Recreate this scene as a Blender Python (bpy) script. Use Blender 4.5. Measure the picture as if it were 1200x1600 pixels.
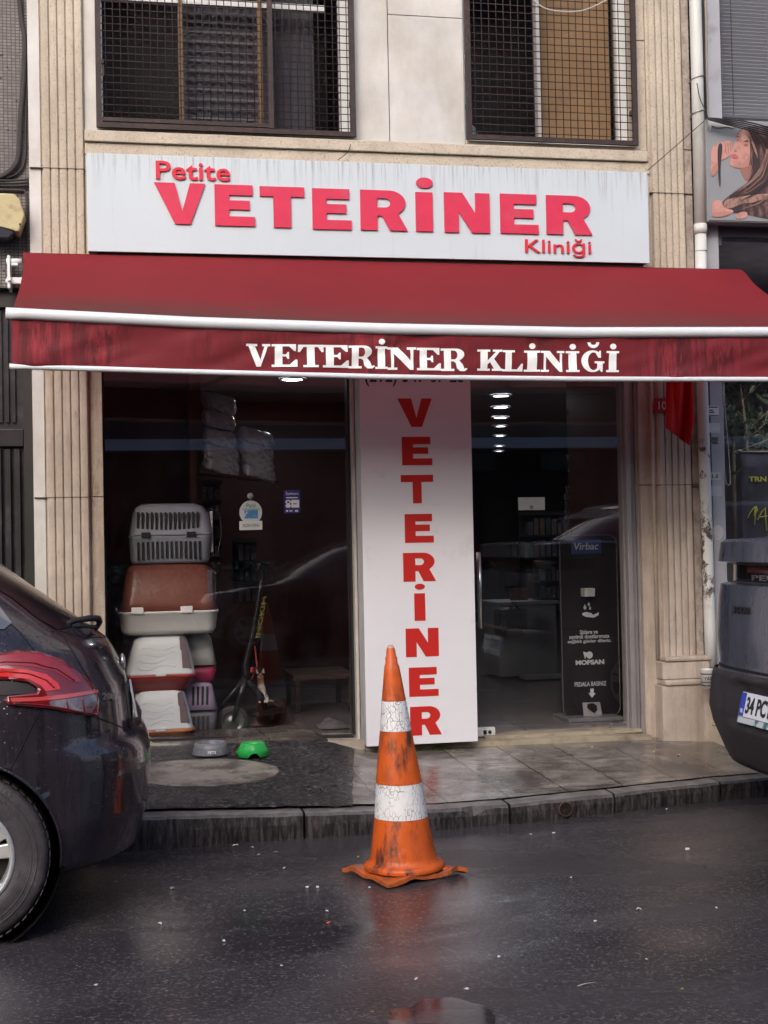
import bpy, bmesh, math, random
from mathutils import Vector, Matrix, noise
random.seed(7)
R = math.radians; PI = math.pi
scene = bpy.context.scene
col = scene.collection
for o in list(bpy.data.objects): bpy.data.objects.remove(o)

# ------------------------------------------------------------------ camera
FPX = 2150.0; YAW = R(11.3); PIT = R(1.33); ROLL = 0.020
CAM = Vector((0, -8.0, 1.4))
fw = Vector((math.sin(YAW)*math.cos(PIT), math.cos(YAW)*math.cos(PIT), math.sin(PIT)))
rt0 = Vector((math.cos(YAW), -math.sin(YAW), 0)); up0 = rt0.cross(fw)
rt = rt0*math.cos(ROLL) - up0*math.sin(ROLL); up = up0*math.cos(ROLL) + rt0*math.sin(ROLL)
cd = bpy.data.cameras.new('camera'); cam = bpy.data.objects.new('camera', cd); col.objects.link(cam)
cam.matrix_world = Matrix(((rt.x, up.x, -fw.x, CAM.x), (rt.y, up.y, -fw.y, CAM.y), (rt.z, up.z, -fw.z, CAM.z), (0, 0, 0, 1)))
cd.sensor_fit = 'VERTICAL'; cd.sensor_height = 36; cd.lens = FPX/1600*36
cd.clip_start = 0.05; cd.clip_end = 500
scene.camera = cam
scene.render.resolution_x = 768; scene.render.resolution_y = 1024

# ------------------------------------------------------------------ world, sun, exposure
SUN_EL = R(31); SUN_AZ = R(200)            # compass style, towards which the sun stands: behind the camera, a little left
w = bpy.data.worlds.new('World'); scene.world = w; w.use_nodes = True
nt = w.node_tree; bg = nt.nodes['Background']
sky = nt.nodes.new('ShaderNodeTexSky'); sky.sky_type = 'NISHITA'; sky.sun_disc = False
sky.sun_elevation = SUN_EL; sky.sun_rotation = SUN_AZ; sky.dust_density = 4.0; sky.air_density = 1.0; sky.ozone_density = 1.0
hs = nt.nodes.new('ShaderNodeHueSaturation'); hs.inputs['Saturation'].default_value = 1.08
nt.links.new(sky.outputs[0], hs.inputs['Color']); nt.links.new(hs.outputs[0], bg.inputs['Color'])
bg.inputs['Strength'].default_value = 0.15
sd = bpy.data.lights.new('sun', 'SUN'); sd.energy = 0.95; sd.angle = R(60); sd.color = (1.0, 0.985, 0.98)
sun = bpy.data.objects.new('sun', sd); col.objects.link(sun)
sv = Vector((math.sin(SUN_AZ)*math.cos(SUN_EL), math.cos(SUN_AZ)*math.cos(SUN_EL), math.sin(SUN_EL)))
sun.rotation_euler = sv.to_track_quat('Z', 'Y').to_euler(); sun.location = (0, -10, 20)
scene.view_settings.view_transform = 'Standard'; scene.view_settings.look = 'None'
scene.view_settings.exposure = 0.90; scene.view_settings.gamma = 1.0
scene.render.engine = 'CYCLES'
scene.cycles.max_bounces = 7; scene.cycles.transparent_max_bounces = 12
scene.cycles.glossy_bounces = 3; scene.cycles.caustics_reflective = False; scene.cycles.caustics_refractive = False

# ------------------------------------------------------------------ photo pixel -> point on a plane of the place
def ray(px, py): return fw + rt*((px-600)/FPX) + up*((800-py)/FPX)
def W(px, py, Y=0.0):
    r = ray(px, py); t = (Y-CAM.y)/r.y; p = CAM + r*t; return p.x, p.z
def G(px, py, z=0.0):
    r = ray(px, py); t = (z-CAM.z)/r.z; p = CAM + r*t; return p.x, p.y
def rect(x0, y0, x1, y1, Y):               # photo rectangle -> x0,x1,z0,z1 on plane Y
    a = W(x0, y0, Y); b = W(x1, y0, Y); c = W(x0, y1, Y); d = W(x1, y1, Y)
    return (a[0]+c[0])/2, (b[0]+d[0])/2, (c[1]+d[1])/2, (a[1]+b[1])/2

# ------------------------------------------------------------------ materials
def lk(m, a, b): m.node_tree.links.new(a, b)
def nd(m, t, **k):
    n = m.node_tree.nodes.new(t)
    for a, v in k.items():
        if a in n.inputs.keys(): n.inputs[a].default_value = v
        else: setattr(n, a, v)
    return n
def c4(c): return (c[0], c[1], c[2], 1)
def mix(m, fac, a, b, blend='MIX'):
    n = nd(m, 'ShaderNodeMix', data_type='RGBA', blend_type=blend)
    for i, v in ((0, fac), (6, a), (7, b)):
        if hasattr(v, 'is_output'): lk(m, v, n.inputs[i])
        else: n.inputs[i].default_value = v if i == 0 else c4(v)
    return n.outputs[2]
def ramp(m, v, p0, p1, c0=(0, 0, 0), c1=(1, 1, 1)):
    n = nd(m, 'ShaderNodeValToRGB'); lk(m, v, n.inputs[0])
    n.color_ramp.elements[0].position = p0; n.color_ramp.elements[1].position = p1
    n.color_ramp.elements[0].color = c4(c0); n.color_ramp.elements[1].color = c4(c1)
    return n.outputs[0]
def coords(m, scale=(1, 1, 1), loc=(0, 0, 0), rot=(0, 0, 0), kind='Object'):
    t = nd(m, 'ShaderNodeTexCoord'); mp = nd(m, 'ShaderNodeMapping')
    mp.inputs['Scale'].default_value = scale; mp.inputs['Location'].default_value = loc; mp.inputs['Rotation'].default_value = rot
    lk(m, t.outputs[kind], mp.inputs[0]); return mp.outputs[0]
def nz(m, scale, detail=4, rough=0.6, stretch=(1, 1, 1), loc=(0, 0, 0), dist=0.0):
    n = nd(m, 'ShaderNodeTexNoise'); n.inputs['Scale'].default_value = scale; n.inputs['Detail'].default_value = detail
    n.inputs['Roughness'].default_value = rough; n.inputs['Distortion'].default_value = dist
    lk(m, coords(m, stretch, loc), n.inputs['Vector']); return n.outputs['Fac']
def M(name, color, rough=0.6, metal=0.0, var=0.0, vscale=6.0, c2=None, c2s=8.0, c2lo=0.5, c2hi=0.7, c2st=(1, 1, 1),
      dirt=None, dlo=0.5, dhi=0.75, dscale=3.0, dst=(1, 1, 1), bump=0.0, bscale=40.0, bst=(1, 1, 1), rvar=0.0, rscale=5.0,
      emit=None, es=1.0, coat=0.0, spec=0.5, sheen=0.0, alpha=1.0, trans=0.0, ior=1.45):
    m = bpy.data.materials.new(name); m.use_nodes = True
    p = m.node_tree.nodes['Principled BSDF']
    p.inputs['Base Color'].default_value = c4(color); p.inputs['Roughness'].default_value = rough
    p.inputs['Metallic'].default_value = metal; p.inputs['Specular IOR Level'].default_value = spec
    p.inputs['Coat Weight'].default_value = coat; p.inputs['Coat Roughness'].default_value = 0.06
    p.inputs['Sheen Weight'].default_value = sheen; p.inputs['Transmission Weight'].default_value = trans
    p.inputs['IOR'].default_value = ior; p.inputs['Alpha'].default_value = alpha
    out = None
    if c2: out = mix(m, ramp(m, nz(m, c2s, 5, 0.65, c2st), c2lo, c2hi), color, c2)
    if var:
        f = ramp(m, nz(m, vscale, 5, 0.65), 0.3, 0.7, (1-var,)*3, (1+var,)*3)
        out = mix(m, 1.0, out if out is not None else color, f, 'MULTIPLY')
    if dirt: out = mix(m, ramp(m, nz(m, dscale, 6, 0.7, dst, (3.1, 1.7, 5.3)), dlo, dhi), out if out is not None else color, dirt)
    if out is not None: lk(m, out, p.inputs['Base Color'])
    if rvar: lk(m, ramp(m, nz(m, rscale, 4, 0.6, (1, 1, 1), (9, 2, 4)), 0.35, 0.65, (max(rough-rvar, 0.03),)*3, (min(rough+rvar, 1),)*3), p.inputs['Roughness'])
    if bump:
        b = nd(m, 'ShaderNodeBump'); b.inputs['Strength'].default_value = bump; b.inputs['Distance'].default_value = 0.01
        lk(m, nz(m, bscale, 4, 0.6, bst), b.inputs['Height']); lk(m, b.outputs[0], p.inputs['Normal'])
    if emit:
        p.inputs['Emission Color'].default_value = c4(emit); p.inputs['Emission Strength'].default_value = es
    return m
def P(m): return m.node_tree.nodes['Principled BSDF']

# ------------------------------------------------------------------ mesh builder
class MB:
    def __init__(s): s.b = bmesh.new()
    def quad(s, pts, mi=0):
        vs = [s.b.verts.new(p) for p in pts]; f = s.b.faces.new(vs); f.material_index = mi; return f
    def box(s, x0, x1, y0, y1, z0, z1, bev=0.0, mi=0, rot=None, seg=2):
        c = Vector(((x0+x1)/2, (y0+y1)/2, (z0+z1)/2)); mt = Matrix.Translation(c)
        if rot: mt = mt @ (rot if isinstance(rot, Matrix) else Matrix.Rotation(rot[1], 4, rot[0]))
        mt = mt @ Matrix.Diagonal((abs(x1-x0), abs(y1-y0), abs(z1-z0), 1))
        g = bmesh.ops.create_cube(s.b, size=1, matrix=mt)['verts']
        fs = {f for v in g for f in v.link_faces}
        for f in fs: f.material_index = mi
        if bev > 0:
            es = list({e for v in g for e in v.link_edges})
            r = bmesh.ops.bevel(s.b, geom=es, offset=bev, segments=seg, affect='EDGES', profile=0.6)
            for f in r['faces']: f.material_index = mi
        return s
    def prism(s, pts, d, mi=0, axis='y'):      # pts 2D outline, d=(lo,hi) along axis; axis y: (x,z); z: (x,y); x: (y,z)
        def P3(p, h): return {'y': (p[0], h, p[1]), 'z': (p[0], p[1], h), 'x': (h, p[0], p[1])}[axis]
        a = [s.b.verts.new(P3(p, d[0])) for p in pts]; b = [s.b.verts.new(P3(p, d[1])) for p in pts]
        fs = [s.b.faces.new(a), s.b.faces.new(b[::-1])]
        n = len(pts)
        for i in range(n): fs.append(s.b.faces.new((a[i], a[(i+1) % n], b[(i+1) % n], b[i])))
        for f in fs: f.material_index = mi
        return s
    def tube(s, pts, r, n=8, mi=0, caps=True):
        pts = [Vector(p) for p in pts]; rs = r if isinstance(r, (list, tuple)) else [r]*len(pts)
        rings = []; prev = None
        for i, p in enumerate(pts):
            t = (pts[min(i+1, len(pts)-1)]-pts[max(i-1, 0)]).normalized()
            if prev is None:
                a = Vector((0, 0, 1)) if abs(t.z) < 0.9 else Vector((1, 0, 0)); u = t.cross(a).normalized()
            else: u = (prev - t*prev.dot(t)).normalized()
            prev = u; v = t.cross(u)
            rings.append([s.b.verts.new(p + (u*math.cos(2*PI*k/n)+v*math.sin(2*PI*k/n))*rs[i]) for k in range(n)])
        for i in range(len(rings)-1):
            for k in range(n):
                f = s.b.faces.new((rings[i][k], rings[i][(k+1) % n], rings[i+1][(k+1) % n], rings[i+1][k])); f.material_index = mi; f.smooth = True
        if caps:
            s.b.faces.new(rings[0][::-1]).material_index = mi; s.b.faces.new(rings[-1]).material_index = mi
        return s
    def lathe(s, prof, c=(0, 0, 0), n=32, axis='z', mi=0, a0=0, a1=2*PI):
        full = abs(a1-a0-2*PI) < 1e-6; m = n if full else n+1
        rings = []
        for (r, h) in prof:
            ring = []
            for k in range(m):
                a = a0+(a1-a0)*k/n; x, y = r*math.cos(a), r*math.sin(a)
                q = {'z': (x, y, h), 'y': (x, h, y), 'x': (h, x, y)}[axis]
                ring.append(s.b.verts.new(Vector(c)+Vector(q)))
            rings.append(ring)
        for i in range(len(rings)-1):
            for k in range(n):
                k2 = (k+1) % m
                try:
                    f = s.b.faces.new((rings[i][k], rings[i][k2], rings[i+1][k2], rings[i+1][k])); f.smooth = True; f.material_index = mi
                except ValueError: pass
        return s
    def grid(s, fn, nu, nv, mi=0, smooth=True):
        vs = [[s.b.verts.new(fn(i/nu, j/nv)) for j in range(nv+1)] for i in range(nu+1)]
        for i in range(nu):
            for j in range(nv):
                f = s.b.faces.new((vs[i][j], vs[i+1][j], vs[i+1][j+1], vs[i][j+1])); f.smooth = smooth; f.material_index = mi
        return s
    def loft_rr(s, lv, n=6, mi=0, cap0=True, cap1=True):   # lv: (z,x0,x1,y0,y1,r)
        rings = []
        for (z, x0, x1, y0, y1, r) in lv:
            ring = []
            for (cx, cy, a) in ((x1-r, y1-r, 0), (x0+r, y1-r, 90), (x0+r, y0+r, 180), (x1-r, y0+r, 270)):
                for k in range(n+1):
                    t = R(a+90*k/n); ring.append(s.b.verts.new((cx+r*math.cos(t), cy+r*math.sin(t), z)))
            rings.append(ring)
        N = len(rings[0])
        for i in range(len(rings)-1):
            for k in range(N):
                f = s.b.faces.new((rings[i][k], rings[i][(k+1) % N], rings[i+1][(k+1) % N], rings[i+1][k])); f.smooth = True; f.material_index = mi
        if cap0: s.b.faces.new(rings[0][::-1]).material_index = mi
        if cap1: s.b.faces.new(rings[-1]).material_index = mi
        return s
    def sphere(s, c, r, mi=0, u=16, v=10, sc=(1, 1, 1)):
        g = bmesh.ops.create_uvsphere(s.b, u_segments=u, v_segments=v, radius=r, matrix=Matrix.Translation(c) @ Matrix.Diagonal((*sc, 1)))
        for f in {f for vv in g['verts'] for f in vv.link_faces}: f.smooth = True; f.material_index = mi
        return s
    def xf(s, m): bmesh.ops.transform(s.b, matrix=m, verts=s.b.verts); return s

def build(name, mb, mats, parent=None, world=True, bevel=0.0, autosmooth=False, recalc=True):
    b = mb.b if isinstance(mb, MB) else mb
    if recalc: bmesh.ops.recalc_face_normals(b, faces=b.faces)
    me = bpy.data.meshes.new(name)
    if parent is not None and world:
        r = parent
        while r.parent: r = r.parent
        mw = Matrix.Translation(r.location) @ Matrix.Rotation(r.rotation_euler.z, 4, 'Z')
        bmesh.ops.transform(b, matrix=mw.inverted(), verts=b.verts)
    b.to_mesh(me); b.free()
    for m in (mats if isinstance(mats, (list, tuple)) else [mats]): me.materials.append(m)
    o = bpy.data.objects.new(name, me); col.objects.link(o)
    if parent is not None: o.parent = parent
    if bevel:
        bv = o.modifiers.new('bevel', 'BEVEL'); bv.width = bevel; bv.segments = 2; bv.limit_method = 'ANGLE'
    return o
def tag(o, label=None, cat=None, group=None, kind=None):
    if label: o['label'] = label
    if cat: o['category'] = cat
    if group: o['group'] = group
    if kind: o['kind'] = kind
    return o
def thing(name, label, cat, loc=(0, 0, 0), rz=0.0, group=None):
    o = bpy.data.objects.new(name, None); o.empty_display_size = 0.1; col.objects.link(o)
    o.location = loc; o.rotation_euler = (0, 0, rz); return tag(o, label, cat, group)
def copy_tree(o, parent=None):
    c = o.copy(); col.objects.link(c)
    if parent is not None: c.parent = parent
    for ch in [x for x in bpy.data.objects if x.parent == o]: copy_tree(ch, c)
    return c

# ------------------------------------------------------------------ lettering
def arc(cx, cy, rx, ry, a0, a1, n=14): return [(cx+rx*math.cos(R(a0+(a1-a0)*k/n)), cy+ry*math.sin(R(a0+(a1-a0)*k/n))) for k in range(n+1)]
def glyph_sans(ch, s=0.36, t=0.24):        # contours in a unit box, s = stem width, t = bar height
    if ch == 'V': return [[(0, 1), (s*1.06, 1), (0.53, 0.34), (1-s*0.9, 1), (1, 1), (0.68, 0), (0.36, 0)]] if False else [[(0, 1), (0.40, 1), (0.545, 0.32), (0.70, 1), (1, 1), (0.70, 0), (0.40, 0)]]
    if ch == 'E': return [[(0, 0), (1, 0), (1, t*.92), (s, t*.92), (s, .40), (.87, .40), (.87, .40+t*.88), (s, .40+t*.88), (s, 1-t), (.95, 1-t), (.95, 1), (0, 1)]]
    if ch == 'T': return [[(.5-s/2, 0), (.5+s/2, 0), (.5+s/2, 1-t), (1, 1-t), (1, 1), (0, 1), (0, 1-t), (.5-s/2, 1-t)]]
    if ch == 'I': return [[(0, 0), (1, 0), (1, 1), (0, 1)]]
    if ch == 'N': return [[(0, 0), (s*.88, 0), (s*.88, .52), (.60, 0), (1, 0), (1, 1), (1-s*.88, 1), (1-s*.88, .48), (.40, 1), (0, 1)]]
    if ch == 'R':
        return [[(0, 0), (s, 0), (s, .36), (.46, .36), (.62, 0), (1, 0), (.80, .42)] + arc(.60, .69, .36, .31, -48, 90) + [(0, 1)],
                [(s, .57), (s, .80)] + arc(.52, .685, .12, .115, 90, -90)]
def glyph_slab(ch):
    e = .10; S = .26
    if ch == 'V': return [[(0, 1), (.46, 1), (.46, 1-e), (.37, 1-e), (.585, .30), (.76, 1-e), (.66, 1-e), (.66, 1), (1, 1), (1, 1-e), (.90, 1-e), (.60, 0), (.42, 0), (.10, 1-e), (0, 1-e)]]
    if ch == 'E': return [[(0, 0), (1, 0), (1, .32), (.92, .32), (.70, e), (.42, e), (.42, .46), (.56, .46), (.62, .36), (.68, .36), (.68, .66), (.62, .66), (.56, .56), (.42, .56), (.42, 1-e), (.68, 1-e), (.88, .70), (.95, .70), (.95, 1), (0, 1), (0, 1-e), (.12, 1-e), (.12, e), (0, e)]]
    if ch == 'T': return [[(.2, 0), (.8, 0), (.8, e), (.65, e), (.65, 1-e), (.78, 1-e), (.92, .68), (1, .68), (1, 1), (0, 1), (0, .68), (.08, .68), (.22, 1-e), (.35, 1-e), (.35, e), (.2, e)]]
    if ch == 'I': return [[(0, 0), (1, 0), (1, e), (.80, e), (.80, 1-e), (1, 1-e), (1, 1), (0, 1), (0, 1-e), (.20, 1-e), (.20, e), (0, e)]]
    if ch == 'L': return [[(0, 0), (1, 0), (1, .36), (.92, .36), (.72, e), (.45, e), (.45, 1-e), (.60, 1-e), (.60, 1), (0, 1), (0, 1-e), (.13, 1-e), (.13, e), (0, e)]]
    if ch == 'N': return [[(0, 0), (.34, 0), (.34, e), (.22, e), (.22, .72), (.78, 0), (.90, 0), (.90, 1-e), (1, 1-e), (1, 1), (.68, 1), (.68, 1-e), (.80, 1-e), (.80, .42), (.37, 1), (0, 1), (0, 1-e), (.12, 1-e), (.12, e), (0, e)]]
    if ch == 'K': return [[(0, 0), (.5, 0), (.5, e), (.40, e), (.40, .30), (.49, .40), (.66, e), (.58, e), (.58, 0), (1, 0), (1, e), (.94, e), (.65, .56), (.86, 1-e), (.97, 1-e), (.97, 1), (.60, 1), (.60, 1-e), (.72, 1-e), (.40, .48), (.40, 1-e), (.5, 1-e), (.5, 1), (0, 1), (0, 1-e), (.12, 1-e), (.12, e), (0, e)]]
    if ch == 'R':
        return [[(0, 0), (.5, 0), (.5, e), (.38, e), (.38, .43), (.48, .43), (.56, .36), (.60, .12), (.72, 0), (.90, 0), (1, .10), (.95, .14), (.88, .11), (.82, .30), (.70, .47)] + arc(.58, .74, .30, .26, -50, 90, 12) + [(0, 1), (0, 1-e), (.12, 1-e), (.12, e), (0, e)],
                [(.38, .52), (.38, .91), (.50, .91)] + arc(.50, .715, .12, .195, 90, -90, 12)]
    if ch == 'G':
        return [arc(.48, .5, .48, .52, 52, 318, 28) + [(.80, .08), (.86, 0), (.93, 0), (.93, .40), (1, .40), (1, .50), (.56, .50), (.56, .40), (.68, .40), (.68, .14)] + arc(.52, .5, .24, .42, 308, 66, 22)[::1] + [(.72, .66), (.84, .66), (.84, 1), (.77, 1), (.74, .91)]]
def curve_mesh(contours, depth=0.0):
    cu = bpy.data.curves.new('g', 'CURVE'); cu.dimensions = '2D'; cu.fill_mode = 'BOTH'; cu.extrude = depth/2
    for c in contours:
        sp = cu.splines.new('POLY'); sp.points.add(len(c)-1); sp.use_cyclic_u = True
        for i, p in enumerate(c): sp.points[i].co = (p[0], p[1], 0, 1)
    o = bpy.data.objects.new('g', cu); col.objects.link(o)
    me = bpy.data.meshes.new_from_object(o.evaluated_get(bpy.context.evaluated_depsgraph_get()))
    b = bmesh.new(); b.from_mesh(me)
    bpy.data.objects.remove(o); bpy.data.curves.remove(cu); bpy.data.meshes.remove(me)
    return b
def text_mesh(txt, depth=0.0, bold=0.0, shear=0.0, spacing=1.0, fit=None):
    cu = bpy.data.curves.new('t', 'FONT'); cu.body = txt; cu.extrude = depth/2; cu.offset = bold; cu.shear = shear; cu.space_character = spacing
    cu.resolution_u = 3; cu.align_x = 'LEFT'; cu.align_y = 'BOTTOM_BASELINE'
    o = bpy.data.objects.new('t', cu); col.objects.link(o)
    bpy.context.view_layer.update()
    me = bpy.data.meshes.new_from_object(o.evaluated_get(bpy.context.evaluated_depsgraph_get()))
    b = bmesh.new(); b.from_mesh(me)
    bpy.data.objects.remove(o); bpy.data.curves.remove(cu); bpy.data.meshes.remove(me)
    if fit:                                   # scale and move the ink box to (x0,x1,y0,y1)
        xs = [v.co.x for v in b.verts]; ys = [v.co.y for v in b.verts]
        x0, x1, y0, y1 = fit; sx = (x1-x0)/(max(xs)-min(xs)); sy = (y1-y0)/(max(ys)-min(ys)); mx, my = min(xs), min(ys)
        for v in b.verts: v.co.x = x0+(v.co.x-mx)*sx; v.co.y = y0+(v.co.y-my)*sy
    return b
def stand(b, Y, thick=0.0):                    # 2D xy shape -> upright on plane Y facing -y
    for v in b.verts: v.co = Vector((v.co.x, Y - thick/2 - v.co.z, v.co.y))
    return b
def merge(dst, src):
    me = bpy.data.meshes.new('tmp'); src.to_mesh(me); src.free(); dst.from_mesh(me); bpy.data.meshes.remove(me); return dst
def flat_text(txt, pxr, Y, bold=0.0, depth=0.002, **k):
    x0, x1, z0, z1 = rect(*pxr, Y); return stand(text_mesh(txt, depth, bold, fit=(x0, x1, z0, z1), **k), Y)
def glyph_at(fn, ch, pxr, Y, depth, **k):
    x0, x1, z0, z1 = rect(*pxr, Y)
    cs = [[(x0+p[0]*(x1-x0), z0+p[1]*(z1-z0)) for p in c] for c in fn(ch, **k)]
    return stand(curve_mesh(cs, depth), Y)
def disc_at(pxr, Y, depth):
    x0, x1, z0, z1 = rect(*pxr, Y); return stand(curve_mesh([arc((x0+x1)/2, (z0+z1)/2, (x1-x0)/2, (z1-z0)/2, 0, 345, 23)], depth), Y)
# ------------------------------------------------------------------ shared materials
stone_tan = M('travertine', (0.50, 0.44, 0.37), 0.75, var=0.12, vscale=5, c2=(0.33, 0.26, 0.20), c2s=80, c2lo=0.56, c2hi=0.66, c2st=(1, 1, .8), dirt=(0.34, 0.28, 0.215), dlo=0.50, dhi=0.80, dscale=2.2, dst=(1.6, 1, .5), bump=0.5, bscale=60)
stone_low = M('weathered travertine', (0.46, 0.395, 0.345), 0.7, var=0.18, vscale=4, c2=(0.24, 0.17, 0.12), c2s=20, c2lo=0.58, c2hi=0.8, c2st=(1, 1, .3), dirt=(0.28, 0.22, 0.17), dlo=0.42, dhi=0.72, dscale=3, dst=(2.5, 1, .3), bump=0.4, bscale=50)
marble = M('grey white marble', (0.56, 0.555, 0.56), 0.55, var=0.12, vscale=3.5, c2=(0.47, 0.45, 0.42), c2s=3.5, c2lo=0.45, c2hi=0.72, c2st=(1, 1, .45), dirt=(0.36, 0.31, 0.25), dlo=0.66, dhi=0.76, dscale=9, bump=0.12, bscale=60)
joint = M('dark joint', (0.10, 0.08, 0.065), 0.9)
alu = M('brushed aluminium', (0.52, 0.51, 0.50), 0.42, metal=0.6, var=0.06)
alu_white = M('white painted aluminium', (0.72, 0.74, 0.77), 0.4, var=0.05, dirt=(.45, .43, .42), dlo=.6, dhi=.8, dscale=8)
gold_frame = M('bronze window profile', (0.17, 0.10, 0.055), 0.45, metal=0.4, var=0.1)
rust_iron = M('rusty painted iron', (0.028, 0.017, 0.018), 0.6, c2=(0.06, 0.030, 0.025), c2s=25, var=0.2, bump=0.4, bscale=120)
black_metal = M('black metal', (0.02, 0.019, 0.021), 0.45, var=0.15)
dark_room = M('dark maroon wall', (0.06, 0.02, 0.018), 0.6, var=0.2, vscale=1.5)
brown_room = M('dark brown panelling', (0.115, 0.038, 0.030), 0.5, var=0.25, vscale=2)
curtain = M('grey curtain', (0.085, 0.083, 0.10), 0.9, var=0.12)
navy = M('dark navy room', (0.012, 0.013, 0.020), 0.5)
red_letter = M('red acrylic letter', (0.60, 0.040, 0.095), 0.35, var=0.07, vscale=12, dirt=(.50, .11, .16), dlo=.55, dhi=.8, dscale=6)
red_edge = M('dark red letter side', (0.42, 0.02, 0.03), 0.45)
red_text = M('red vinyl', (0.50, 0.022, 0.018), 0.4, var=0.05)
paint_w = M('white vinyl', (0.85, 0.86, 0.88), 0.5)

def glass_mat(name, tint=(0.97, 0.97, 0.98), ior=1.5, rough=0.0, smear=0.0, f0=.045):
    m = bpy.data.materials.new(name); m.use_nodes = True; t = m.node_tree
    t.nodes.remove(t.nodes['Principled BSDF'])
    tr = nd(m, 'ShaderNodeBsdfTransparent'); tr.inputs[0].default_value = c4(tint)
    gl = nd(m, 'ShaderNodeBsdfGlossy'); gl.inputs['Roughness'].default_value = rough; gl.inputs[0].default_value = (0.95, 0.95, 1, 1)
    fr = nd(m, 'ShaderNodeLayerWeight'); fr.inputs[0].default_value = .5; pw = nd(m, 'ShaderNodeMath', operation='POWER'); pw.inputs[1].default_value = 5; lk(m, fr.outputs['Facing'], pw.inputs[0])
    mx = nd(m, 'ShaderNodeMixShader'); mu = nd(m, 'ShaderNodeMath', operation='MULTIPLY_ADD'); mu.inputs[1].default_value = .95; mu.inputs[2].default_value = f0; mu.use_clamp = True
    lk(m, pw.outputs[0], mu.inputs[0]); lk(m, mu.outputs[0], mx.inputs[0]); lk(m, tr.outputs[0], mx.inputs[1]); lk(m, gl.outputs[0], mx.inputs[2])
    out = mx.outputs[0]
    if smear:
        df = nd(m, 'ShaderNodeBsdfDiffuse'); df.inputs[0].default_value = (0.5, 0.5, 0.52, 1)
        m2 = nd(m, 'ShaderNodeMixShader'); f = ramp(m, nz(m, 2.5, 6, 0.7, (1, 1, .6)), 0.45, 0.85, (0, 0, 0), (smear,)*3)
        lk(m, f, m2.inputs[0]); lk(m, out, m2.inputs[1]); lk(m, df.outputs[0], m2.inputs[2]); out = m2.outputs[0]
    lk(m, out, t.nodes['Material Output'].inputs[0]); return m
glass = glass_mat('shop glass', smear=0.012)
glass_up = glass_mat('upper window glass', tint=(.95, .95, .96))

# ------------------------------------------------------------------ ground
def lerp_tab(tab, x):
    if x <= tab[0][0]: return tab[0][1]
    for (a, va), (b, vb) in zip(tab, tab[1:]):
        if x <= b: return va+(vb-va)*(x-a)/(b-a)
    return tab[-1][1]
KY = [(-8, -1.46), (0.136, -1.455), (0.9, -1.43), (1.55, -1.41), (1.93, -1.38), (2.5, -1.27), (3.15, -1.13), (4.2, -0.98), (14, -0.95)]
KZ = [(0.136, .147), (0.9, .118), (1.55, .092), (3.15, .095), (14, .095)]
BZ = [(1.15, .285), (1.45, .195), (3.2, .18), (3.6, .155), (6, .14)]
ky = lambda x: lerp_tab(KY, x)
kz = lambda x: lerp_tab(KZ, x)
def gz(x, y):
    a = ky(x); t = max(0.0, min(1.0, (y-a)/(0-a))); return kz(x)+(lerp_tab(BZ, x)-kz(x))*t
def road_mat():
    m = M('wet asphalt', (0.03, 0.027, 0.029), 0.35, spec=0.5); p = P(m)
    sp = ramp(m, nz(m, 62, 4, 0.75), 0.53, 0.63)
    base = mix(m, ramp(m, nz(m, 1.3, 6, 0.65, (.6, 1.3, 1)), 0.35, 0.7), (0.024, 0.021, 0.025), (0.060, 0.053, 0.059))
    base = mix(m, sp, base, (0.105, 0.098, 0.104)); 
    v = nd(m, 'ShaderNodeTexVoronoi'); v.inputs['Scale'].default_value = 46; lk(m, coords(m), v.inputs['Vector'])
    chips = ramp(m, v.outputs['Distance'], 0.07, 0.13, (1, 1, 1), (0, 0, 0))
    g = ramp(m, nz(m, 7, 3, .6, (1, 1, 1), (4, 4, 4)), .50, .62)
    mm = nd(m, 'ShaderNodeMath', operation='MULTIPLY'); lk(m, chips, mm.inputs[0]); lk(m, g, mm.inputs[1])
    base = mix(m, mm.outputs[0], base, (0.36, 0.34, 0.33)); lk(m, base, p.inputs['Base Color'])
    wet = nz(m, 1.0, 5, 0.6, (.6, 1.3, 1), (2.3, 7.4, 0), 0.5)
    lk(m, ramp(m, wet, 0.40, 0.60, (.07,)*3, (.30,)*3), p.inputs['Roughness'])
    b = nd(m, 'ShaderNodeBump'); b.inputs['Distance'].default_value = 0.006
    lk(m, ramp(m, wet, 0.36, 0.6, (.10,)*3, (.60,)*3), b.inputs['Strength'])
    lk(m, nz(m, 75, 4, 0.75), b.inputs['Height']); lk(m, b.outputs[0], p.inputs['Normal']); return m
road_m = road_mat()
mb = MB()
def rz(x, y):
    t = max(0, 1-abs(y+2.2)/1.0); return 0.006*noise.noise(Vector((x*.8, y*.8, 0)))-0.004
mb.grid(lambda u, v: (-4+10*u, -5.2+4.4*v, rz(-4+10*u, -5.2+4.4*v)), 100, 44)
for (x0, x1, y0, y1) in ((-60, -4, -10.4, -.8), (6, 70, -10.4, -.8), (-4, 6, -10.4, -5.2)):
    mb.quad([(x0, y0, -.004), (x1, y0, -.004), (x1, y1, -.004), (x0, y1, -.004)])
tag(build('road', mb, road_m), kind='structure')
mb = MB(); mb.quad([(-120, -120, -.06), (120, -120, -.06), (120, 120, -.06), (-120, 120, -.06)])
tag(build('ground', mb, M('ground', (0.07, 0.065, 0.06), 0.9, var=.2)), kind='structure')
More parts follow.
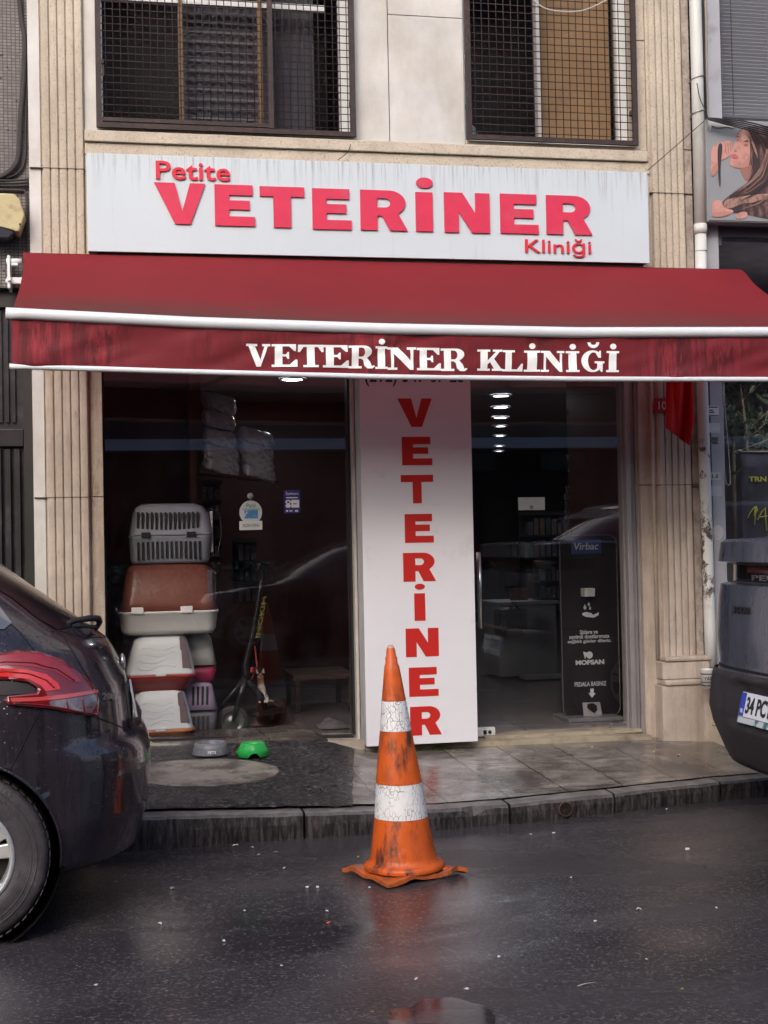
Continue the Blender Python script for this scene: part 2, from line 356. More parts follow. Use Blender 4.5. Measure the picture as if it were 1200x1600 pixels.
# puddle
pud = None
mb = MB(); pts = []
for k in range(90):
    a = 2*PI*k/90; rr = 1+.20*noise.noise(Vector((math.cos(a)*1.4, math.sin(a)*1.4, 3.3)))+.12*noise.noise(Vector((math.cos(a)*4, math.sin(a)*4, 1.3)))
    pts.append((0.93+.165*rr*math.cos(a), -4.06+.205*rr*math.sin(a)))
mb.prism(pts, (-.02, .0045), axis='z')
pud = glass_mat('puddle water', tint=(.72, .70, .72), rough=.075, f0=.05); tag(build('puddle', mb, pud), kind='structure')

# kerb stones
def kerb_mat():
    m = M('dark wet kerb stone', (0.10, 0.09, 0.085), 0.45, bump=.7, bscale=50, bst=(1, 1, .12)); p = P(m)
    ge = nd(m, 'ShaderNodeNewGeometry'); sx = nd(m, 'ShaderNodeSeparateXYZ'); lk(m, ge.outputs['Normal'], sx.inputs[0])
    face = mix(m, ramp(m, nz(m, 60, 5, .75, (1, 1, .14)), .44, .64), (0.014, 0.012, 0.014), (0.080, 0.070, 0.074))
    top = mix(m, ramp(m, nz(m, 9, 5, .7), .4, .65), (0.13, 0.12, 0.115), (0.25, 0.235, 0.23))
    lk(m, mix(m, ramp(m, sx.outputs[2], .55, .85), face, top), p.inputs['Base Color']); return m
kerb_m = kerb_mat()
mb = MB(); xs = [-8+1.0*k for k in range(8)]+[0.0, .82-.0, 1.93, 2.55, 3.16, 4.1, 5.1, 6.1, 8, 10, 14]
xs = [-8, -7, -6, -5, -4, -3, -2, -1, -.1, .895, 1.93, 2.52, 3.17, 4.1, 5.1, 6.1, 7.1, 8.1, 10, 14]
for a, b in zip(xs, xs[1:]):
    n = max(3, int((b-a)/.06)); g = .006; j = random.uniform(-.006, .006)
    rows = []
    for i in range(n+1):
        x = a+g+(b-a-2*g)*i/n; y = ky(x)+j; z = kz(x)+random.uniform(-.002, .002)
        ch = .012+.010*abs(noise.noise(Vector((x*7, 1, 5))))
        if 1.70 < x < 1.80: ch += .03
        rows.append([(x, y+.01*noise.noise(Vector((x*9, 0, 0))), -.03), (x, y-.004+.008*noise.noise(Vector((x*14, 3, 0))), z*.55), (x, y+.002, z-ch), (x, y+ch, z), (x, y+.13, z+.003), (x, y+.13, -.03)])
    vs = [[mb.b.verts.new(p) for p in r] for r in rows]
    for i in range(n):
        for k in range(5): mb.b.faces.new((vs[i][k], vs[i+1][k], vs[i+1][k+1], vs[i][k+1]))
    mb.b.faces.new(vs[0]); mb.b.faces.new(vs[-1][::-1])
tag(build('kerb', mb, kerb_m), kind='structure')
# drain hole in the kerb: a round clay pipe mouth
hx, hy = 2.235, ky(2.235)-.010
mb = MB(); mb.lathe([(.033, -.006), (.037, -.007), (.038, .05), (.033, .05), (.033, -.006)], (hx, hy-.004, .045), 20, 'y')
t = thing('drain_outlet', 'round rusty drain outlet set in the face of the kerb', 'drain', (hx, hy, .045))
build('pipe_rim', mb, M('rusty pipe', (.07, .04, .03), .7, var=.3, vscale=30, bump=.6), t)
mb = MB(); mb.lathe([(.0001, -.0045), (.0325, -.0055)], (hx, hy, .045), 20, 'y'); build('pipe_mouth', mb, M('rusty dark hole', (.006, .004, .004), .9, c2=(.05, .025, .018), c2s=28, c2lo=.55, c2hi=.65), t)

# pavement slabs
def slab_mat():
    m = M('wet stone slabs', (0.2, 0.17, 0.14), 0.4, bump=.14, bscale=30, bst=(1, 2, 1)); p = P(m)
    c = mix(m, ramp(m, nz(m, 6, 6, .7, (1, 2.2, 1)), .38, .64), (0.12, 0.108, 0.10), (0.32, 0.295, 0.27))
    c = mix(m, ramp(m, nz(m, 2.0, 5, .65, (1, 1, 1), (5, 5, 2)), .42, .62), c, (0.090, 0.078, 0.072))
    br = nd(m, 'ShaderNodeTexBrick'); br.offset = 0.0; br.inputs['Scale'].default_value = 1.0
    br.inputs['Brick Width'].default_value = .335; br.inputs['Row Height'].default_value = .60
    br.inputs['Mortar Size'].default_value = .006; br.inputs['Mortar Smooth'].default_value = .4
    br.inputs['Color1'].default_value = (.85, .85, .85, 1); br.inputs['Color2'].default_value = (1.1, 1.08, 1.05, 1); br.inputs['Mortar'].default_value = (.25, .22, .2, 1)
    co = nd(m, 'ShaderNodeVectorMath', operation='ADD'); wn = nd(m, 'ShaderNodeTexNoise'); wn.inputs['Scale'].default_value = 9
    lk(m, coords(m), wn.inputs['Vector']); sc = nd(m, 'ShaderNodeVectorMath', operation='SCALE'); sc.inputs['Scale'].default_value = .016; lk(m, wn.outputs['Color'], sc.inputs[0])
    lk(m, coords(m, loc=(-1.90+.335*6, .62, 0), rot=(0, 0, R(-3.5))), co.inputs[0]); lk(m, sc.outputs[0], co.inputs[1]); lk(m, co.outputs[0], br.inputs['Vector'])
    c = mix(m, 1.0, c, br.outputs['Color'], 'MULTIPLY'); lk(m, c, p.inputs['Base Color'])
    lk(m, ramp(m, nz(m, 2.4, 5, .6, (1, 1, 1), (1, 3, 8)), .44, .62, (.06,)*3, (.36,)*3), p.inputs['Roughness']); return m
mb = MB()
def sw(u, v):
    x = -8+22*u; a = ky(x)+.131; y = a+(.5-a)*v; return (x, y, gz(x, min(y, 0)))
mb.grid(sw, 260, 24); tag(build('pavement', mb, slab_mat()), kind='structure')
# asphalt patch laid over the slabs
def patch_edge(y): return 1.155+(y+1.28)*.185+.012*noise.noise(Vector((y*6, 0, 2)))
mb = MB()
def ap(u, v):
    y = -1.335+1.235*v+ (0.02*noise.noise(Vector((u*30, 1, 4))) if v == 0 else 0)
    x1 = patch_edge(y); x = -8+(x1+8)*(1-(1-u)**2.2); e = min((x1-x)/.03, (y+1.345)/.03, 1)
    return (x, y, gz(x, y)+.004+.006*max(e, 0)+.005*noise.noise(Vector((x*5, y*5, 1)))+.0035*noise.noise(Vector((x*24, y*24, 1))))
mb.grid(ap, 220, 60)
tag(build('asphalt_patch', mb, M('coarse wet asphalt', (.018, .016, .018), .34, c2=(.12, .112, .115), c2s=48, c2lo=.53, c2hi=.62, var=.3, vscale=3, bump=1.6, bscale=55, rvar=.12)), kind='structure')
# round concrete cover in the patch
mb = MB(); N = 56; ring = []
def dz(x, y): return gz(x, y)+.0135+.002*noise.noise(Vector((x*6, y*6, 9)))
for i in range(9):
    rr = [0, .1, .2, .28, .33, .365, .385, .40, .405][i]; rg = []
    for k in range(N):
        a = 2*PI*k/N; q = rr*(1+.035*noise.noise(Vector((math.cos(a)*2, math.sin(a)*2, 0)))); x = .46+q*math.cos(a); y = -.70+q*.66*math.sin(a)
        rg.append(mb.b.verts.new((x, y, dz(x, y)-(.012 if i == 8 else 0))))
    ring.append(rg)
for i in range(8):
    for k in range(N): f = mb.b.faces.new((ring[i][k], ring[i][(k+1) % N], ring[i+1][(k+1) % N], ring[i+1][k])); f.smooth = True
bmesh.ops.remove_doubles(mb.b, verts=mb.b.verts, dist=1e-5)
t = build('manhole_cover', mb, M('worn concrete', (.27, .245, .215), .5, c2=(.17, .15, .13), c2s=3.5, var=.18, vscale=12, dirt=(.10, .085, .075), dlo=.46, dhi=.58, dscale=4.5, bump=.3, bscale=40))
tag(t, 'round worn concrete cover set in the dark asphalt patch', 'manhole cover')

# ------------------------------------------------------------------ the clinic building
bld = thing('shop_building', 'tan and white stone fronted building with fluted pilasters above and around the shop', 'building', (1.6, 0.5, 0.15))
XL, XR = -.415, 3.60
def pilaster(x0, x1, s0, s1, nf, z0, z1, mats):     # fluted between x0 and x1, plain strips out to s0 and s1
    mb = MB(); prof = [(s0, .30), (s0, .012), (x0-.004, .012)]
    wdt = (x1-x0)/nf
    for i in range(nf):
        a = x0+i*wdt; g = .007
        prof += [(a+g*.25, .002), (a+g*.55, -.008), (a+g*.7+.003, -.0105), (a+wdt*.5, -.0116), (a+wdt-g*.7-.003, -.0105), (a+wdt-g*.55, -.008), (a+wdt-g*.25, .002)]
    prof += [(x1+.004, .012), (s1, .012), (s1, .30)]
    mb.prism(prof, (z0, z1), axis='z')
    return mb
lo_z = 2.42
for (nm, x0, x1, s0, s1, zb) in (('pilaster', -.343, -.110, XL, -.105, .66), ('pilaster', 3.335, 3.548, 3.318, XR, .66)):
    pl = build(nm, pilaster(x0, x1, s0, s1, 5 if x0 < 0 else 5, lo_z, 9.0, None), stone_tan if True else 0, bld)
    tag(pl, 'tan fluted pilaster on the %s of the shop' % ('left' if x0 < 0 else 'right'))
    pl2 = build('pilaster_shaft', pilaster(x0, x1, s0, s1, 5, zb, lo_z-.002, None), stone_low, pl)
    mb = MB(); px0, px1 = s0-.0, s1+.0
    zg = .0
    mb.box(px0-.03 if x0 > 0 else px0, px1+.01, -.085, .3, .08, .50, .006)
    mb.box(px0-.015 if x0 > 0 else px0, px1+.02, -.10, .3, .502, .535, .012)
    mb.box(px0-.02 if x0 > 0 else px0, px1+.006, -.075, .3, .537, .645, .008)
    mb.box(px0-.005 if x0 > 0 else px0, px1+.012, -.088, .3, .647, .675, .011)
    build('plinth', mb, stone_low, pl)
    for z in ((3.575, 1.70) if x0 < 0 else (3.545, 1.73)):
        mb = MB(); mb.box(s0+.002, s1-.002, -.0135, .011, z-.0022, z+.0022); build('joint', mb, joint, pl)
# white strip on the outer left, rough strip on the outer right
mb = MB(); mb.box(XL-.001, -.352, .002, .2, lo_z, 9); mb.box(XL-.001, -.352, .002, .2, .15, lo_z-.002)
build('marble_strip', mb, marble, bld)
mb = MB()
z = .66
while z < 9:
    z2 = min(z+1.055, 9); mb.box(3.556, XR+.003, -.004, .28, z, z2-.006, .004); z = z2
build('edge_stone', mb, M('rough grey stone', (.34, .29, .26), .85, var=.25, vscale=9, c2=(.18, .15, .13), c2s=18, c2st=(1, 1, .4), bump=1.0, bscale=45), bld)
# jamb strips beside the shop openings
def jamb_piece(x0, x1, z0, z1, Y, m, name='jamb'):
    mb = MB(); mb.box(x0, x1, Y, .3, z0, z1, .004); return build(name, mb, m, bld)
jamb_piece(-.104, -.030, .25, 1.700, .035, stone_low); jamb_piece(-.104, -.030, 1.704, 2.45, .035, stone_low)
jamb_piece(3.225, 3.317, .15, 1.730, .030, stone_low); jamb_piece(3.225, 3.317, 1.734, 2.45, .030, stone_low)
mb = MB(); mb.tube([(3.305, .012, .66), (3.305, .012, 2.45)], .012, 10); build('moulding', mb, stone_low, bld)
mb = MB(); mb.box(-.104, 3.317, .0, .3, 2.452, 3.66); mb.box(-.104, 3.317, -.015, .3, 3.662, 3.728, .004)
build('lintel', mb, stone_tan, bld)
mb = MB(); mb.box(-.106, 3.300, -.035, .3, 3.732, 3.797, .006); build('ledge', mb, stone_tan, bld)
# upper wall: marble panels with the two window openings between them
ZW0, ZW1 = 3.80, 5.42
mb = MB(); mb.box(-.104, -.034, .02, .35, 3.799, 9, .003); build('marble_panel', mb, marble, bld)
mb = MB(); mb.box(1.462, 1.682, .02, .35, 3.799, 9, .003); mb.box(1.687, 2.150, .02, .35, 3.799, 4.578, .003); mb.box(1.687, 2.150, .02, .35, 4.582, 9, .003); build('marble_panel', mb, marble, bld)
mb = MB(); mb.box(3.232, 3.315, .015, .35, 3.799, 4.50, .003); mb.box(3.232, 3.315, .015, .35, 4.506, 9, .003); build('stone_panel', mb, stone_tan, bld)
mb = MB(); mb.box(-.034, 1.462, .03, .35, ZW1, 9); mb.box(2.150, 3.232, .03, .35, ZW1, 9); build('upper_wall', mb, marble, bld)
mb = MB(); mb.box(-.034, 1.462, -.005, .35, 3.799, 3.825, .003); mb.box(2.150, 3.232, -.005, .35, 3.799, 3.830, .003); build('window_sill', mb, stone_tan, bld)
for (wx0, wx1, nm, mull) in ((-.034, 1.462, 'triple', (.455, .925, .985)), (2.150, 3.232, 'double', (2.655,))):
    f = MB(); Y0, Y1 = .12, .17
    zb = 3.83
    f.box(wx0, wx1, Y0, Y1, zb, zb+.055, .003); f.box(wx0, wx1, Y0, Y1, ZW1-.05, ZW1, .003)
    f.box(wx0, wx0+.035, Y0, Y1, zb+.056, ZW1-.051, .003); f.box(wx1-.06, wx1, Y0, Y1, zb+.056, ZW1-.051, .003)
    if nm == 'triple': f.box(wx0+.04, wx1-.14, Y0+.01, Y1, 4.62, 4.655)
    wf = build('window', f, alu_white, bld); tag(wf, ('dark' if nm == 'triple' else 'half tan') + ' upper window behind a wire grille')
    g = MB(); g.box(wx0+.03, wx1-.05, .148, .152, zb+.05, ZW1-.045); build('pane', g, glass_up, wf)
    g = MB()
    for mx in mull: g.box(mx-.011, mx+.011, Y0-.01, Y1+.005, zb+.04, ZW1-.04)
    build('mullion', g, gold_frame if nm == 'triple' else alu, wf)
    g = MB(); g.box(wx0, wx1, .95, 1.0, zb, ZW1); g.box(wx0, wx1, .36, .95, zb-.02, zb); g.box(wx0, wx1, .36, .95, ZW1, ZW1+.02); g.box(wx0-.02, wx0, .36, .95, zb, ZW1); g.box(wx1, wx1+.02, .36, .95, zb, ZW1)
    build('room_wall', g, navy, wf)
    def folds(x0, x1, Y, amp, per):
        c = MB(); c.grid(lambda u, v: (x0+(x1-x0)*u, Y+amp*math.sin(2*PI*u*(x1-x0)/per)+.006*noise.noise(Vector((u*9, v*5, 0))), zb+.03+(ZW1-zb-.05)*v), 60, 6); return c
    if nm == 'triple':
        g = folds(.465, 1.27, .26, .008, .06); g2 = MB()
        k = zb+.08
        while k < ZW1: g2.box(.47, .93, .235, .240, k, k+.012); k += .058
        cu = build('curtain', g, curtain, wf); build('curtain_band', g2, M('curtain stripe', (.16, .16, .18), .9), cu)
    else:
        g = MB(); g.box(2.67, 3.16, .22, .225, zb+.03, ZW1-.05)
        build('blind', g, M('tan roller blind', (.38, .245, .13), .8, var=.1, vscale=4, c2=(.28, .17, .09), c2s=3), wf)
        g = MB(); g.sphere((2.235, .24, 3.93), .055, sc=(1, 1, 1.3)); g.box(2.18, 2.29, .2, .28, 3.86, 3.93, .01)
        build('bottle', g, M('pale teal jar', (.22, .33, .33), .3), wf)
        wl = M('warm ceiling spots', (1, .8, .5), .5, emit=(1, .72, .45), es=3)
        for (x, z) in ((2.35, 4.60), (2.265, 4.245), (2.265, 4.165)): g = MB(); g.sphere((x, .7, z), .016, u=10, v=6, sc=(1, 1, .6)); build('room_light', g, wl, wf)

# interior of the shop: walls, floor and ceiling
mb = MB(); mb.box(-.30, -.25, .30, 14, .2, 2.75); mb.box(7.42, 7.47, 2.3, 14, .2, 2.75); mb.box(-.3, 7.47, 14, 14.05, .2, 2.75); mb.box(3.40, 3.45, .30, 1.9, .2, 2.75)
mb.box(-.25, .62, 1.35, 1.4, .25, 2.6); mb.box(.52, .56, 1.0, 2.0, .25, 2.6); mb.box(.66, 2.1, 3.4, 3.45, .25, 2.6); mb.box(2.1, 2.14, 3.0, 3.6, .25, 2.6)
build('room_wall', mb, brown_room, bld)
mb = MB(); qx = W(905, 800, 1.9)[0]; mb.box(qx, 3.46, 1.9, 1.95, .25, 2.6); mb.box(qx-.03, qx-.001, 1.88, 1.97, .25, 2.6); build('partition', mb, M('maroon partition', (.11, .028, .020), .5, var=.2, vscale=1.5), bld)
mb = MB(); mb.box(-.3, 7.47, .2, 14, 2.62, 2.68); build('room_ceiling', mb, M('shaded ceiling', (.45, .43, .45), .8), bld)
mb = MB(); mb.box(-.3, 7.47, .2, 14, .10, .238)
fm = M('grey floor tiles', (.20, .18, .17), .25, var=.1, dirt=(.12, .1, .09), dlo=.5, dhi=.8); p = P(fm)
br = nd(fm, 'ShaderNodeTexBrick'); br.offset = 0; br.inputs['Scale'].default_value = 1; br.inputs['Brick Width'].default_value = .45; br.inputs['Row Height'].default_value = .45; br.inputs['Mortar Size'].default_value = .005
br.inputs['Color1'].default_value = (.20, .18, .17, 1); br.inputs['Color2'].default_value = (.17, .155, .15, 1); br.inputs['Mortar'].default_value = (.05, .045, .04, 1)
lk(fm, coords(fm), br.inputs['Vector']); lk(fm, br.outputs[0], p.inputs['Base Color']); build('room_floor', mb, fm, bld)

# shop window (left): frame, pane, sill
GY = .12
fr = MB(); fr.box(-.030, -.018, .09, .16, .31, 2.45); fr.box(1.405, 1.418, .09, .16, .27, 2.45)
fr.prism([(-.018, .294), (1.405, .252), (1.405, .264), (-.018, .306)], (.09, .16))
sw_ = build('shop_window', fr, black_metal, bld)
mb = MB(); mb.box(-.018, 1.405, GY-.004, GY+.004, .262, 2.45); build('pane', mb, glass, sw_)
mb = MB(); mb.box(1.419, 1.436, .03, .16, .25, 2.45, .003); mb.box(1.437, 1.452, .055, .16, .25, 2.45, .003); build('post', mb, M('grimy white profile', (.50, .47, .45), .5, var=.12, c2=(.3, .27, .25), c2s=9, c2st=(1, 1, .2)), sw_)
mb = MB(); mb.prism([(-.10, .24), (1.45, .20), (1.45, .251), (-.10, .294)], (-.045, .30))
build('sill', mb, M('dirty concrete sill', (.36, .32, .27), .7, c2=(.16, .13, .11), c2s=7, var=.2, bump=.6, bscale=35), sw_)
# glass door (right)
fr = MB(); fr.box(3.128, 3.140, .09, .16, .232, 2.45); fr.box(3.142, 3.172, .05, .16, .20, 2.45, .002); fr.box(3.174, 3.205, .075, .16, .20, 2.45, .002); fr.box(3.207, 3.224, .06, .16, .18, 2.45)
dr = build('glass_door', fr, M('dull steel door frame', (.33, .31, .32), .45, metal=.4, var=.1), bld)
mb = MB(); mb.box(2.10, 3.127, GY-.005, GY+.005, .245, 2.45); build('pane', mb, glass, dr)
mb = MB()
for px in (2.170, 2.192):
    pass
hx0, hx1, hz0, hz1 = rect(746, 863, 757, 982, .07)
mb.tube([(hx0+.012, .055, hz0), (hx0+.012, .055, hz1)], .0105, 12); mb.tube([(hx0+.036, .175, hz0), (hx0+.036, .175, hz1)], .0105, 12)
for zz in (hz0+.12, hz1-.12): mb.tube([(hx0+.012, .055, zz), (hx0+.036, .175, zz)], .006, 8)
chrome = M('brushed steel', (.62, .61, .61), .25, metal=.9)
build('handle', mb, chrome, dr)
mb = MB(); a = rect(955, 1130, 993, 1144, .1); mb.box(a[0], a[1]-.01, .10, .14, a[2]+.004, a[3]+.004, .003)
hg = build('hinge_plate', mb, chrome, dr)
mb = MB(); a = rect(748, 1137, 774, 1151, .1); mb.box(a[0]-.03, a[1], .10, .14, a[2]+.002, a[3], .003); lp = build('lock_plate', mb, alu_white, dr)
mb = MB(); mb.lathe([(.0001, -.006), (.011, -.006), (.011, 0)], (a[1]-.035, .10, (a[2]+a[3])/2), 14, 'y'); mb.box(a[1]-.075, a[1]-.055, .095, .10, (a[2]+a[3])/2-.012, (a[2]+a[3])/2+.012); build('key_hole', mb, black_metal, lp)
mb = MB(); mb.prism([(1.455, .17), (3.225, .17), (3.225, .198), (2.9, .214), (1.455, .209)], (-.055, .30))
mb.prism([(2.2, .2095), (3.2, .2095), (3.2, .232), (2.2, .228)], (.035, .30))
build('threshold', mb, M('yellowed stone threshold', (.34, .30, .23), .55, c2=(.17, .14, .11), c2s=8, var=.2, bump=.5, bscale=30), bld)
# ------------------------------------------------------------------ window grilles
def grille(x0, x1, z0, posts, pitch, label):
    t = thing('window_grille', label, 'window grille', ((x0+x1)/2, -.03, z0), 0, 'wire grilles over the upper windows')
    Y = -.035; f = MB(); z1 = ZW1+.03; b = .016
    f.box(x0-b, x0+b, Y-.012, Y+.012, z0, z1); f.box(x1-b, x1+b, Y-.012, Y+.012, z0, z1)
    f.box(x0+b, x1-b, Y-.012, Y+.012, z0, z0+.028); f.box(x0+b, x1-b, Y-.012, Y+.012, z1-.03, z1)
    for z in (z0+.2, z1-.3):
        f.box(x0-.004, x0+.012, Y+.012, .03, z, z+.03); f.box(x1-.012, x1+.004, Y+.012, .03, z, z+.03)
    for p in posts: f.box(p-.014, p+.014, Y-.018, Y+.010, z0+.029, z1-.031)
    build('frame', f, rust_iron, t)
    if len(posts): 
        h = MB(); h.box(x0+.018, x0+.032, Y-.02, Y-.012, z0+.29, z0+.36); h.box(x0+.017, x0+.03, Y-.03, Y-.012, z0+.36, z0+.38); h.box(x0+.018, posts[0]-.015, Y-.016, Y+.006, z0+.034, z0+.056)
        build('latch', h, rust_iron, t)
    wv = MB(); wh = MB(); r = .0031
    x = x0+b+pitch*.6; k = 0
    while x < x1-b: wv.tube([(x+random.uniform(-.001, .001), Y-.004, z0+.02), (x, Y-.004, z1-.02)], r, 5); x += pitch
    z = z0+.028+pitch*.5
    while z < z1-.03: wh.tube([(x0+b, Y+.003, z), ((x0+x1)/2, Y+.003, z+random.uniform(-.002, .002)), (x1-b, Y+.003, z)], r, 5); z += pitch
    me = bpy.data.meshes.new('t'); wh.b.to_mesh(me); wv.b.from_mesh(me)
    build('wire_mesh', wv, rust_iron, t)
    return t
grille(-.022, 1.452, 3.812, (.965,), .0425, 'rusty square mesh grille with a latch post over the wider dark upper window')
grille(2.162, 3.222, 3.826, (), .046, 'dark square mesh grille over the narrower upper window with a tan blind')

# ------------------------------------------------------------------ the white fascia sign
SY = -.13
x0, x1, z0, z1 = rect(136, 237, 1013, 268, SY)
zt = 0
sx0 = (W(134, 238, SY)[0]+W(138, 392, SY)[0])/2; sx1 = (W(1013, 268, SY)[0]+W(1014, 411, SY)[0])/2
sz1 = (W(134, 238, SY)[1]+W(600, 257, SY)[1]+W(1013, 268, SY)[1])/3; sz0 = (W(138, 392, SY)[1]+W(600, 403, SY)[1]+W(1014, 411, SY)[1])/3
sg = thing('shop_sign', 'long white sign box with raised red lettering above the red awning', 'sign', ((sx0+sx1)/2, SY/2, sz0))
sign_white = M('white acrylic panel', (.54, .615, .685), .32, var=.03, vscale=2, dirt=(.42, .43, .46), dlo=.60, dhi=.95, dscale=26, dst=(1, 1, .05))
p = P(sign_white)
def top_grime(m, ztop, depth, colr, scale=45):
    p = P(m); old = p.inputs['Base Color'].links[0].from_socket
    ge = nd(m, 'ShaderNodeTexCoord'); sx = nd(m, 'ShaderNodeSeparateXYZ'); lk(m, ge.outputs['Object'], sx.inputs[0])
    mr = nd(m, 'ShaderNodeMapRange'); mr.inputs[1].default_value = ztop-depth; mr.inputs[2].default_value = ztop; lk(m, sx.outputs[2], mr.inputs[0])
    pw = nd(m, 'ShaderNodeMath', operation='POWER'); pw.inputs[1].default_value = 2.0; lk(m, mr.outputs[0], pw.inputs[0])
    st = ramp(m, nz(m, scale, 5, .7, (1, 1, .04), (2, 2, 2)), .50, .66); mu = nd(m, 'ShaderNodeMath', operation='MULTIPLY'); lk(m, pw.outputs[0], mu.inputs[0]); lk(m, st, mu.inputs[1])
    lk(m, mix(m, mu.outputs[0], old, colr), p.inputs['Base Color'])
top_grime(sign_white, sz1-sz0, .30, (.30, .29, .30))
mb = MB(); mb.box(sx0, sx1, SY, SY+.012, sz0, sz1, .003); build('panel', mb, sign_white, sg)
mb = MB(); mb.box(sx0+.004, sx1-.004, SY+.0125, -.036, sz0+.004, sz1-.004); build('box_frame', mb, M('grey sign case', (.28, .27, .27), .5, metal=.3, var=.1), sg)
mb = MB(); mb.box(sx0+.05, sx1-.03, SY+.03, -.04, sz0-.02, sz0+.002)
for x in (1.0, 2.35): mb.box(x, x+.03, SY+.035, -.02, sz0-.06, sz0-.02)
build('bracket', mb, rust_iron, sg)
L = [('V', 241, 286, 321, 350), ('E', 335.5, 289, 398, 353), ('T', 406, 292, 475.5, 355.5), ('E', 488, 295, 549, 358.5), ('R', 563, 297.5, 636.5, 360),
     ('I', 649.5, 300.5, 676, 361.5), ('N', 694, 301.5, 765, 363.5), ('E', 781.5, 303.5, 841, 365), ('R', 853.5, 306, 925, 366.5)]
for ch, a, b_, c, d in L:
    k = {'s': .36, 't': .25}
    if ch == 'T': k = {'s': .39, 't': .24}
    g = glyph_at(glyph_sans, ch, (a, b_, c, d), SY-.008, .008, **k)
    if ch == 'I': merge(g, disc_at((650, 277.5, 676, 294), SY-.008, .008))
    o = build('letter', g, red_letter, sg, bevel=.0015)
for txt, pr_, bo in (('Petite', (243.5, 253, 359.5, 281.5), .011), ('Kliniği', (820.5, 373, 923.5, 401.5), .002)):
    g = flat_text(txt, pr_, SY-.008, bo, .008); build('lettering', g, M('red acrylic %s' % txt.lower()[:3], (.62, .03, .06), .35), sg)

# ------------------------------------------------------------------ the red awning
AX0, AX1 = -.45, 3.885; AY = -1.2
def barz(x): return lerp_tab([(-.45, 2.541), (.414, 2.507), (1.378, 2.486), (2.397, 2.478), (3.5, 2.492), (3.9, 2.495)], x)
def botz(x): return lerp_tab([(-.45, 2.288), (.41, 2.266), (1.373, 2.245), (2.39, 2.238), (3.5, 2.240), (3.9, 2.241)], x)
aw = thing('awning', 'dark red fabric awning with a white front bar over the shop front', 'awning', (1.7, 0, 3.05))
def fabric(name, colr, seams=True, streak=False):
    m = M(name, colr, .75, var=.08, vscale=2.2, bump=.25, bscale=300, sheen=.0); p = P(m)
    old = p.inputs['Base Color'].links[0].from_socket
    if streak:
        s1 = ramp(m, nz(m, 28, 5, .75, (1, 1, .07)), .42, .62); s2 = ramp(m, nz(m, 2.6, 3, .5, (1, 1, .6), (4, 0, 0)), .42, .60)
        mu = nd(m, 'ShaderNodeMath', operation='MULTIPLY'); lk(m, s1, mu.inputs[0]); lk(m, s2, mu.inputs[1])
        old = mix(m, s2, old, (.080, .007, .012)); old = mix(m, mu.outputs[0], old, (.28, .022, .035))
    else:
        tx = nd(m, 'ShaderNodeTexCoord'); sp = nd(m, 'ShaderNodeSeparateXYZ'); lk(m, tx.outputs['Object'], sp.inputs[0])
        mr = nd(m, 'ShaderNodeMapRange'); mr.inputs[1].default_value = -.75; mr.inputs[2].default_value = -1.18; lk(m, sp.outputs[1], mr.inputs[0])
        mu = nd(m, 'ShaderNodeMath', operation='MULTIPLY'); lk(m, mr.outputs[0], mu.inputs[0]); lk(m, ramp(m, nz(m, 3.0, 5, .65, (.5, 1, 1)), .20, .50), mu.inputs[1])
        old = mix(m, mu.outputs[0], old, (.115, .045, .038))
    lk(m, old, p.inputs['Base Color']); return m
red_fab = fabric('dark red awning fabric', (.25, .012, .020)); red_val = fabric('red valance fabric', (.165, .010, .018), streak=True)
def top_pt(u, v):                       # u along, v from the roller (0) to the front bar (1)
    x = AX0+.012+(AX1-AX0-.03)*u; zf = barz(x)+.02; Yb = -.06
    z = 3.062 - .010*u + (zf-3.062)*v
    sag = -.035*math.sin(PI*v)+.030*noise.noise(Vector((x*.9, v*1.8, 0)))*math.sin(PI*v)+.010*noise.noise(Vector((x*3.5+v*2, v*1.2, 4)))*math.sin(PI*v)
    hump = .03*math.exp(-((v-.06)/.07)**2)
    return (x, Yb+(AY-Yb)*(v**.97), z+sag+hump)
seam_m = M('fabric seam', (.33, .04, .05), .8)
mb = MB(); mb.grid(top_pt, 140, 26)
cn_m = red_fab.copy(); cn_m.name = 'translucent red awning fabric'
tl = nd(cn_m, 'ShaderNodeBsdfTranslucent'); tl.inputs[0].default_value = (.62, .22, .24, 1); ms_ = nd(cn_m, 'ShaderNodeMixShader'); ms_.inputs[0].default_value = .30
lk(cn_m, P(cn_m).outputs[0], ms_.inputs[1]); lk(cn_m, tl.outputs[0], ms_.inputs[2]); lk(cn_m, ms_.outputs[0], cn_m.node_tree.nodes['Material Output'].inputs[0])
cn = build('canopy', mb, cn_m, aw)
for (ua) in (.268, .545, .81):
    mb = MB()
    for du in (-.0016, .0016):
        mb.grid(lambda u, v: tuple(Vector(top_pt(ua+du+(u-.5)*.0004, v))+Vector((0, -.001, .0025))), 1, 26)
    build('seam', mb, seam_m, cn)
mb = MB(); mb.tube([(AX0, -.05, 3.045), (AX1, -.05, 3.035)], .035, 16); build('roller', mb, red_fab, aw)
white_bar = M('white enamelled bar', (.66, .69, .74), .3, var=.03, dirt=(.5, .48, .48), dlo=.62, dhi=.8, dscale=9, dst=(.3, 1, 1))
mb = MB(); n = 60; mb.tube([(AX0-.02+(AX1-AX0+.04)*i/n, AY-.012, barz(AX0+(AX1-AX0)*i/n)) for i in range(n+1)], .028, 20)
build('front_bar', mb, white_bar, aw)
def val_pt(u, v):
    x = AX0+.004+(AX1-AX0-.008)*u; zt = barz(x)-.024; zb = botz(x)
    dY = .016*noise.noise(Vector((x*2.3, v*1.2, 3)))*(.3+v)+.007*math.sin(x*9+2*v)*v+.010*noise.noise(Vector((x*6+v*3, v*2, 7)))
    return (x, AY-.012+.02*v+dY, zt+(zb-zt)*v)
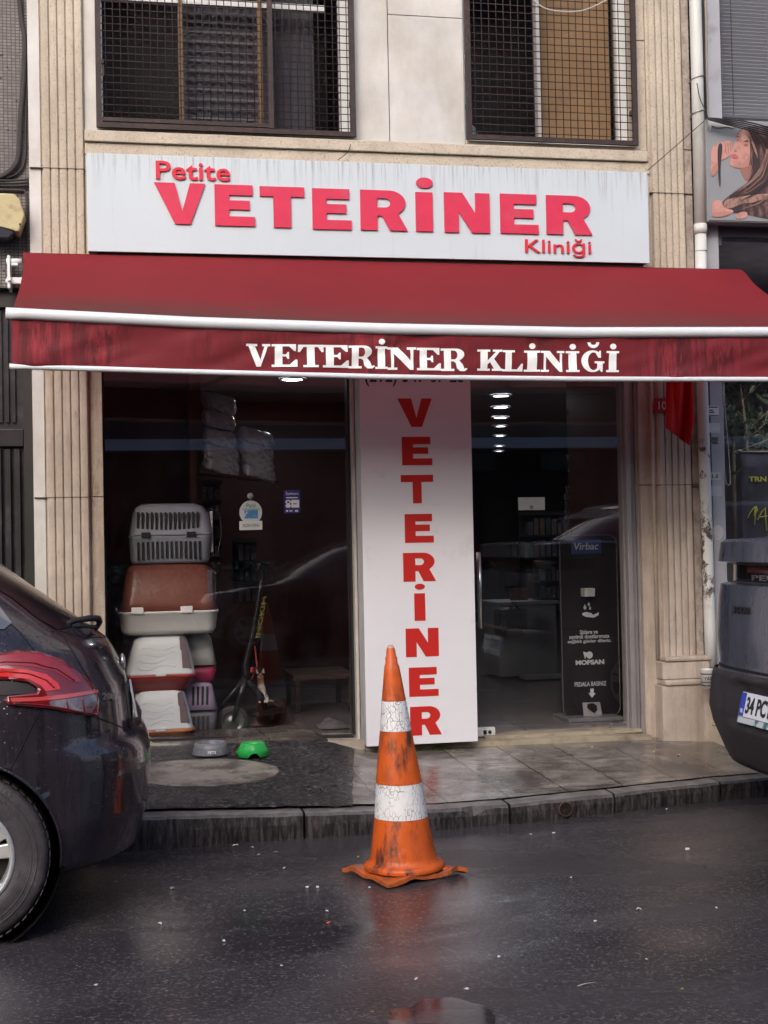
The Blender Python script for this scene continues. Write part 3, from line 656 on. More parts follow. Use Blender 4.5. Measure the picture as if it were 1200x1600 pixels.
mb = MB(); mb.grid(val_pt, 260, 12); vl = build('valance', mb, red_val, aw); so = vl.modifiers.new('t', 'SOLIDIFY'); so.thickness = .0015
mb = MB(); mb.tube([(AX0-.008+(AX1-AX0+.016)*i/n, AY+.005, botz(AX0+(AX1-AX0)*i/n)) for i in range(n+1)], .0135, 12)
build('bottom_bar', mb, white_bar, aw)
TL = [('V', 385, 423, 537), ('E', 425, 465, 537.5), ('T', 466, 506, 538.5), ('E', 504.5, 545.5, 539), ('R', 545, 586.5, 540), ('I', 587, 606, 541),
      ('N', 606, 650.5, 542.5), ('E', 651.5, 689, 543.5), ('R', 689, 731, 544.5), ('K', 746.5, 787, 546), ('L', 786.5, 818, 547), ('I', 820, 845, 547.5),
      ('N', 846, 883, 548), ('I', 885, 906, 548.5), ('G', 909, 945, 548), ('I', 948, 968, 548.5)]
allg = None
for i, (ch, a, c, tp) in enumerate(TL):
    bt = tp+35 if i < 9 else tp+32.5; YY = AY-.012
    fit = (a, tp, c, bt); g = glyph_at(glyph_slab, ch, fit, YY, 0)
    if ch == 'I': merge(g, disc_at(((a+c)/2-5, tp-11.5, (a+c)/2+5, tp-2.5), YY, 0))
    if ch == 'G':
        x0g, x1g, z0g, z1g = rect((a+c)/2-9, tp-13, (a+c)/2+9, tp-4, YY)
        cx = (x0g+x1g)/2; rr = (x1g-x0g)/2; hh = z1g-z0g
        merge(g, stand(curve_mesh([arc(cx, z1g, rr, hh, 180, 360, 10)+arc(cx, z1g, rr*.5, hh*.45, 360, 180, 10)], 0), YY))
    allg = g if allg is None else merge(allg, g)
bmesh.ops.triangulate(allg, faces=allg.faces)
for k in range(26): bmesh.ops.bisect_plane(allg, geom=allg.verts[:]+allg.edges[:]+allg.faces[:], plane_co=(0, 0, 2.30+k*.012), plane_no=(0, 0, 1))
for k in range(1, 150):
    X = AX0+.8+k*.02
    bmesh.ops.bisect_plane(allg, geom=allg.verts[:]+allg.edges[:]+allg.faces[:], plane_co=(X, 0, 0), plane_no=(1, 0, 0))
for v in allg.verts:
    x = v.co.x; zt = barz(x)-.024; zb = botz(x); q = (zt-v.co.z)/(zt-zb); u = (x-AX0-.004)/(AX1-AX0-.008)
    v.co.y = val_pt(u, q)[1]-.0035
for f in allg.faces: f.smooth = True
build('lettering', allg, M('white printed lettering', (.90, .92, .95), .5), vl)
# wall bracket at the end of the roller, folding arms
mb = MB(); bx, bz = W(20, 424, -.06)
mb.box(bx-.028, bx-.012, -.09, .06, bz-.10, bz+.085, .004); mb.box(bx-.012, bx+.03, -.075, -.03, bz+.03, bz+.07, .004); mb.box(bx-.012, bx+.055, -.07, -.03, bz-.07, bz-.035, .004)
mb.tube([(bx-.04, -.05, bz-.055), (bx+.05, -.05, bz-.055)], .013, 10); mb.tube([(bx-.02, -.105, bz-.05), (bx-.02, -.085, bz-.05)], .012, 10); mb.tube([(bx-.035, -.06, bz+.055), (bx+.05, -.06, bz+.055)], .018, 12)
build('bracket', mb, alu_white, aw)
for (xa, s) in ((.55, 1), (2.9, -1)):
    mb = MB(); mb.tube([(xa, -.06, 2.90), (xa+.45*s, -.62, 2.60), (xa+.05*s, AY+.03, barz(xa)-.02)], .016, 10); build('folding_arm', mb, white_bar, aw)

# ------------------------------------------------------------------ the upright sign box
VY = -.15
vs = thing('upright_sign', 'tall white sign box with red letters reading downwards beside the glass door', 'sign', (1.79, 0, .2))
vx0, vx1 = (W(564, 620, VY)[0]+W(571, 1160, VY)[0])/2, (W(735, 620, VY)[0]+W(747, 1155, VY)[0])/2
vz0l, vz0r = W(571, 1167, VY)[1], W(747, 1158, VY)[1]
vw = M('white sign sheet', (.70, .71, .78), .35, var=.03, vscale=2, dirt=(.50, .50, .54), dlo=.6, dhi=.85, dscale=3)
mb = MB(); mb.box(vx0, vx1, VY, VY+.01, (vz0l+vz0r)/2, 2.46, .002); build('panel', mb, vw, vs)
mb = MB(); mb.box(vx0+.002, vx1-.002, VY+.0105, .18, (vz0l+vz0r)/2+.004, 2.46)
mb.box(vx0-.0, vx0+.006, VY+.004, VY+.03, 1.05, 1.09); build('box_side', mb, M('grimy white sign side', (.52, .51, .52), .5, var=.12, c2=(.3, .28, .26), c2s=7, c2st=(1, 1, .3)), vs)
VL = [('V', 621, 622.5, 675, 667), ('E', 628, 682.5, 675, 727), ('T', 626.5, 742, 677, 786.5), ('E', 632.5, 803, 677.5, 848), ('R', 630, 863.5, 681, 908.5),
      ('I', 647.5, 927, 664.5, 970), ('N', 634, 981.5, 685.5, 1026), ('E', 639, 1042.5, 685, 1088), ('R', 641, 1103.5, 690, 1148.5)]
for ch, a, b_, c, d in VL:
    g = glyph_at(glyph_sans, ch, (a, b_, c, d), VY-.0012, .0015, **({'s': .27, 't': .25} if ch == 'T' else {'s': .37, 't': .26}))
    if ch == 'I': merge(g, disc_at((648, 912, 664, 921.5), VY-.0012, .0015))
    build('letter', g, red_text, vs)
g = flat_text('(212) 347 67 28', (570, 575, 725, 604), VY-.001, .012, .001); build('lettering', g, M('black vinyl', (.02, .02, .025), .5), vs)

# ------------------------------------------------------------------ neighbour on the left: mosaic wall above a dark shutter
nb = thing('neighbour_building', 'building at the left edge with grey mosaic wall above a dark ribbed shutter', 'building', (-3, .3, .15))
mo = M('grey mosaic', (.1, .1, .1), .55); p = P(mo)
br = nd(mo, 'ShaderNodeTexBrick'); br.offset = 0; br.inputs['Scale'].default_value = 1; br.inputs['Brick Width'].default_value = .0235; br.inputs['Row Height'].default_value = .018; br.inputs['Mortar Size'].default_value = .003; br.inputs['Mortar Smooth'].default_value = .3
br.inputs['Color1'].default_value = (.17, .155, .155, 1); br.inputs['Color2'].default_value = (.27, .25, .25, 1); br.inputs['Mortar'].default_value = (.055, .045, .047, 1)
lk(mo, coords(mo, rot=(R(90), 0, 0), loc=(0, 0, 0)), br.inputs['Vector'])
cc = mix(mo, ramp(mo, nz(mo, 1.6, 5, .7), .35, .7), br.outputs[0], (.10, .085, .09)); lk(mo, mix(mo, ramp(mo, nz(mo, 30, 1, .5), .70, .72), cc, (.02, .018, .02)), p.inputs['Base Color'])
b = nd(mo, 'ShaderNodeBump'); b.inputs['Strength'].default_value = .8; b.inputs['Distance'].default_value = .004; iv = nd(mo, 'ShaderNodeMath', operation='SUBTRACT'); iv.inputs[0].default_value = 1; lk(mo, br.outputs['Fac'], iv.inputs[1]); lk(mo, iv.outputs[0], b.inputs['Height']); lk(mo, b.outputs[0], p.inputs['Normal'])
mb = MB(); mb.box(-8, XL-.004, .06, .5, 2.90, 9); build('mosaic_wall', mb, mo, nb)
mb = MB(); mb.box(-8, XL-.004, .12, .5, 2.80, 2.897); mb.box(XL-.055, XL-.006, .07, .5, .15, 2.797)
build('lintel', mb, black_metal, nb)
mb = MB(); mb.box(-8, XL-.058, .16, .5, .15, 2.797)
x = -5
while x < XL-.09: mb.box(x, x+.018, .142, .159, 2.14, 2.78); x += .036
x = -5
while x < XL-.09: mb.box(x, x+.030, .125, .159, .2, 1.985); x += .052
mb.box(-5, XL-.06, .12, .159, 2.0, 2.10, .004)
build('shutter', mb, M('dark shutter steel', (.030, .027, .034), .4, metal=.3, var=.3, c2=(.05, .045, .055), c2s=6), nb)
# siren box, cables
bx = rect(0, 303, 38, 370, -.10); cx, cz = W(8, 335, -.1)
t = thing('alarm_siren', 'yellowed alarm siren box with a dark base on the mosaic wall', 'alarm siren', (cx, .0, cz-.12))
def sir(px, py): return W(px, py, -.10)
out = [sir(*q) for q in ((-32, 316), (-24, 305), (0, 302), (22, 303), (31, 312), (39, 336), (30, 362), (24, 362), (4, 352), (-32, 350))]
mb = MB(); mb.prism(out, (-.11, .06)); bmesh.ops.bevel(mb.b, geom=[e for e in mb.b.edges], offset=.010, segments=3, affect='EDGES', profile=.6)
build('cover', mb, M('yellowed plastic', (.47, .40, .23), .5, var=.12, vscale=9, dirt=(.22, .17, .12), dlo=.52, dhi=.8, dscale=12), t)
out = [sir(*q) for q in ((-32, 351.5), (4, 353.5), (23, 363.5), (14, 372), (-26, 372))]
mb = MB(); mb.prism(out, (-.105, .06)); bmesh.ops.bevel(mb.b, geom=[e for e in mb.b.edges], offset=.005, segments=2, affect='EDGES'); build('base', mb, M('dark tinted lens', (.03, .032, .045), .25), t)
mb = MB(); q = W(31, 350, -.118); mb.tube([(q[0], -.115, q[1]), (q[0], -.108, q[1])], .006, 8); build('screw', mb, black_metal, t)
cable_m = M('dark grey conduit', (.055, .045, .050), .55, bump=.8, bscale=8, bst=(.1, .1, 40)); cable_d = M('black cable', (.02, .016, .018), .5)
def cable(pxs, Y, r, label, m=cable_d, name='cable', grp=None, n=7):
    pts = [Vector((W(a, b, Y)[0], Y, W(a, b, Y)[1])) for a, b in pxs]; out = []
    for i in range(len(pts)-1):
        p0, p1, p2, p3 = pts[max(i-1, 0)], pts[i], pts[i+1], pts[min(i+2, len(pts)-1)]
        for k in range(6):
            s = k/6; out.append(.5*((2*p1)+(p2-p0)*s+(2*p0-5*p1+4*p2-p3)*s*s+(3*p1-p0-3*p2+p3)*s**3))
    out.append(pts[-1]); c = Vector(out[0]); mb = MB(); mb.tube([o-c for o in out], r, n); o = build(name, mb, m); o.location = c
    return tag(o, label, 'cable', grp)
cable([(28, -30), (33, 30), (38, 60), (36, 130), (32, 180), (29, 240), (20, 262), (0, 276), (-30, 280)], .035, .0145, 'thick ribbed grey conduit curving down the mosaic wall', cable_m, n=10)
cable([(31, -30), (36, 40), (41, 110), (40, 200), (40, 240), (33, 265), (12, 278), (-20, 279)], .045, .006, 'thin black cable hugging the right of the ribbed conduit')
for k, lb in enumerate(('upper', 'middle', 'lower')): cable([(-30, 281+k*4), (20, 282+k*4.3), (45, 280+k*4.6)], .03, .0065, '%s of three horizontal cables above the alarm siren' % lb)
cable([(-10, 296), (30, 297), (40, 302), (42, 330), (40, 400)], .04, .008, 'dark cable bending down the wall beside the alarm siren', cable_m)

# ------------------------------------------------------------------ neighbour on the right
nr = thing('salon_building', 'grey metal fronted building at the right edge with blinds upstairs', 'building', (5, .3, .15))
gm = M('grey painted metal', (.36, .37, .42), .45, var=.06, dirt=(.22, .21, .23), dlo=.58, dhi=.8, dscale=5, bump=.05, bscale=30)
brk = M('dark brick', (.09, .06, .06), .9); p = P(brk); br = nd(brk, 'ShaderNodeTexBrick'); br.inputs['Scale'].default_value = 1; br.inputs['Brick Width'].default_value = .2; br.inputs['Row Height'].default_value = .065; br.inputs['Mortar Size'].default_value = .006
br.inputs['Color1'].default_value = (.09, .06, .06, 1); br.inputs['Color2'].default_value = (.13, .085, .08, 1); br.inputs['Mortar'].default_value = (.03, .02, .02, 1); lk(brk, coords(brk, rot=(R(90), 0, 0)), br.inputs['Vector']); lk(brk, br.outputs[0], p.inputs['Base Color'])
mb = MB(); mb.box(3.604, 3.74, .10, .6, .1, 9); build('brick_wall', mb, brk, nr)
x_up = W(1127, 120, .03)[0]; x_lo = W(1131, 700, .03)[0]; xp0 = W(1108, 120, .03)[0]
mb = MB(); mb.box(3.735, x_up, .03, .6, 4.01, 9, .003); mb.box(3.70, x_lo, .03, .6, .12, 3.37, .003); mb.box(x_up+.001, 6, .045, .12, 3.985, 4.03)
build('metal_post', mb, gm, nr)
mb = MB(); mb.box(x_up+.001, 6, .08, .085, 4.031, 6.5); uw = build('window', mb, glass_up, nr)
mb = MB(); z = 4.10
while z < 5.6:
    mb.box(x_up+.006, 5.6, .135, .160, z, z+.0015, rot=('X', R(-38))); z += .0235
build('blind', mb, M('grey blind slats', (.78, .80, .84), .5), uw)
mb = MB(); mb.box(x_up, 6, .55, .6, 3.9, 6.5); mb.box(x_up, 12, .6, 6, 3.41, 9); mb.box(6, 12, .03, .6, 3.41, 9); mb.box(6, 12, .03, 3, .1, 3.4); build('room_wall', mb, M('grey dim room', (.13, .13, .15), .9), uw)
mb = MB(); mb.tube([(W(1143, 50, .13)[0], .13, 4.1), (W(1142, 50, .13)[0], .13, 6)], .002, 5); build('blind_cord', mb, curtain, uw)
mb = MB(); fx = x_lo
mb.box(fx+.001, 6, .02, .12, 3.355, 3.38); mb.box(fx+.002, fx+.03, .05, .12, 3.24, 3.354); mb.box(fx+.001, 6, .06, .12, 3.30, 3.353); build('window_head', mb, M('dark grey frame', (.10, .10, .115), .5), nr)
mb = MB(); mb.box(fx+.001, 6, .085, .09, .5, 3.30); lw = build('window', mb, glass, nr)
mb = MB(); mb.box(fx, 6, 2.5, 2.55, .1, 3.4); mb.box(fx, 6, .2, 2.5, 3.30, 3.4); mb.box(fx-.02, fx, .2, 2.5, .2, 3.4); mb.box(fx, 6, .2, 2.5, .1, .2); build('room_wall', mb, M('salon wall sky reflection tone', (.5, .5, .54), .8, var=.2), lw)  # wall colour paled to stand in for sky reflected in this glass
mb = MB(); mb.box(fx+.001, 6, .03, .16, .12, .49); build('sill_wall', mb, gm, nr)
# rain pipe
white_pipe = M('white rain pipe', (.58, .60, .59), .45, var=.05, c2=(.44, .42, .38), c2s=5, c2lo=.5, c2hi=.8, c2st=(1, 1, .2), dirt=(.24, .22, .18), dlo=.66, dhi=.78, dscale=14)
def poster_rest(m, z0, z1):
    p = P(m); old = p.inputs['Base Color'].links[0].from_socket
    tx = nd(m, 'ShaderNodeTexCoord'); sp = nd(m, 'ShaderNodeSeparateXYZ'); lk(m, tx.outputs['Object'], sp.inputs[0])
    v = nd(m, 'ShaderNodeTexVoronoi', feature='F1', distance='CHEBYCHEV'); v.inputs['Scale'].default_value = 8; lk(m, coords(m, (1.4, 1.4, 1)), v.inputs['Vector'])
    cc = nd(m, 'ShaderNodeSeparateColor'); lk(m, v.outputs['Color'], cc.inputs[0])
    msk = nd(m, 'ShaderNodeMapRange', interpolation_type='STEPPED') if False else nd(m, 'ShaderNodeMapRange'); msk.inputs[1].default_value = z0; msk.inputs[2].default_value = z0+.12; lk(m, sp.outputs[2], msk.inputs[0])
    ms2 = nd(m, 'ShaderNodeMapRange'); ms2.inputs[1].default_value = z1; ms2.inputs[2].default_value = z1-.02; lk(m, sp.outputs[2], ms2.inputs[0])
    a = nd(m, 'ShaderNodeMath', operation='MULTIPLY'); lk(m, msk.outputs[0], a.inputs[0]); lk(m, ms2.outputs[0], a.inputs[1])
    d = ramp(m, nz(m, 34, 5, .75, (1, 1, .6)), .46, .54); e = ramp(m, cc.outputs[0], .38, .44)
    mm = nd(m, 'ShaderNodeMath', operation='MAXIMUM'); m3 = nd(m, 'ShaderNodeMath', operation='MULTIPLY')
    lk(m, d, m3.inputs[0]); lk(m, e, m3.inputs[1])
    a2 = nd(m, 'ShaderNodeMath', operation='MULTIPLY'); lk(m, a.outputs[0], a2.inputs[0]); lk(m, m3.outputs[0], a2.inputs[1])
    lk(m, mix(m, a2.outputs[0], old, (.085, .06, .055)), p.inputs['Base Color'])
PX = 3.667; PY = -.03
poster_rest(white_pipe, .95+0, 2.02)
rp = thing('rain_pipe', 'white rain pipe with torn poster scraps beside the right pilaster', 'drainpipe', (PX, PY, 0))
jz = W(1092, 358, PY)[1]
def pc_(a, b_): q = W(a, b_, PY); return (q[0], PY, q[1])
pj = pc_(1094.5, 358); mb = MB(); mb.tube([pj, pc_(1089, 100), (pc_(1089, 100)[0]-.01, PY, 9)], .038, 24); build('upper_pipe', mb, white_pipe, rp)
mb = MB(); mb.tube([pc_(1111, 1042), pc_(1109, 980), pc_(1105, 850), pc_(1098.5, 650), pc_(1097, 600), (pj[0], PY, pj[2]-.002)], .036, 24); build('lower_pipe', mb, white_pipe, rp)
for q in ((.03, .0495, 0), (.003, .048, -.137)): mb = MB(); mb.tube([(pj[0], PY, jz+q[2]-q[0]), (pj[0], PY, jz+q[2]+q[0])], q[1]-.008, 20); build('collar', mb, white_pipe, rp)
wire_m = M('grey tie wire', (.30, .28, .27), .4, metal=.5)
for i, (py, lb) in enumerate(((122, 'upper'), (176, 'lower'))):
    z = W(1092, py, PY)[1]; mb = MB()
    mb.tube([(W(1090, py, PY)[0]+.041*math.cos(a), PY+.041*math.sin(a), z+.012*math.cos(a)) for a in [2*PI*k/24 for k in range(25)]], .004, 6)
    mb.tube([(PX-.05, PY-.015, z-.01), (PX-.075, PY+.03, z-.03), (PX-.07, .1, z-.03)], .003, 5)
    build('tie_wire', mb, wire_m, rp)
cable([(1101, -20), (1103, 40), (1104, 110), (1106, 190)], .01, .008, 'pale rope like cable running beside the rain pipe', M('pale rope cable', (.36, .33, .29), .8))
cable([(1096, -20), (1099, 40), (1101, 100), (1104, 165), (1104, 188)], -.03, .0035, 'thin black cable running down beside the rain pipe')
cable([(1089, 130), (1094, 155), (1102, 172), (1106, 184)], -.10, .003, 'short loose wire tied to the rain pipe')
cable([(1012, 266), (1040, 242), (1072, 214), (1106, 184)], -.10, .0028, 'thin cable slanting from the shop sign up to the rain pipe')
for k in range(5): cable([(1106, 184+k*.6), (1130, 186+k*1.8), (1165, 190+k*3), (1200, 199+k*3.2), (1240, 214+k*3)], -.14-.004*k, .0042, '%s black cable of the bundle along the top of the woman poster' % ('topmost', 'second', 'third', 'fourth', 'lowest')[k])
cable([(548, 225), (543, 238), (528, 250)], -.05, .0025, 'short loose wire hanging under the sill of the wider upper window')
cable([(826, -6), (850, 12), (880, 18), (915, 15), (955, -4)], -.08, .004, 'pale cable sagging across the top of the narrower upper window', M('pale cable', (.5, .48, .46), .6))

# advertising box with the picture of a woman
LBY = -.08
lb = thing('poster_box', 'poster box showing a woman with long brown hair beside the rain pipe', 'poster', (4.3, 0, 3.4))
lx0 = W(1104, 260, LBY)[0]; lz1 = W(1112, 186, LBY)[1]; lz0 = W(1112, 346, LBY)[1]
mb = MB(); mb.box(lx0, 5.6, LBY, .04, lz0, lz1, .004); build('case', mb, M('poster case', (.28, .28, .30), .5, var=.1), lb)
mb = MB(); mb.box(lx0+.006, 5.6, LBY-.006, LBY-.001, lz0+.008, lz1-.008)
build('poster_sheet', mb, M('grey poster ground', (.245, .26, .29), .5, var=.05), lb)
def poster_shape(pts, layer, m, name, smooth=True):
    px = [(1040+a/3.8125, b/3.8125) for a, b in pts]; Y = LBY-.0065-.0012*layer
    q = [W(a, b, Y) for a, b in px]
    if smooth:
        for _ in range(2): q = [(((1-t)*q[i][0]+t*q[(i+1) % len(q)][0]), ((1-t)*q[i][1]+t*q[(i+1) % len(q)][1])) for i in range(len(q)) for t in (.25, .75)]
    return stand(curve_mesh([q], .0008), Y)
skin1 = M('printed skin', (.52, .27, .24), .55, c2=(.34, .15, .13), c2s=11); skin2 = M('printed skin shade', (.30, .14, .12), .55); hair1 = M('printed hair', (.045, .028, .032), .5, c2=(.20, .115, .10), c2s=14, c2lo=.52, c2hi=.68, c2st=(1.2, 1, .45)); hair_l = M('printed hair light', (.34, .20, .17), .5, c2=(.10, .055, .05), c2s=30, c2st=(1, 1, .6)); lip = M('printed lips', (.45, .12, .12), .5)
def ps(name, pts, layer, m): return build(name, poster_shape(pts, layer, m, name), m, lb)
pic = ps('printed_hair', [(455, 765), (425, 800), (412, 860), (450, 900), (500, 960), (505, 1060), (470, 1110), (400, 1150), (345, 1190), (320, 1240), (345, 1262), (470, 1275), (620, 1310), (760, 1310), (760, 740), (600, 750), (500, 752)], 1, hair1)
ps('printed_face', [(462, 765), (430, 800), (412, 850), (402, 880), (385, 920), (392, 945), (380, 965), (385, 985), (410, 1000), (470, 1005), (500, 980), (505, 900), (500, 820), (480, 780)], 2, skin1)
ps('printed_neck', [(440, 1000), (452, 1030), (478, 1085), (505, 1060), (520, 1020), (505, 970)], 1.6, skin2)
ps('printed_hand', [(392, 915), (372, 935), (345, 950), (322, 960), (318, 1010), (275, 1065), (268, 990), (272, 880), (300, 855), (345, 845), (385, 832), (398, 870)], 3, skin1)
for k in range(3): ps('printed_finger_line', [(352+16*k, 856-4*k), (356+16*k, 856-4*k), (364+14*k, 918-6*k), (360+14*k, 920-6*k)], 4, skin2)
ps('printed_hair_lock', [(318, 850), (340, 858), (335, 920), (326, 1000), (330, 1110), (318, 1112), (312, 1000), (308, 900)], 4.2, hair1)
ps('printed_arm', [(275, 1200), (330, 1185), (345, 1240), (420, 1255), (360, 1290), (276, 1296)], 3, skin1)
ps('printed_shoulder', [(430, 1265), (490, 1258), (485, 1300), (415, 1306)], 3, skin1)
ps('printed_hair_shine', [(600, 880), (612, 900), (600, 980), (560, 1050), (480, 1110), (400, 1165), (440, 1135), (520, 1060), (570, 990), (592, 930)], 3, hair_l)
ps('printed_hair_shine', [(345, 1195), (420, 1175), (520, 1160), (640, 1150), (640, 1180), (560, 1200), (450, 1215), (380, 1245), (352, 1240)], 3, hair_l)
ps('printed_hair_shine', [(470, 765), (500, 790), (545, 900), (552, 960), (520, 870), (484, 800)], 3, hair_l)
ps('printed_eye', [(418, 838), (430, 826), (440, 834), (432, 842)], 4, skin2); ps('printed_eye', [(462, 866), (480, 852), (496, 866), (478, 874)], 4, skin2)
ps('printed_brow', [(418, 820), (432, 808), (444, 816), (430, 816)], 4, hair1); ps('printed_brow', [(460, 846), (482, 832), (498, 848), (480, 842)], 4, hair1)
ps('printed_lips', [(388, 925), (404, 915), (424, 922), (440, 940), (418, 948), (398, 944)], 4, lip); ps('printed_nose', [(412, 890), (426, 898), (420, 908), (404, 900)], 4, skin2)
hairc = [M('printed strand %d' % i, c, .5) for i, c in enumerate(((.07, .038, .036), (.13, .07, .06), (.025, .016, .02), (.24, .14, .115)))]
rs = random.Random(2)
flow = [[(505, 770), (560, 830), (600, 930), (560, 1040), (480, 1110), (400, 1160), (345, 1215)], [(520, 765), (620, 860), (650, 980), (600, 1090), (520, 1150), (430, 1190), (360, 1240)], [(540, 762), (680, 880), (700, 1020), (650, 1140), (560, 1200), (470, 1230), (400, 1262)], [(470, 768), (505, 830), (520, 900), (515, 960), (500, 1040), (480, 1080)], [(600, 760), (740, 900), (760, 1060), (720, 1190), (640, 1240), (560, 1280)]]
for k in range(46):
    f_ = flow[k % 5]; dx_, dy_ = rs.uniform(-26, 30), rs.uniform(-16, 20); w_ = rs.uniform(2.0, 5.0); pts = [(a+dx_*(.3+.7*i/6), b_+dy_*(.3+.7*i/6)) for i, (a, b_) in enumerate(f_)]
    sm_ = []
    for i in range(len(pts)-1):
        for q in range(4): s = q/4; sm_.append((pts[i][0]*(1-s)+pts[i+1][0]*s, pts[i][1]*(1-s)+pts[i+1][1]*s))
    i0 = rs.randrange(0, 6); i1 = rs.randrange(len(sm_)-8, len(sm_)); sm_ = sm_[i0:i1]
    if min(a for a, b_ in sm_) < 455 and max(b_ for a, b_ in sm_) < 1080: continue
    n_ = len(sm_)-1; up_ = [(a, b_-w_*math.sin(PI*i/n_)) for i, (a, b_) in enumerate(sm_)]; dn_ = [(a+w_*.6*math.sin(PI*i/n_), b_+w_*math.sin(PI*i/n_)) for i, (a, b_) in enumerate(sm_)][::-1]
    ps('printed_strand', up_[:-1]+dn_[:-1], 3.2+.02*k, hairc[rs.randrange(4)])
sk3 = M('printed skin light', (.66, .40, .35), .55); sk4 = M('printed skin mid', (.42, .20, .17), .55)
ps('printed_forehead', [(448, 800), (468, 790), (490, 830), (470, 842), (450, 838)], 3, sk3)
ps('printed_jaw_shade', [(500, 900), (503, 980), (470, 1004), (412, 998), (392, 980), (440, 985), (480, 960)], 3.05, sk4); ps('printed_arm_shade', [(276, 1262), (360, 1262), (400, 1262), (350, 1290), (277, 1295)], 4, sk4)
ps('printed_arm_shade', [(270, 1000), (318, 960), (316, 1010), (274, 1062)], 4, sk4)
tp_ = [(240, 700), (420, 742), (400, 768), (370, 752), (300, 764), (275, 740), (268, 800), (255, 720)]
ps('torn_paper', tp_, 4.5, M('torn paper edge', (.42, .41, .42), .8))
# stickers on the grey post
def flat_sticker(pxr, Y, label, m, name='sticker', marks=None, grp=None, cat='sticker'):
    x0, x1, z0, z1 = rect(*pxr, Y); mb = MB(); mb.box(x0, x1, Y-.0015, Y, z0, z1)
    t = thing(name, label, cat, ((x0+x1)/2, Y, z0), 0, grp) if marks else None
    o = build('sheet' if marks else name, mb, m, t)
    if marks:
        g = MB()
        for (a, b_, c, d) in marks: g.box(x0+(x1-x0)*a, x0+(x1-x0)*c, Y-.0025, Y-.0016, z0+(z1-z0)*b_, z0+(z1-z0)*d)
        build('print', g, M('sticker print', (.06, .06, .07), .6), t); return t
    return tag(o, label, cat, grp)
paper = M('worn paper', (.52, .52, .55), .7, var=.12, c2=(.36, .36, .39), c2s=20); paper_w = M('white label', (.68, .69, .72), .6)
flat_sticker((1107, 634, 1123, 650), .03, 'white printed label with dark lines high on the grey metal post', paper_w, marks=[(.05, .8, .9, .92), (.05, .5, .45, .62), (.05, .3, .55, .42), (.03, .03, .97, .1)])
flat_sticker((1106, 661, 1125, 676), .03, 'torn white sticker below the printed label on the grey post', paper)
flat_sticker((1107, 683, 1122, 694), .03, 'small dark sticker on the grey post below the torn white one', M('dark sticker', (.07, .07, .08), .6, c2=(.3, .3, .3), c2s=60), marks=None)
flat_sticker((1109, 738, 1126, 750), .03, 'pale sticker with scribbled marks halfway up the grey post', paper, marks=[(.2, .2, .3, .7), (.45, .3, .75, .42), (.6, .42, .7, .8)])
flat_sticker((1110, 759, 1127, 775), .03, 'plain pale blue grey sticker on the grey post', M('faded sticker', (.46, .48, .55), .7, var=.1))
x0, x1, z0, z1 = rect(1112, 820, 1130, 844, .03); mb = stand(curve_mesh([arc((x0+x1)/2, (z0+z1)/2, (x1-x0)/2, (z1-z0)/2, 0, 345, 23)], .0015), .029)
tag(build('sticker', mb, paper), 'round faded sticker low on the grey post', 'sticker')
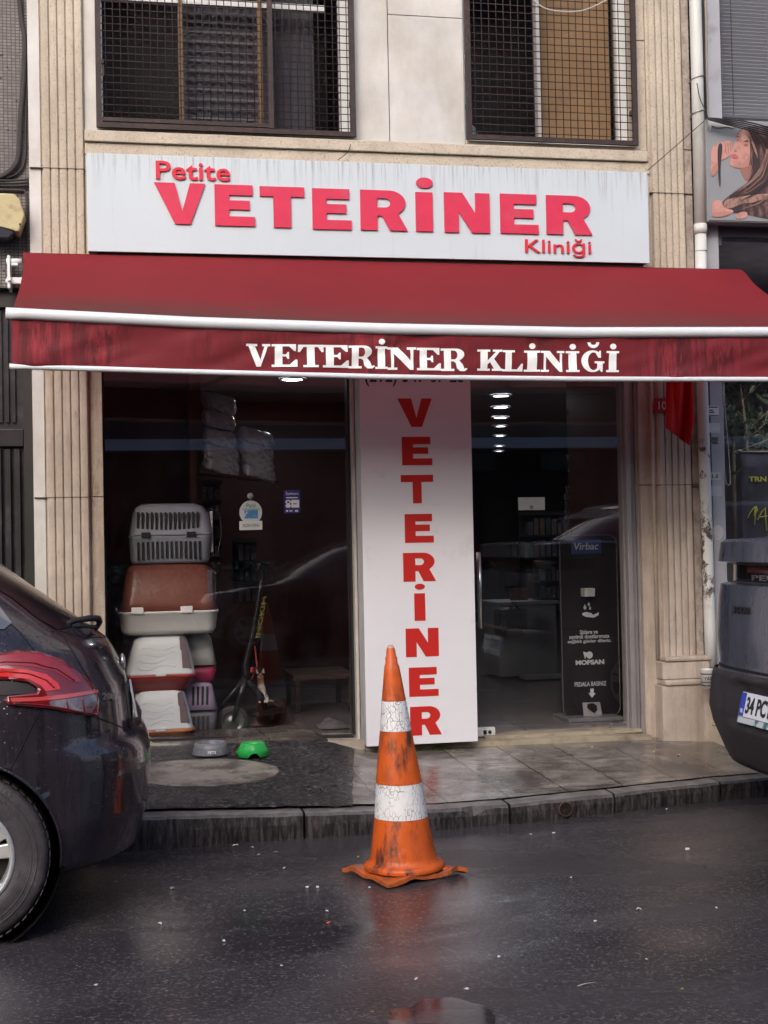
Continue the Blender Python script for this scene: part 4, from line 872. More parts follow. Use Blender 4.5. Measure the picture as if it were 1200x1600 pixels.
# ------------------------------------------------------------------ cars: one curved skin described in (q, z)
# q in [-1,0] runs along the near side, [0, pi/2] round the rear corner to the middle of the tail, beyond that the far half
class Skin:
    def __init__(s, prof, yc, flip=1, ox=0.0): s.prof = prof; s.yc = yc; s.flip = flip; s.ox = ox
    def par(s, z):                            # z -> Xr, Xf, half width, L, n
        t = s.prof
        if z <= t[0][0]: return t[0][1:]
        for a, b in zip(t, t[1:]):
            if z <= b[0]:
                f = (z-a[0])/(b[0]-a[0]); f2 = f
                return [a[i]+(b[i]-a[i])*f2 for i in range(1, 6)]
        return t[-1][1:]
    def pt(s, q, z, off=0.0):
        def base(q, z):
            Xr, Xf, hw, L, n = s.par(z); Lf = .7; xs = Xr-L; xf = Xf+Lf
            if q > 0:
                if q > PI/2: th = PI-q; sg = 1
                else: th = q; sg = -1
                th = max(0, th); c = max(math.cos(th), 0)**(2/n); sn = max(math.sin(th), 0)**(2/n); return Vector((xs+L*sn, sg*hw*c, z))
            if q >= -1: return Vector((xs+(xs-xf)*q, -hw, z))
            th = min(-q-1, PI/2); c = max(math.cos(th), 0)**(2/2.4); sn = max(math.sin(th), 0)**(2/2.4); return Vector((xf-Lf*sn, -hw*c, z))
        p = base(q, z)
        rc = getattr(s, 'rec', None)
        if rc:
            dy = abs(p.y); k1 = max(0, min(1, (rc[0]-dy)/.07)); k2 = max(0, min(1, (z-rc[1])/.03, (rc[2]-z)/.02))
            if p.x > -.5: p.x -= rc[3]*k1*k2
        if off:
            e = .004; a = base(q+e, z)-base(q-e, z); b = base(q, z+e)-base(q, z-e); nn = a.cross(b)
            if nn.length > 1e-9: p = p+nn.normalized()*off
        return Vector((s.ox+s.flip*p.x, s.yc+p.y, p.z))
    def q_of(s, x, z):                        # side coordinate -> q (near half)
        Xr, Xf, hw, L, n = s.par(z); xs = Xr-L; xf = Xf+.7; x = (x-s.ox)*s.flip
        if x <= xs: return (x-xs)/(xs-xf)
        return math.asin(min(1, ((x-xs)/L))**(n/2))
    def q_of_y(s, y, z):                      # cross coordinate on the tail -> q
        Xr, Xf, hw, L, n = s.par(z); v = (y-s.yc)/hw; th = math.acos(min(1, abs(v))**(n/2)); return th if v < 0 else PI-th
    def hit(s, px, py):                       # where the photo ray meets the near side or tail
        r = ray(px, py); best = None; prev = None
        t = 3.2
        while t < 9:
            p = CAM+r*t; d = s.inside(p)
            if d > 0:
                lo, hi = t-.02, t
                for _ in range(20):
                    m = (lo+hi)/2
                    if s.inside(CAM+r*m) > 0: hi = m
                    else: lo = m
                p = CAM+r*hi; return s.q_of_any(p), p.z
            t += .02
        return None
    def inside(s, p):
        Xr, Xf, hw, L, n = s.par(p.z); x = (p.x-s.ox)*s.flip; y = abs(p.y-s.yc); xs = Xr-L
        if x > Xr or y > hw or p.z > s.prof[-1][0]: return -1
        if x <= xs: return hw-y
        return 1-(((x-xs)/L)**n+(y/hw)**n)
    def q_of_any(s, p):
        Xr, Xf, hw, L, n = s.par(p.z); x = (p.x-s.ox)*s.flip; xs = Xr-L
        if x <= xs: return s.q_of(p.x, p.z)
        c = abs((p.y-s.yc)/hw)**(n/2); sn = max(0, (x-xs)/L)**(n/2); th = math.atan2(sn, c); return th if p.y < s.yc else PI-th
    def patch(s, poly, off=.003, thick=.0, dq=.06, dz=.04, holes=()):   # poly in (q,z); returns bmesh lying on the skin
        b = bmesh.new(); vs = [b.verts.new((a, c, 0)) for a, c in poly]; b.faces.new(vs)
        q0, q1 = min(a for a, c in poly), max(a for a, c in poly); z0, z1 = min(c for a, c in poly), max(c for a, c in poly)
        k = math.floor(q0/dq)+1
        while k*dq < q1: bmesh.ops.bisect_plane(b, geom=b.verts[:]+b.edges[:]+b.faces[:], plane_co=(k*dq, 0, 0), plane_no=(1, 0, 0)); k += 1
        k = math.floor(z0/dz)+1
        while k*dz < z1: bmesh.ops.bisect_plane(b, geom=b.verts[:]+b.edges[:]+b.faces[:], plane_co=(0, k*dz, 0), plane_no=(0, 1, 0)); k += 1
        if thick:
            fs = b.faces[:]; r = bmesh.ops.extrude_face_region(b, geom=fs)
            for v in [e for e in r['geom'] if isinstance(e, bmesh.types.BMVert)]: v.co.z = 1
        for v in b.verts: v.co = s.pt(v.co.x, v.co.y, off if v.co.z < .5 else off+thick)
        for f in b.faces: f.smooth = True
        return b
    def px_poly(s, pts, step=6):              # photo outline -> (q,z) outline, densified
        out = []
        for i in range(len(pts)):
            a, b = pts[i], pts[(i+1) % len(pts)]; n = max(1, int(math.hypot(b[0]-a[0], b[1]-a[1])/step))
            for k in range(n):
                h = s.hit(a[0]+(b[0]-a[0])*k/n, a[1]+(b[1]-a[1])*k/n)
                if h: out.append(h)
        return out
    def px_line(s, pts, w, off=.002):         # thin strip along a photo polyline
        q = []
        for i in range(len(pts)-1):
            a, b = pts[i], pts[i+1]; n = max(1, int(math.hypot(b[0]-a[0], b[1]-a[1])/4))
            for k in range(n+(i == len(pts)-2)):
                h = s.hit(a[0]+(b[0]-a[0])*k/n, a[1]+(b[1]-a[1])*k/n)
                if h: q.append(s.pt(h[0], h[1], off))
        mb = MB(); mb.tube(q, w, 5); return mb
def poly_in(b, poly):
    pass
def car_paint(name, c, c2, rough=.22, dust=.5):
    m = M(name, c, rough, metal=.25, coat=.6, c2=c2, c2s=7.0, c2lo=.42, c2hi=.72, c2st=(1.5, 1.5, .16), dirt=tuple(.35*q for q in c), dlo=.6, dhi=.66, dscale=22, dst=(1.4, 1.4, .07)); p = P(m)
    v = nd(m, 'ShaderNodeTexVoronoi'); v.inputs['Scale'].default_value = 75; v.inputs['Randomness'].default_value = 1.0; lk(m, coords(m), v.inputs['Vector'])
    cs = nd(m, 'ShaderNodeSeparateColor'); lk(m, v.outputs['Color'], cs.inputs[0])
    th = nd(m, 'ShaderNodeMath', operation='MULTIPLY'); th.inputs[1].default_value = .42; lk(m, cs.outputs[0], th.inputs[0])
    sb = nd(m, 'ShaderNodeMath', operation='SUBTRACT'); lk(m, th.outputs[0], sb.inputs[0]); lk(m, v.outputs['Distance'], sb.inputs[1]); mx = nd(m, 'ShaderNodeMath', operation='MAXIMUM'); lk(m, sb.outputs[0], mx.inputs[0]); mx.inputs[1].default_value = 0
    b = nd(m, 'ShaderNodeBump'); b.inputs['Strength'].default_value = dust; b.inputs['Distance'].default_value = .012; lk(m, mx.outputs[0], b.inputs['Height']); lk(m, b.outputs[0], p.inputs['Normal']); lk(m, b.outputs[0], p.inputs['Coat Normal'])
    lk(m, ramp(m, nz(m, 8, 5, .7, (1, 1, .2)), .4, .7, (rough*.7,)*3, (rough*1.9,)*3), p.inputs['Roughness'])
    return m
tyre_m = M('wet tyre rubber', (.045, .040, .047), .5, var=.25, vscale=9, c2=(.10, .09, .10), c2s=6, bump=.3, bscale=60)
black_pl = M('black plastic', (.018, .015, .018), .4, var=.2)
rim_m = M('silver alloy', (.55, .56, .58), .3, metal=.55, var=.05)
def wheel(parent, x, yo, z, r, side=-1, tread=True, width=.19):      # yo = outer side of the tyre, side = which way it faces
    mb = MB(); w = width; s = side; Rr = r*.60
    pr = [(Rr, 0), (Rr+.004, .006), (Rr+.03, .013), (Rr+.05, .010), (r-.045, .008), (r-.022, .004), (r-.008, -.008), (r-.001, -.028), (r, -.06), (r, -w+.06), (r-.001, -w+.028), (r-.02, -w-.004), (Rr+.02, -w-.01), (Rr, -w)]
    mb.lathe([(a, s*b) for a, b in pr], (x, yo, z), 72, 'y')
    for q in (r*.80, r*.86): mb.lathe([(q-.002, s*.0095), (q, s*.0125), (q+.002, s*.0095)], (x, yo, z), 60, 'y')
    if tread:
        for k in range(56):
            a = 2*PI*k/56; c = Vector((x+math.cos(a)*(r+.001), yo-s*.020, z+math.sin(a)*(r+.001)))
            mb.box(c.x-.012, c.x+.012, c.y-.026, c.y+.018, c.z-.0015, c.z+.0015, .002, rot=Matrix.Rotation(-a+PI/2, 4, 'Y'), seg=1)
    wh = build('wheel', mb, tyre_m, parent)
    mb = MB()
    mb.lathe([(Rr+.006, s*.004), (Rr+.004, s*.012), (Rr-.008, s*.014), (Rr-.014, s*.004), (Rr-.018, -s*.03), (Rr-.022, -s*.10)], (x, yo, z), 64, 'y')
    for k in range(5):
        for d in (-.17, .17):
            a = R(18+72*k)+d; a2 = R(18+72*k)+d*1.2
            p0 = Vector((math.cos(a)*.04, 0, math.sin(a)*.04)); p1 = Vector((math.cos(a2)*(Rr-.008), 0, math.sin(a2)*(Rr-.008)))
            dr_ = (p1-p0).normalized(); nn = Vector((-dr_.z, 0, dr_.x)); y0_ = -s*.025; y1_ = -s*.002
            f = [(p0-nn*.020, y0_), (p0+nn*.020, y0_), (p1+nn*.026, y1_), (p1-nn*.026, y1_)]
            top = [mb.b.verts.new((x+q.x, yo+yy, z+q.z)) for q, yy in f]; bot = [mb.b.verts.new((x+q.x, yo+yy-s*.03, z+q.z)) for q, yy in f]
            mb.b.faces.new(top); mb.b.faces.new(bot[::-1])
            for i in range(4): mb.b.faces.new((top[i], bot[i], bot[(i+1) % 4], top[(i+1) % 4]))
    mb.lathe([(.0001, -s*.012), (.05, -s*.016), (.058, -s*.026), (.058, -s*.06)], (x, yo, z), 30, 'y')
    build('rim', mb, rim_m, wh, bevel=.004)
    mb = MB(); mb.lathe([(.0001, -s*.075), (Rr-.02, -s*.078)], (x, yo, z), 40, 'y'); build('brake_disc', mb, M('dark brake', (.03, .028, .03), .5), wh)
    return wh
def shell(sk, z0, z1, arches, bottom=None, q_lo=-1-PI/2, sharp=180):
    """near half and far half of the skin, with wheel arches cut (arches: list of (x, z, r))"""
    b = bmesh.new(); dz = .022; zs = [z0+(z1-z0)*i/int((z1-z0)/dz) for i in range(int((z1-z0)/dz)+1)]
    zs = [z for z in zs if all(abs(z-t[0]) > .006 for t in sk.prof[1:-1])]+[t[0] for t in sk.prof[1:-1] if z0 < t[0] < z1]; zs.sort()
    def build_half(mir):
        qs = []
        q = q_lo
        while q < -1: qs.append(q); q += .10
        n = 120; qs += [-1+i/n for i in range(n)]; m = 34; qs += [PI/2*i/m for i in range(m+1)]
        V = {}
        for i, q in enumerate(qs):
            for j, z in enumerate(zs):
                p = sk.pt(q, z)
                for (ax, az, ar) in arches:
                    if q <= .9:
                        dx, dz_ = p.x-ax, p.z-az; d = math.hypot(dx, dz_)
                        if abs(d-ar) < .024 and abs(p.y-sk.yc) > .3:
                            nx = ax+dx/d*ar; nz_ = az+dz_/d*ar; qq = sk.q_of(nx, nz_); y = sk.pt(qq, nz_).y; p = Vector((nx, y, nz_))
                if mir: p.y = 2*sk.yc-p.y
                V[i, j] = b.verts.new(p)
        for i in range(len(qs)-1):
            for j in range(len(zs)-1):
                c = (V[i, j].co+V[i+1, j+1].co+V[i+1, j].co+V[i, j+1].co)/4
                if any(math.hypot(c.x-ax, c.z-az) < ar-.001 and abs(c.y-sk.yc) > .3 for ax, az, ar in arches): continue
                f = (V[i, j], V[i+1, j], V[i+1, j+1], V[i, j+1])
                try: fc = b.faces.new(f if not mir else f[::-1]); fc.smooth = True
                except ValueError: pass
    build_half(False); build_half(True)
    bmesh.ops.remove_doubles(b, verts=b.verts, dist=.0008)
    lv = [v for v in b.verts if not v.link_faces]; bmesh.ops.delete(b, geom=lv, context='VERTS')
    b.normal_update()
    for e in b.edges:
        if len(e.link_faces) == 2 and e.calc_face_angle(0) > R(sharp): e.smooth = False
    return b
def roof(sk, z, rise, m=10):
    b = bmesh.new(); Xr, Xf, hw, L, n = sk.par(z); qs = [-1-PI/2+.1*i for i in range(16)]+[-1+i/20 for i in range(20)]+[PI/2*i/20 for i in range(21)]
    rows = []
    for q in qs:
        p = sk.pt(q, z); rows.append([b.verts.new((p.x, sk.yc+(p.y-sk.yc)*math.cos(PI*k/m), z+rise*math.sin(PI*k/m)*min(1, abs(p.y-sk.yc)/hw))) for k in range(m+1)])
    for i in range(len(qs)-1):
        for k in range(m):
            try: f = b.faces.new((rows[i][k], rows[i+1][k], rows[i+1][k+1], rows[i][k+1])); f.smooth = True
            except ValueError: pass
    return b

# --- the dark hatchback at the left
paintL = car_paint('dark aubergine car paint', (.019, .015, .023), (.046, .038, .050), .20, .4)
YC = -2.11
profL = [(.20, .02, -3.55, .74, .62, 2.7), (.24, .10, -3.62, .77, .62, 2.7), (.40, .145, -3.72, .80, .60, 2.7), (.557, .156, -3.76, .81, .58, 2.7), (.62, .150, -3.76, .812, .56, 2.7), (.66, .135, -3.75, .812, .55, 2.7), (.70, .085, -3.73, .812, .50, 2.7),
         (.82, .072, -3.65, .81, .50, 2.8), (.885, .056, -3.45, .80, .50, 2.8), (.93, .035, -3.1, .79, .50, 2.8), (.98, .012, -2.9, .775, .50, 2.8), (1.02, -.012, -2.78, .755, .50, 2.8), (1.055, -.055, -2.70, .735, .50, 2.8), (1.174, -.215, -2.45, .68, .50, 2.7), (1.30, -.385, -2.2, .62, .50, 2.6), (1.365, -.475, -2.05, .585, .50, 2.6), (1.41, -.57, -1.9, .54, .50, 2.6)]
skL = Skin(profL, YC)
carL = thing('parked_car', 'dark aubergine hatchback at the left edge showing its red tail lamp and rear bumper', 'car', (-1.8, YC, 0))
WX, WZ, WR = -.545, .313, .313
axq = W(-57, 1343, -2.92); WX = axq[0]-.018
archR = .352
b = shell(skL, .22, 1.41, [(WX, WZ, archR), (WX-2.54, WZ, archR)]); merge(b, roof(skL, 1.41, .05)); bmesh.ops.remove_doubles(b, verts=b.verts, dist=.0008)
bodyL = build('body', b, paintL, carL)
# arch lips, wells
for ax in (WX, WX-2.54):
    mb = MB(); pts = []
    for k in range(41):
        a = R(-14+208*k/40); x = ax+math.cos(a)*archR; z = WZ+math.sin(a)*archR
        if z > .225: pts.append(skL.pt(skL.q_of(x, z), z, .002))
    mb.tube(pts, .006, 6); build('arch_lip', mb, paintL, bodyL)
mb = MB()
for ax in (WX, WX-2.54):
    for s in (-1, 1):
        ya = YC+s*.775; yb = YC+s*.45
        mb.lathe([(archR+.004, ya+s*.0), (archR+.004, yb), (.0001, yb)], (ax, 0, WZ), 48, 'y')
mb.box(-3.5, -.25, YC-.60, YC+.60, .19, .235)
build('wheel_well', mb, black_pl, carL)
for ax in (WX, WX-2.54):
    wheel(carL, ax, -2.90, WZ, WR, -1); wheel(carL, ax, YC+.60, WZ+.02, WR-.01, 1, False)
def lpatch(name, m, pts, parent, off=.003, thick=0.0, step=6, dq=.05, dz=.03):
    return build(name, skL.patch(skL.px_poly(pts, step), off, thick, dq, dz), m, parent)
# tail lamp
lensd = M('dark red lamp lens', (.16, .005, .008), .12, coat=1.0, var=.25, vscale=14, c2=(.06, .004, .008), c2s=7); lensb = M('bright red lamp band', (.58, .014, .014), .16, coat=1.0, var=.12, vscale=22, c2=(.48, .012, .014), c2s=18, c2st=(1, 1, 3)); lensp = M('pink sheen lamp glass', (.26, .012, .018), .12, coat=1.0, c2=(.14, .008, .012), c2s=16); lensc = M('smoky clear lens', (.10, .075, .09), .1, coat=1.0, c2=(.26, .20, .22), c2s=10)
lampo = [(-40, 1040), (-25, 1030), (0, 1024), (24, 1020), (60, 1022), (92, 1032), (124, 1056), (142, 1073), (150, 1096), (148, 1121), (120, 1115), (80, 1108), (40, 1104), (12, 1101), (6, 1094), (12, 1088), (40, 1085), (57, 1083), (57, 1075), (44, 1067), (16, 1063), (-40, 1063)]
lamp = lpatch('tail_lamp', lensd, lampo, carL, .001, .014, 5, .04, .02)
lpatch('lamp_band', lensp, [(-35, 1036), (0, 1028), (24, 1024), (58, 1026), (88, 1036), (112, 1054), (124, 1070), (106, 1066), (84, 1052), (50, 1044), (10, 1042), (-35, 1046)], lamp, .0165)
lpatch('lamp_band', lensb, [(-35, 1048), (0, 1046), (40, 1048), (70, 1056), (88, 1070), (92, 1079), (70, 1082), (62, 1073), (44, 1063), (10, 1059), (-35, 1058)], lamp, .017)
lpatch('lamp_light_strip', M('pale red lamp edge', (.50, .07, .07), .15, coat=1), [(16, 1091), (60, 1090), (100, 1086), (148, 1079), (148, 1084), (100, 1092), (60, 1096), (18, 1097)], lamp, .017)
lpatch('lamp_window', lensc, [(74, 1097), (104, 1093), (146, 1086), (147, 1100), (138, 1114), (110, 1109), (76, 1103)], lamp, .0165)
lpatch('lamp_recess', black_pl, [(-40, 1064), (14, 1064.5), (42, 1068), (55, 1076), (54, 1082), (38, 1084), (10, 1086), (-40, 1086)], carL, .004)
for k_, ln in enumerate((((-35, 1041), (10, 1037), (50, 1039), (86, 1048), (112, 1066)), ((-35, 1052), (10, 1051), (44, 1055), (70, 1065), (82, 1077)), ((20, 1099), (60, 1102), (110, 1110), (145, 1116)), ((100, 1094), (103, 1108)), ((124, 1090), (128, 1112)))):
    build('lens_rib', skL.px_line(ln, .0028, .0175), lensd, lamp)
# rear window and side window
glassd = M('dark tinted glass', (.012, .010, .014), .05, spec=.7, coat=.3, bump=.1, bscale=200)
lpatch('rear_window', glassd, [(-60, 872), (0, 881), (50, 917), (95, 952), (122, 968), (112, 979), (90, 985), (60, 968), (20, 936), (-60, 886)], carL, .004)
lpatch('side_window', M('reflecting side glass', (.10, .10, .13), .06, spec=.8, coat=1), [(-120, 900), (-40, 925), (0, 950), (18, 974), (6, 984), (-120, 985)], carL, .004)
# wiper on the tailgate
wp = MB(); w0 = Vector((W(96, 976, -2.35)[0], -2.35, W(96, 976, -2.35)[1]))
def wq(px, py, Y): a = W(px, py, Y); return Vector((a[0], Y, a[1]))
wp.tube([wq(94, 979, -2.5), wq(115, 970, -2.45), wq(140, 966, -2.40), wq(154, 966, -2.36), wq(158, 971, -2.34)], [.006, .011, .013, .012, .007], 8)
wp.tube([wq(96, 979, -2.5), wq(125, 978, -2.44), wq(150, 979, -2.37)], [.004, .009, .006], 8); wp.tube([wq(150, 966, -2.36), wq(156, 972, -2.3), wq(150, 982, -2.25)], [.012, .012, .01], 8)
build('wiper', wp, black_pl, carL)
seam = M('body seam', (.004, .003, .004), .9)
b = skL.px_line([(65, 1106), (50, 1135), (32, 1172), (15, 1205)], .0022, .0005).b
for ln in ([(-40, 948), (0, 960), (28, 985), (50, 1012), (56, 1021)], [(88, 985), (100, 995), (120, 1030), (150, 1078)], [(90, 985), (130, 996), (160, 996)], [(152, 1122), (175, 1130), (198, 1140)]):
    merge(b, skL.px_line(ln, .0022, .0005).b)
build('seam', b, seam, bodyL)
# tailgate badge, emblem, plate and lower valance
def skin_text(sk, txt, px0, px1, py0, py1, off=.004, bold=.02, depth=.003):
    t = text_mesh(txt, depth, bold); xs = [v.co.x for v in t.verts]; ys = [v.co.y for v in t.verts]; mx, Mx, my, My = min(xs), max(xs), min(ys), max(ys)
    hits = {}
    def H(u, v):
        h = sk.hit(px0+(px1-px0)*u, py1+(py0-py1)*v); return h
    c = [H(u, v) for u, v in ((0, 0), (1, 0), (0, 1), (1, 1))]
    for vv in t.verts:
        u = (vv.co.x-mx)/(Mx-mx); v = (vv.co.y-my)/(My-my); q = (c[0][0]*(1-u)+c[1][0]*u)*(1-v)+(c[2][0]*(1-u)+c[3][0]*u)*v; z = (c[0][1]*(1-u)+c[1][1]*u)*(1-v)+(c[2][1]*(1-u)+c[3][1]*u)*v
        vv.co = sk.pt(q, z, off+(depth if vv.co.z > 0 else 0))
    return t
badge_m = M('satin badge', (.30, .29, .31), .3, metal=.8)
try: build('badge', skin_text(skL, '208', 158, 177, 1083, 1094), badge_m, carL)
except Exception as e: print('badge', e)
def tail_patch(sk, name, m, yz, parent, off, thick=0, dq=.04, dz=.03):
    q = []
    for i in range(len(yz)):
        a, c = yz[i], yz[(i+1) % len(yz)]; n = max(1, int(math.hypot(a[0]-c[0], a[1]-c[1])/.03))
        for k in range(n): y = a[0]+(c[0]-a[0])*k/n; z = a[1]+(c[1]-a[1])*k/n; q.append((sk.q_of_y(y, z), z))
    return build(name, sk.patch(q, off, thick, dq, dz), m, parent)
tail_patch(skL, 'plate_recess', black_pl, [(YC-.36, .70), (YC+.36, .70), (YC+.34, .86), (YC-.34, .86)], carL, .002)
mb = MB(); pc = Vector((.088, YC, .775)); mb.box(-.004, .004, -.26, .26, -.056, .056, .002); mb.xf(Matrix.Translation(pc) @ Matrix.Rotation(R(-10), 4, 'Y'))
plate = build('number_plate', mb, M('number plate white', (.66, .68, .72), .4), carL)
mb = MB()
for k in range(7): y0_ = -.20+k*.062; mb.box(.0042, .0050, y0_, y0_+.012, -.035, .035); mb.box(.0042, .0050, y0_+.013, y0_+.034, -.035 if k % 2 else .02, -.022 if k % 2 else .035)
mb.xf(Matrix.Translation(pc) @ Matrix.Rotation(R(-10), 4, 'Y')); build('plate_marks', mb, M('plate black', (.02, .02, .02), .5), plate)
mb = MB(); mb.sphere((.045, YC, .925), .04, sc=(.35, 1, 1)); build('emblem', mb, chrome, carL)
mb = MB(); mb.tube([(.10, YC-.36, .715), (.11, YC, .718), (.10, YC+.36, .715)], .012, 8); build('plate_light_bar', mb, black_pl, carL)

# --- the blue grey car at the right, seen from behind
paintR = car_paint('dusty blue grey car paint', (.062, .070, .100), (.10, .11, .15), .38, .10)
YR = -2.17
ox = 2.918
# prof x grows towards the rear; flip mirrors it so the tail faces left
profR = [(.26, -.10, -4.3, .84, .47, 3.2), (.33, -.06, -4.4, .87, .47, 3.2), (.48, -.015, -4.45, .91, .46, 3.4), (.56, .0, -4.45, .92, .46, 3.4), (.66, -.012, -4.45, .92, .46, 3.4), (.73, -.025, -4.45, .92, .46, 3.4), (.745, -.045, -4.45, .915, .42, 3.4), (.77, -.05, -4.45, .91, .42, 3.4),
         (.90, -.042, -4.4, .915, .42, 3.4), (1.10, -.05, -4.2, .90, .42, 3.4), (1.165, -.058, -3.9, .89, .42, 3.4), (1.175, -.13, -3.8, .885, .41, 3.4), (1.265, -.125, -3.5, .86, .41, 3.4), (1.28, -.035, -3.4, .86, .42, 3.4), (1.375, -.045, -3.2, .84, .42, 3.4), (1.388, -.07, -3.15, .82, .42, 3.4), (1.395, -.22, -3.1, .78, .45, 2.7), (1.55, -.55, -2.9, .68, .45, 2.7), (1.64, -.85, -2.7, .60, .45, 2.7)]
skR = Skin(profR, YR, -1, ox)
skR.rec = (.40, .50, .715, .038)
carR = thing('parked_car', 'dusty blue grey car at the right edge seen from behind with its number plate', 'car', (ox+2.2, YR, 0))
WXR = ox+.86
b = shell(skR, .28, 1.64, [(WXR, .34, .40), (WXR+2.68, .34, .40)], sharp=28); merge(b, roof(skR, 1.64, .05)); bmesh.ops.remove_doubles(b, verts=b.verts, dist=.0008)
bodyR = build('body', b, paintR, carR)
mb = MB()
for ax in (WXR, WXR+2.68):
    for s in (-1, 1): mb.lathe([(.404, YR+s*.86), (.404, YR+s*.5), (.0001, YR+s*.5)], (ax, 0, .34), 48, 'y')
mb.box(ox+.45, ox+4.0, YR-.7, YR+.7, .24, .30); build('wheel_well', mb, black_pl, carR)
for ax in (WXR, WXR+2.68): wheel(carR, ax, YR-.90, .34, .34, -1, False, .21); wheel(carR, ax, YR+.84, .36, .34, 1, False, .21)
def band(sk, name, m, z0, z1, parent, off, q0=-.15, q1=PI+.0, thick=0.0, dz=.02):
    n = 60; poly = [(q0+(q1-q0)*k/n, z0) for k in range(n+1)]+[(q1+(q0-q1)*k/n, z1) for k in range(n+1)]
    return build(name, sk.patch(poly, off, thick, .05, dz), m, parent)
plastic_b = M('dusty black bumper plastic', (.026, .023, .027), .55, var=.2, vscale=6, c2=(.055, .048, .053), c2s=4, c2st=(1, 1, .5), bump=.3, bscale=250)
bp = band(skR, 'bumper', plastic_b, .30, .735, carR, .012, q0=.10, thick=.004)
band(skR, 'tailgate_gap', M('tailgate gap', (.004, .004, .005), .9), .752, .766, carR, .001)
band(skR, 'lower_grille', black_pl, .33, .46, bp, .006, PI/2-.9, PI/2+.9)
band(skR, 'light_band', M('gloss black band', (.012, .011, .013), .12, coat=1, c2=(.04, .03, .035), c2s=20), 1.178, 1.262, carR, .002)
tail_patch(skR, 'tail_lamp', M('dull red lamp strip', (.20, .035, .025), .25, coat=1, c2=(.10, .02, .018), c2s=30), [(YR-.6, 1.225), (YR+.42, 1.225), (YR+.42, 1.262), (YR-.6, 1.262)], carR, .0045)
tail_patch(skR, 'plate_recess', M('grey recess plastic', (.13, .125, .14), .5, var=.1), [(YR-.52, .49), (YR+.52, .49), (YR+.46, .705), (YR-.46, .705)], bp, .0065)
tail_patch(skR, 'reflector', M('dark reflector', (.14, .03, .03), .3, coat=1), [(YR+.62, .36), (YR+.74, .36), (YR+.74, .44), (YR+.62, .46)], bp, .0065)
def tail_text(txt, y0, y1, z0, z1, m, parent, name, off=.01, bold=.02, depth=.004, sk=skR):
    t = text_mesh(txt, depth, bold, fit=(0, 1, 0, 1))
    for v in t.verts:
        y = y0+(y1-y0)*v.co.x; z = z0+(z1-z0)*v.co.y; d = depth if v.co.z > 0 else 0
        v.co = sk.pt(sk.q_of_y(y, z), z, off+d)
    return build(name, t, m, parent)
tail_text('PEUGEOT', YR+.36, YR-.36, 1.188, 1.215, badge_m, carR, 'lettering', .004)
tail_text('3008', YR+.42, YR+.22, 1.03, 1.065, M('dark badge', (.03, .028, .03), .3, metal=.6), carR, 'badge', .002)
def qz_patch(sk, name, m, x0, x1, z0, z1, parent, off=.004, slant0=0.0, slant1=0.0):     # side panel between two distances from the tail
    pts = []
    for (xa, za, xb, zb) in ((x0, z0, x1, z0), (x1, z0, x1-slant1, z1), (x1-slant1, z1, x0+slant0, z1), (x0+slant0, z1, x0, z0)):
        for k in range(8): u = k/8; x = xa+(xb-xa)*u; z = za+(zb-za)*u; pts.append((sk.q_of(sk.ox+sk.flip*x, z), z))
    return build(name, sk.patch(pts, off, 0, .05, .03), m, parent)
gR = M('dark car glass', (.012, .012, .016), .06, spec=.7, coat=.3)
for (a, b_, s0, s1) in ((-2.75, -1.95, .25, 0), (-1.90, -1.22, 0, 0), (-1.17, -.90, 0, 0)): qz_patch(skR, 'side_window', gR, a, b_, 1.30, 1.53, carR, .004, s0, s1)
for (a, b_, s0, s1) in ((-2.35, -1.62, .25, 0), (-1.57, -.95, 0, .12)): qz_patch(skL, 'side_window', gR, a, b_, 1.0, 1.34, carL, .004, s0, s1)
tail_patch(skR, 'rear_window', gR, [(YR-.60, 1.40), (YR+.60, 1.40), (YR+.52, 1.56), (YR-.52, 1.56)], carR, .004)
for xh in (-1.35, -2.2): 
    for sk, cr, zz in ((skR, carR, .98), (skL, carL, .88)):
        mb = MB(); p_ = sk.pt(sk.q_of(sk.ox+sk.flip*(xh if sk is skR else xh+.15), zz), zz, .0); mb.box(p_.x-.09, p_.x+.09, p_.y-.028, p_.y-.006, zz-.011, zz+.011, .006); build('door_handle', mb, black_pl, cr)
for xs_ in (-1.92, -2.85, -1.0):
    for sk, cr in ((skR, bodyR), (skL, bodyL)):
        mb = MB(); pts = []
        for k in range(30):
            z = (.42 if xs_ != -1.0 else .80)+k*.024
            if z > 1.14: break
            xx = xs_+(.25 if sk is skL else 0); pts.append(sk.pt(sk.q_of(sk.ox+sk.flip*xx, z), z, .0005))
        mb.tube(pts, .0025, 5); build('door_seam', mb, seam, cr)
plx = ox+.012; pz = .608
def plate_xf(mb): mb.xf(Matrix.Translation((plx, YR, pz)) @ Matrix.Rotation(R(14), 4, 'Y')); return mb
mb = MB(); mb.box(-.008, .0, -.262, .262, -.058, .058, .003); plate_xf(mb)
plate = build('number_plate', mb, M('plate white', (.70, .73, .78), .35, var=.04), carR)
mb = MB(); mb.box(-.0095, -.0085, .212, .2605, -.055, .055); plate_xf(mb); build('plate_band', mb, M('plate blue', (.02, .05, .42), .4), plate)
def plate_text(txt, y0, y1, z0, z1, m, nm, bold=.01):
    t = text_mesh(txt, .001, bold, fit=(0, 1, z0, z1)); mm = MB(); mm.b.free(); mm.b = t
    for v in t.verts: v.co = Vector((-.0100-v.co.z, y0+(y1-y0)*v.co.x, v.co.y))
    plate_xf(mm); build(nm, mm, m, plate)
plate_text('34 PCY', .198, -.06, -.040, .040, M('plate letters', (.015, .015, .018), .5), 'lettering', .03)
plate_text('TR', .250, .222, -.040, -.022, paint_w, 'country_letters')
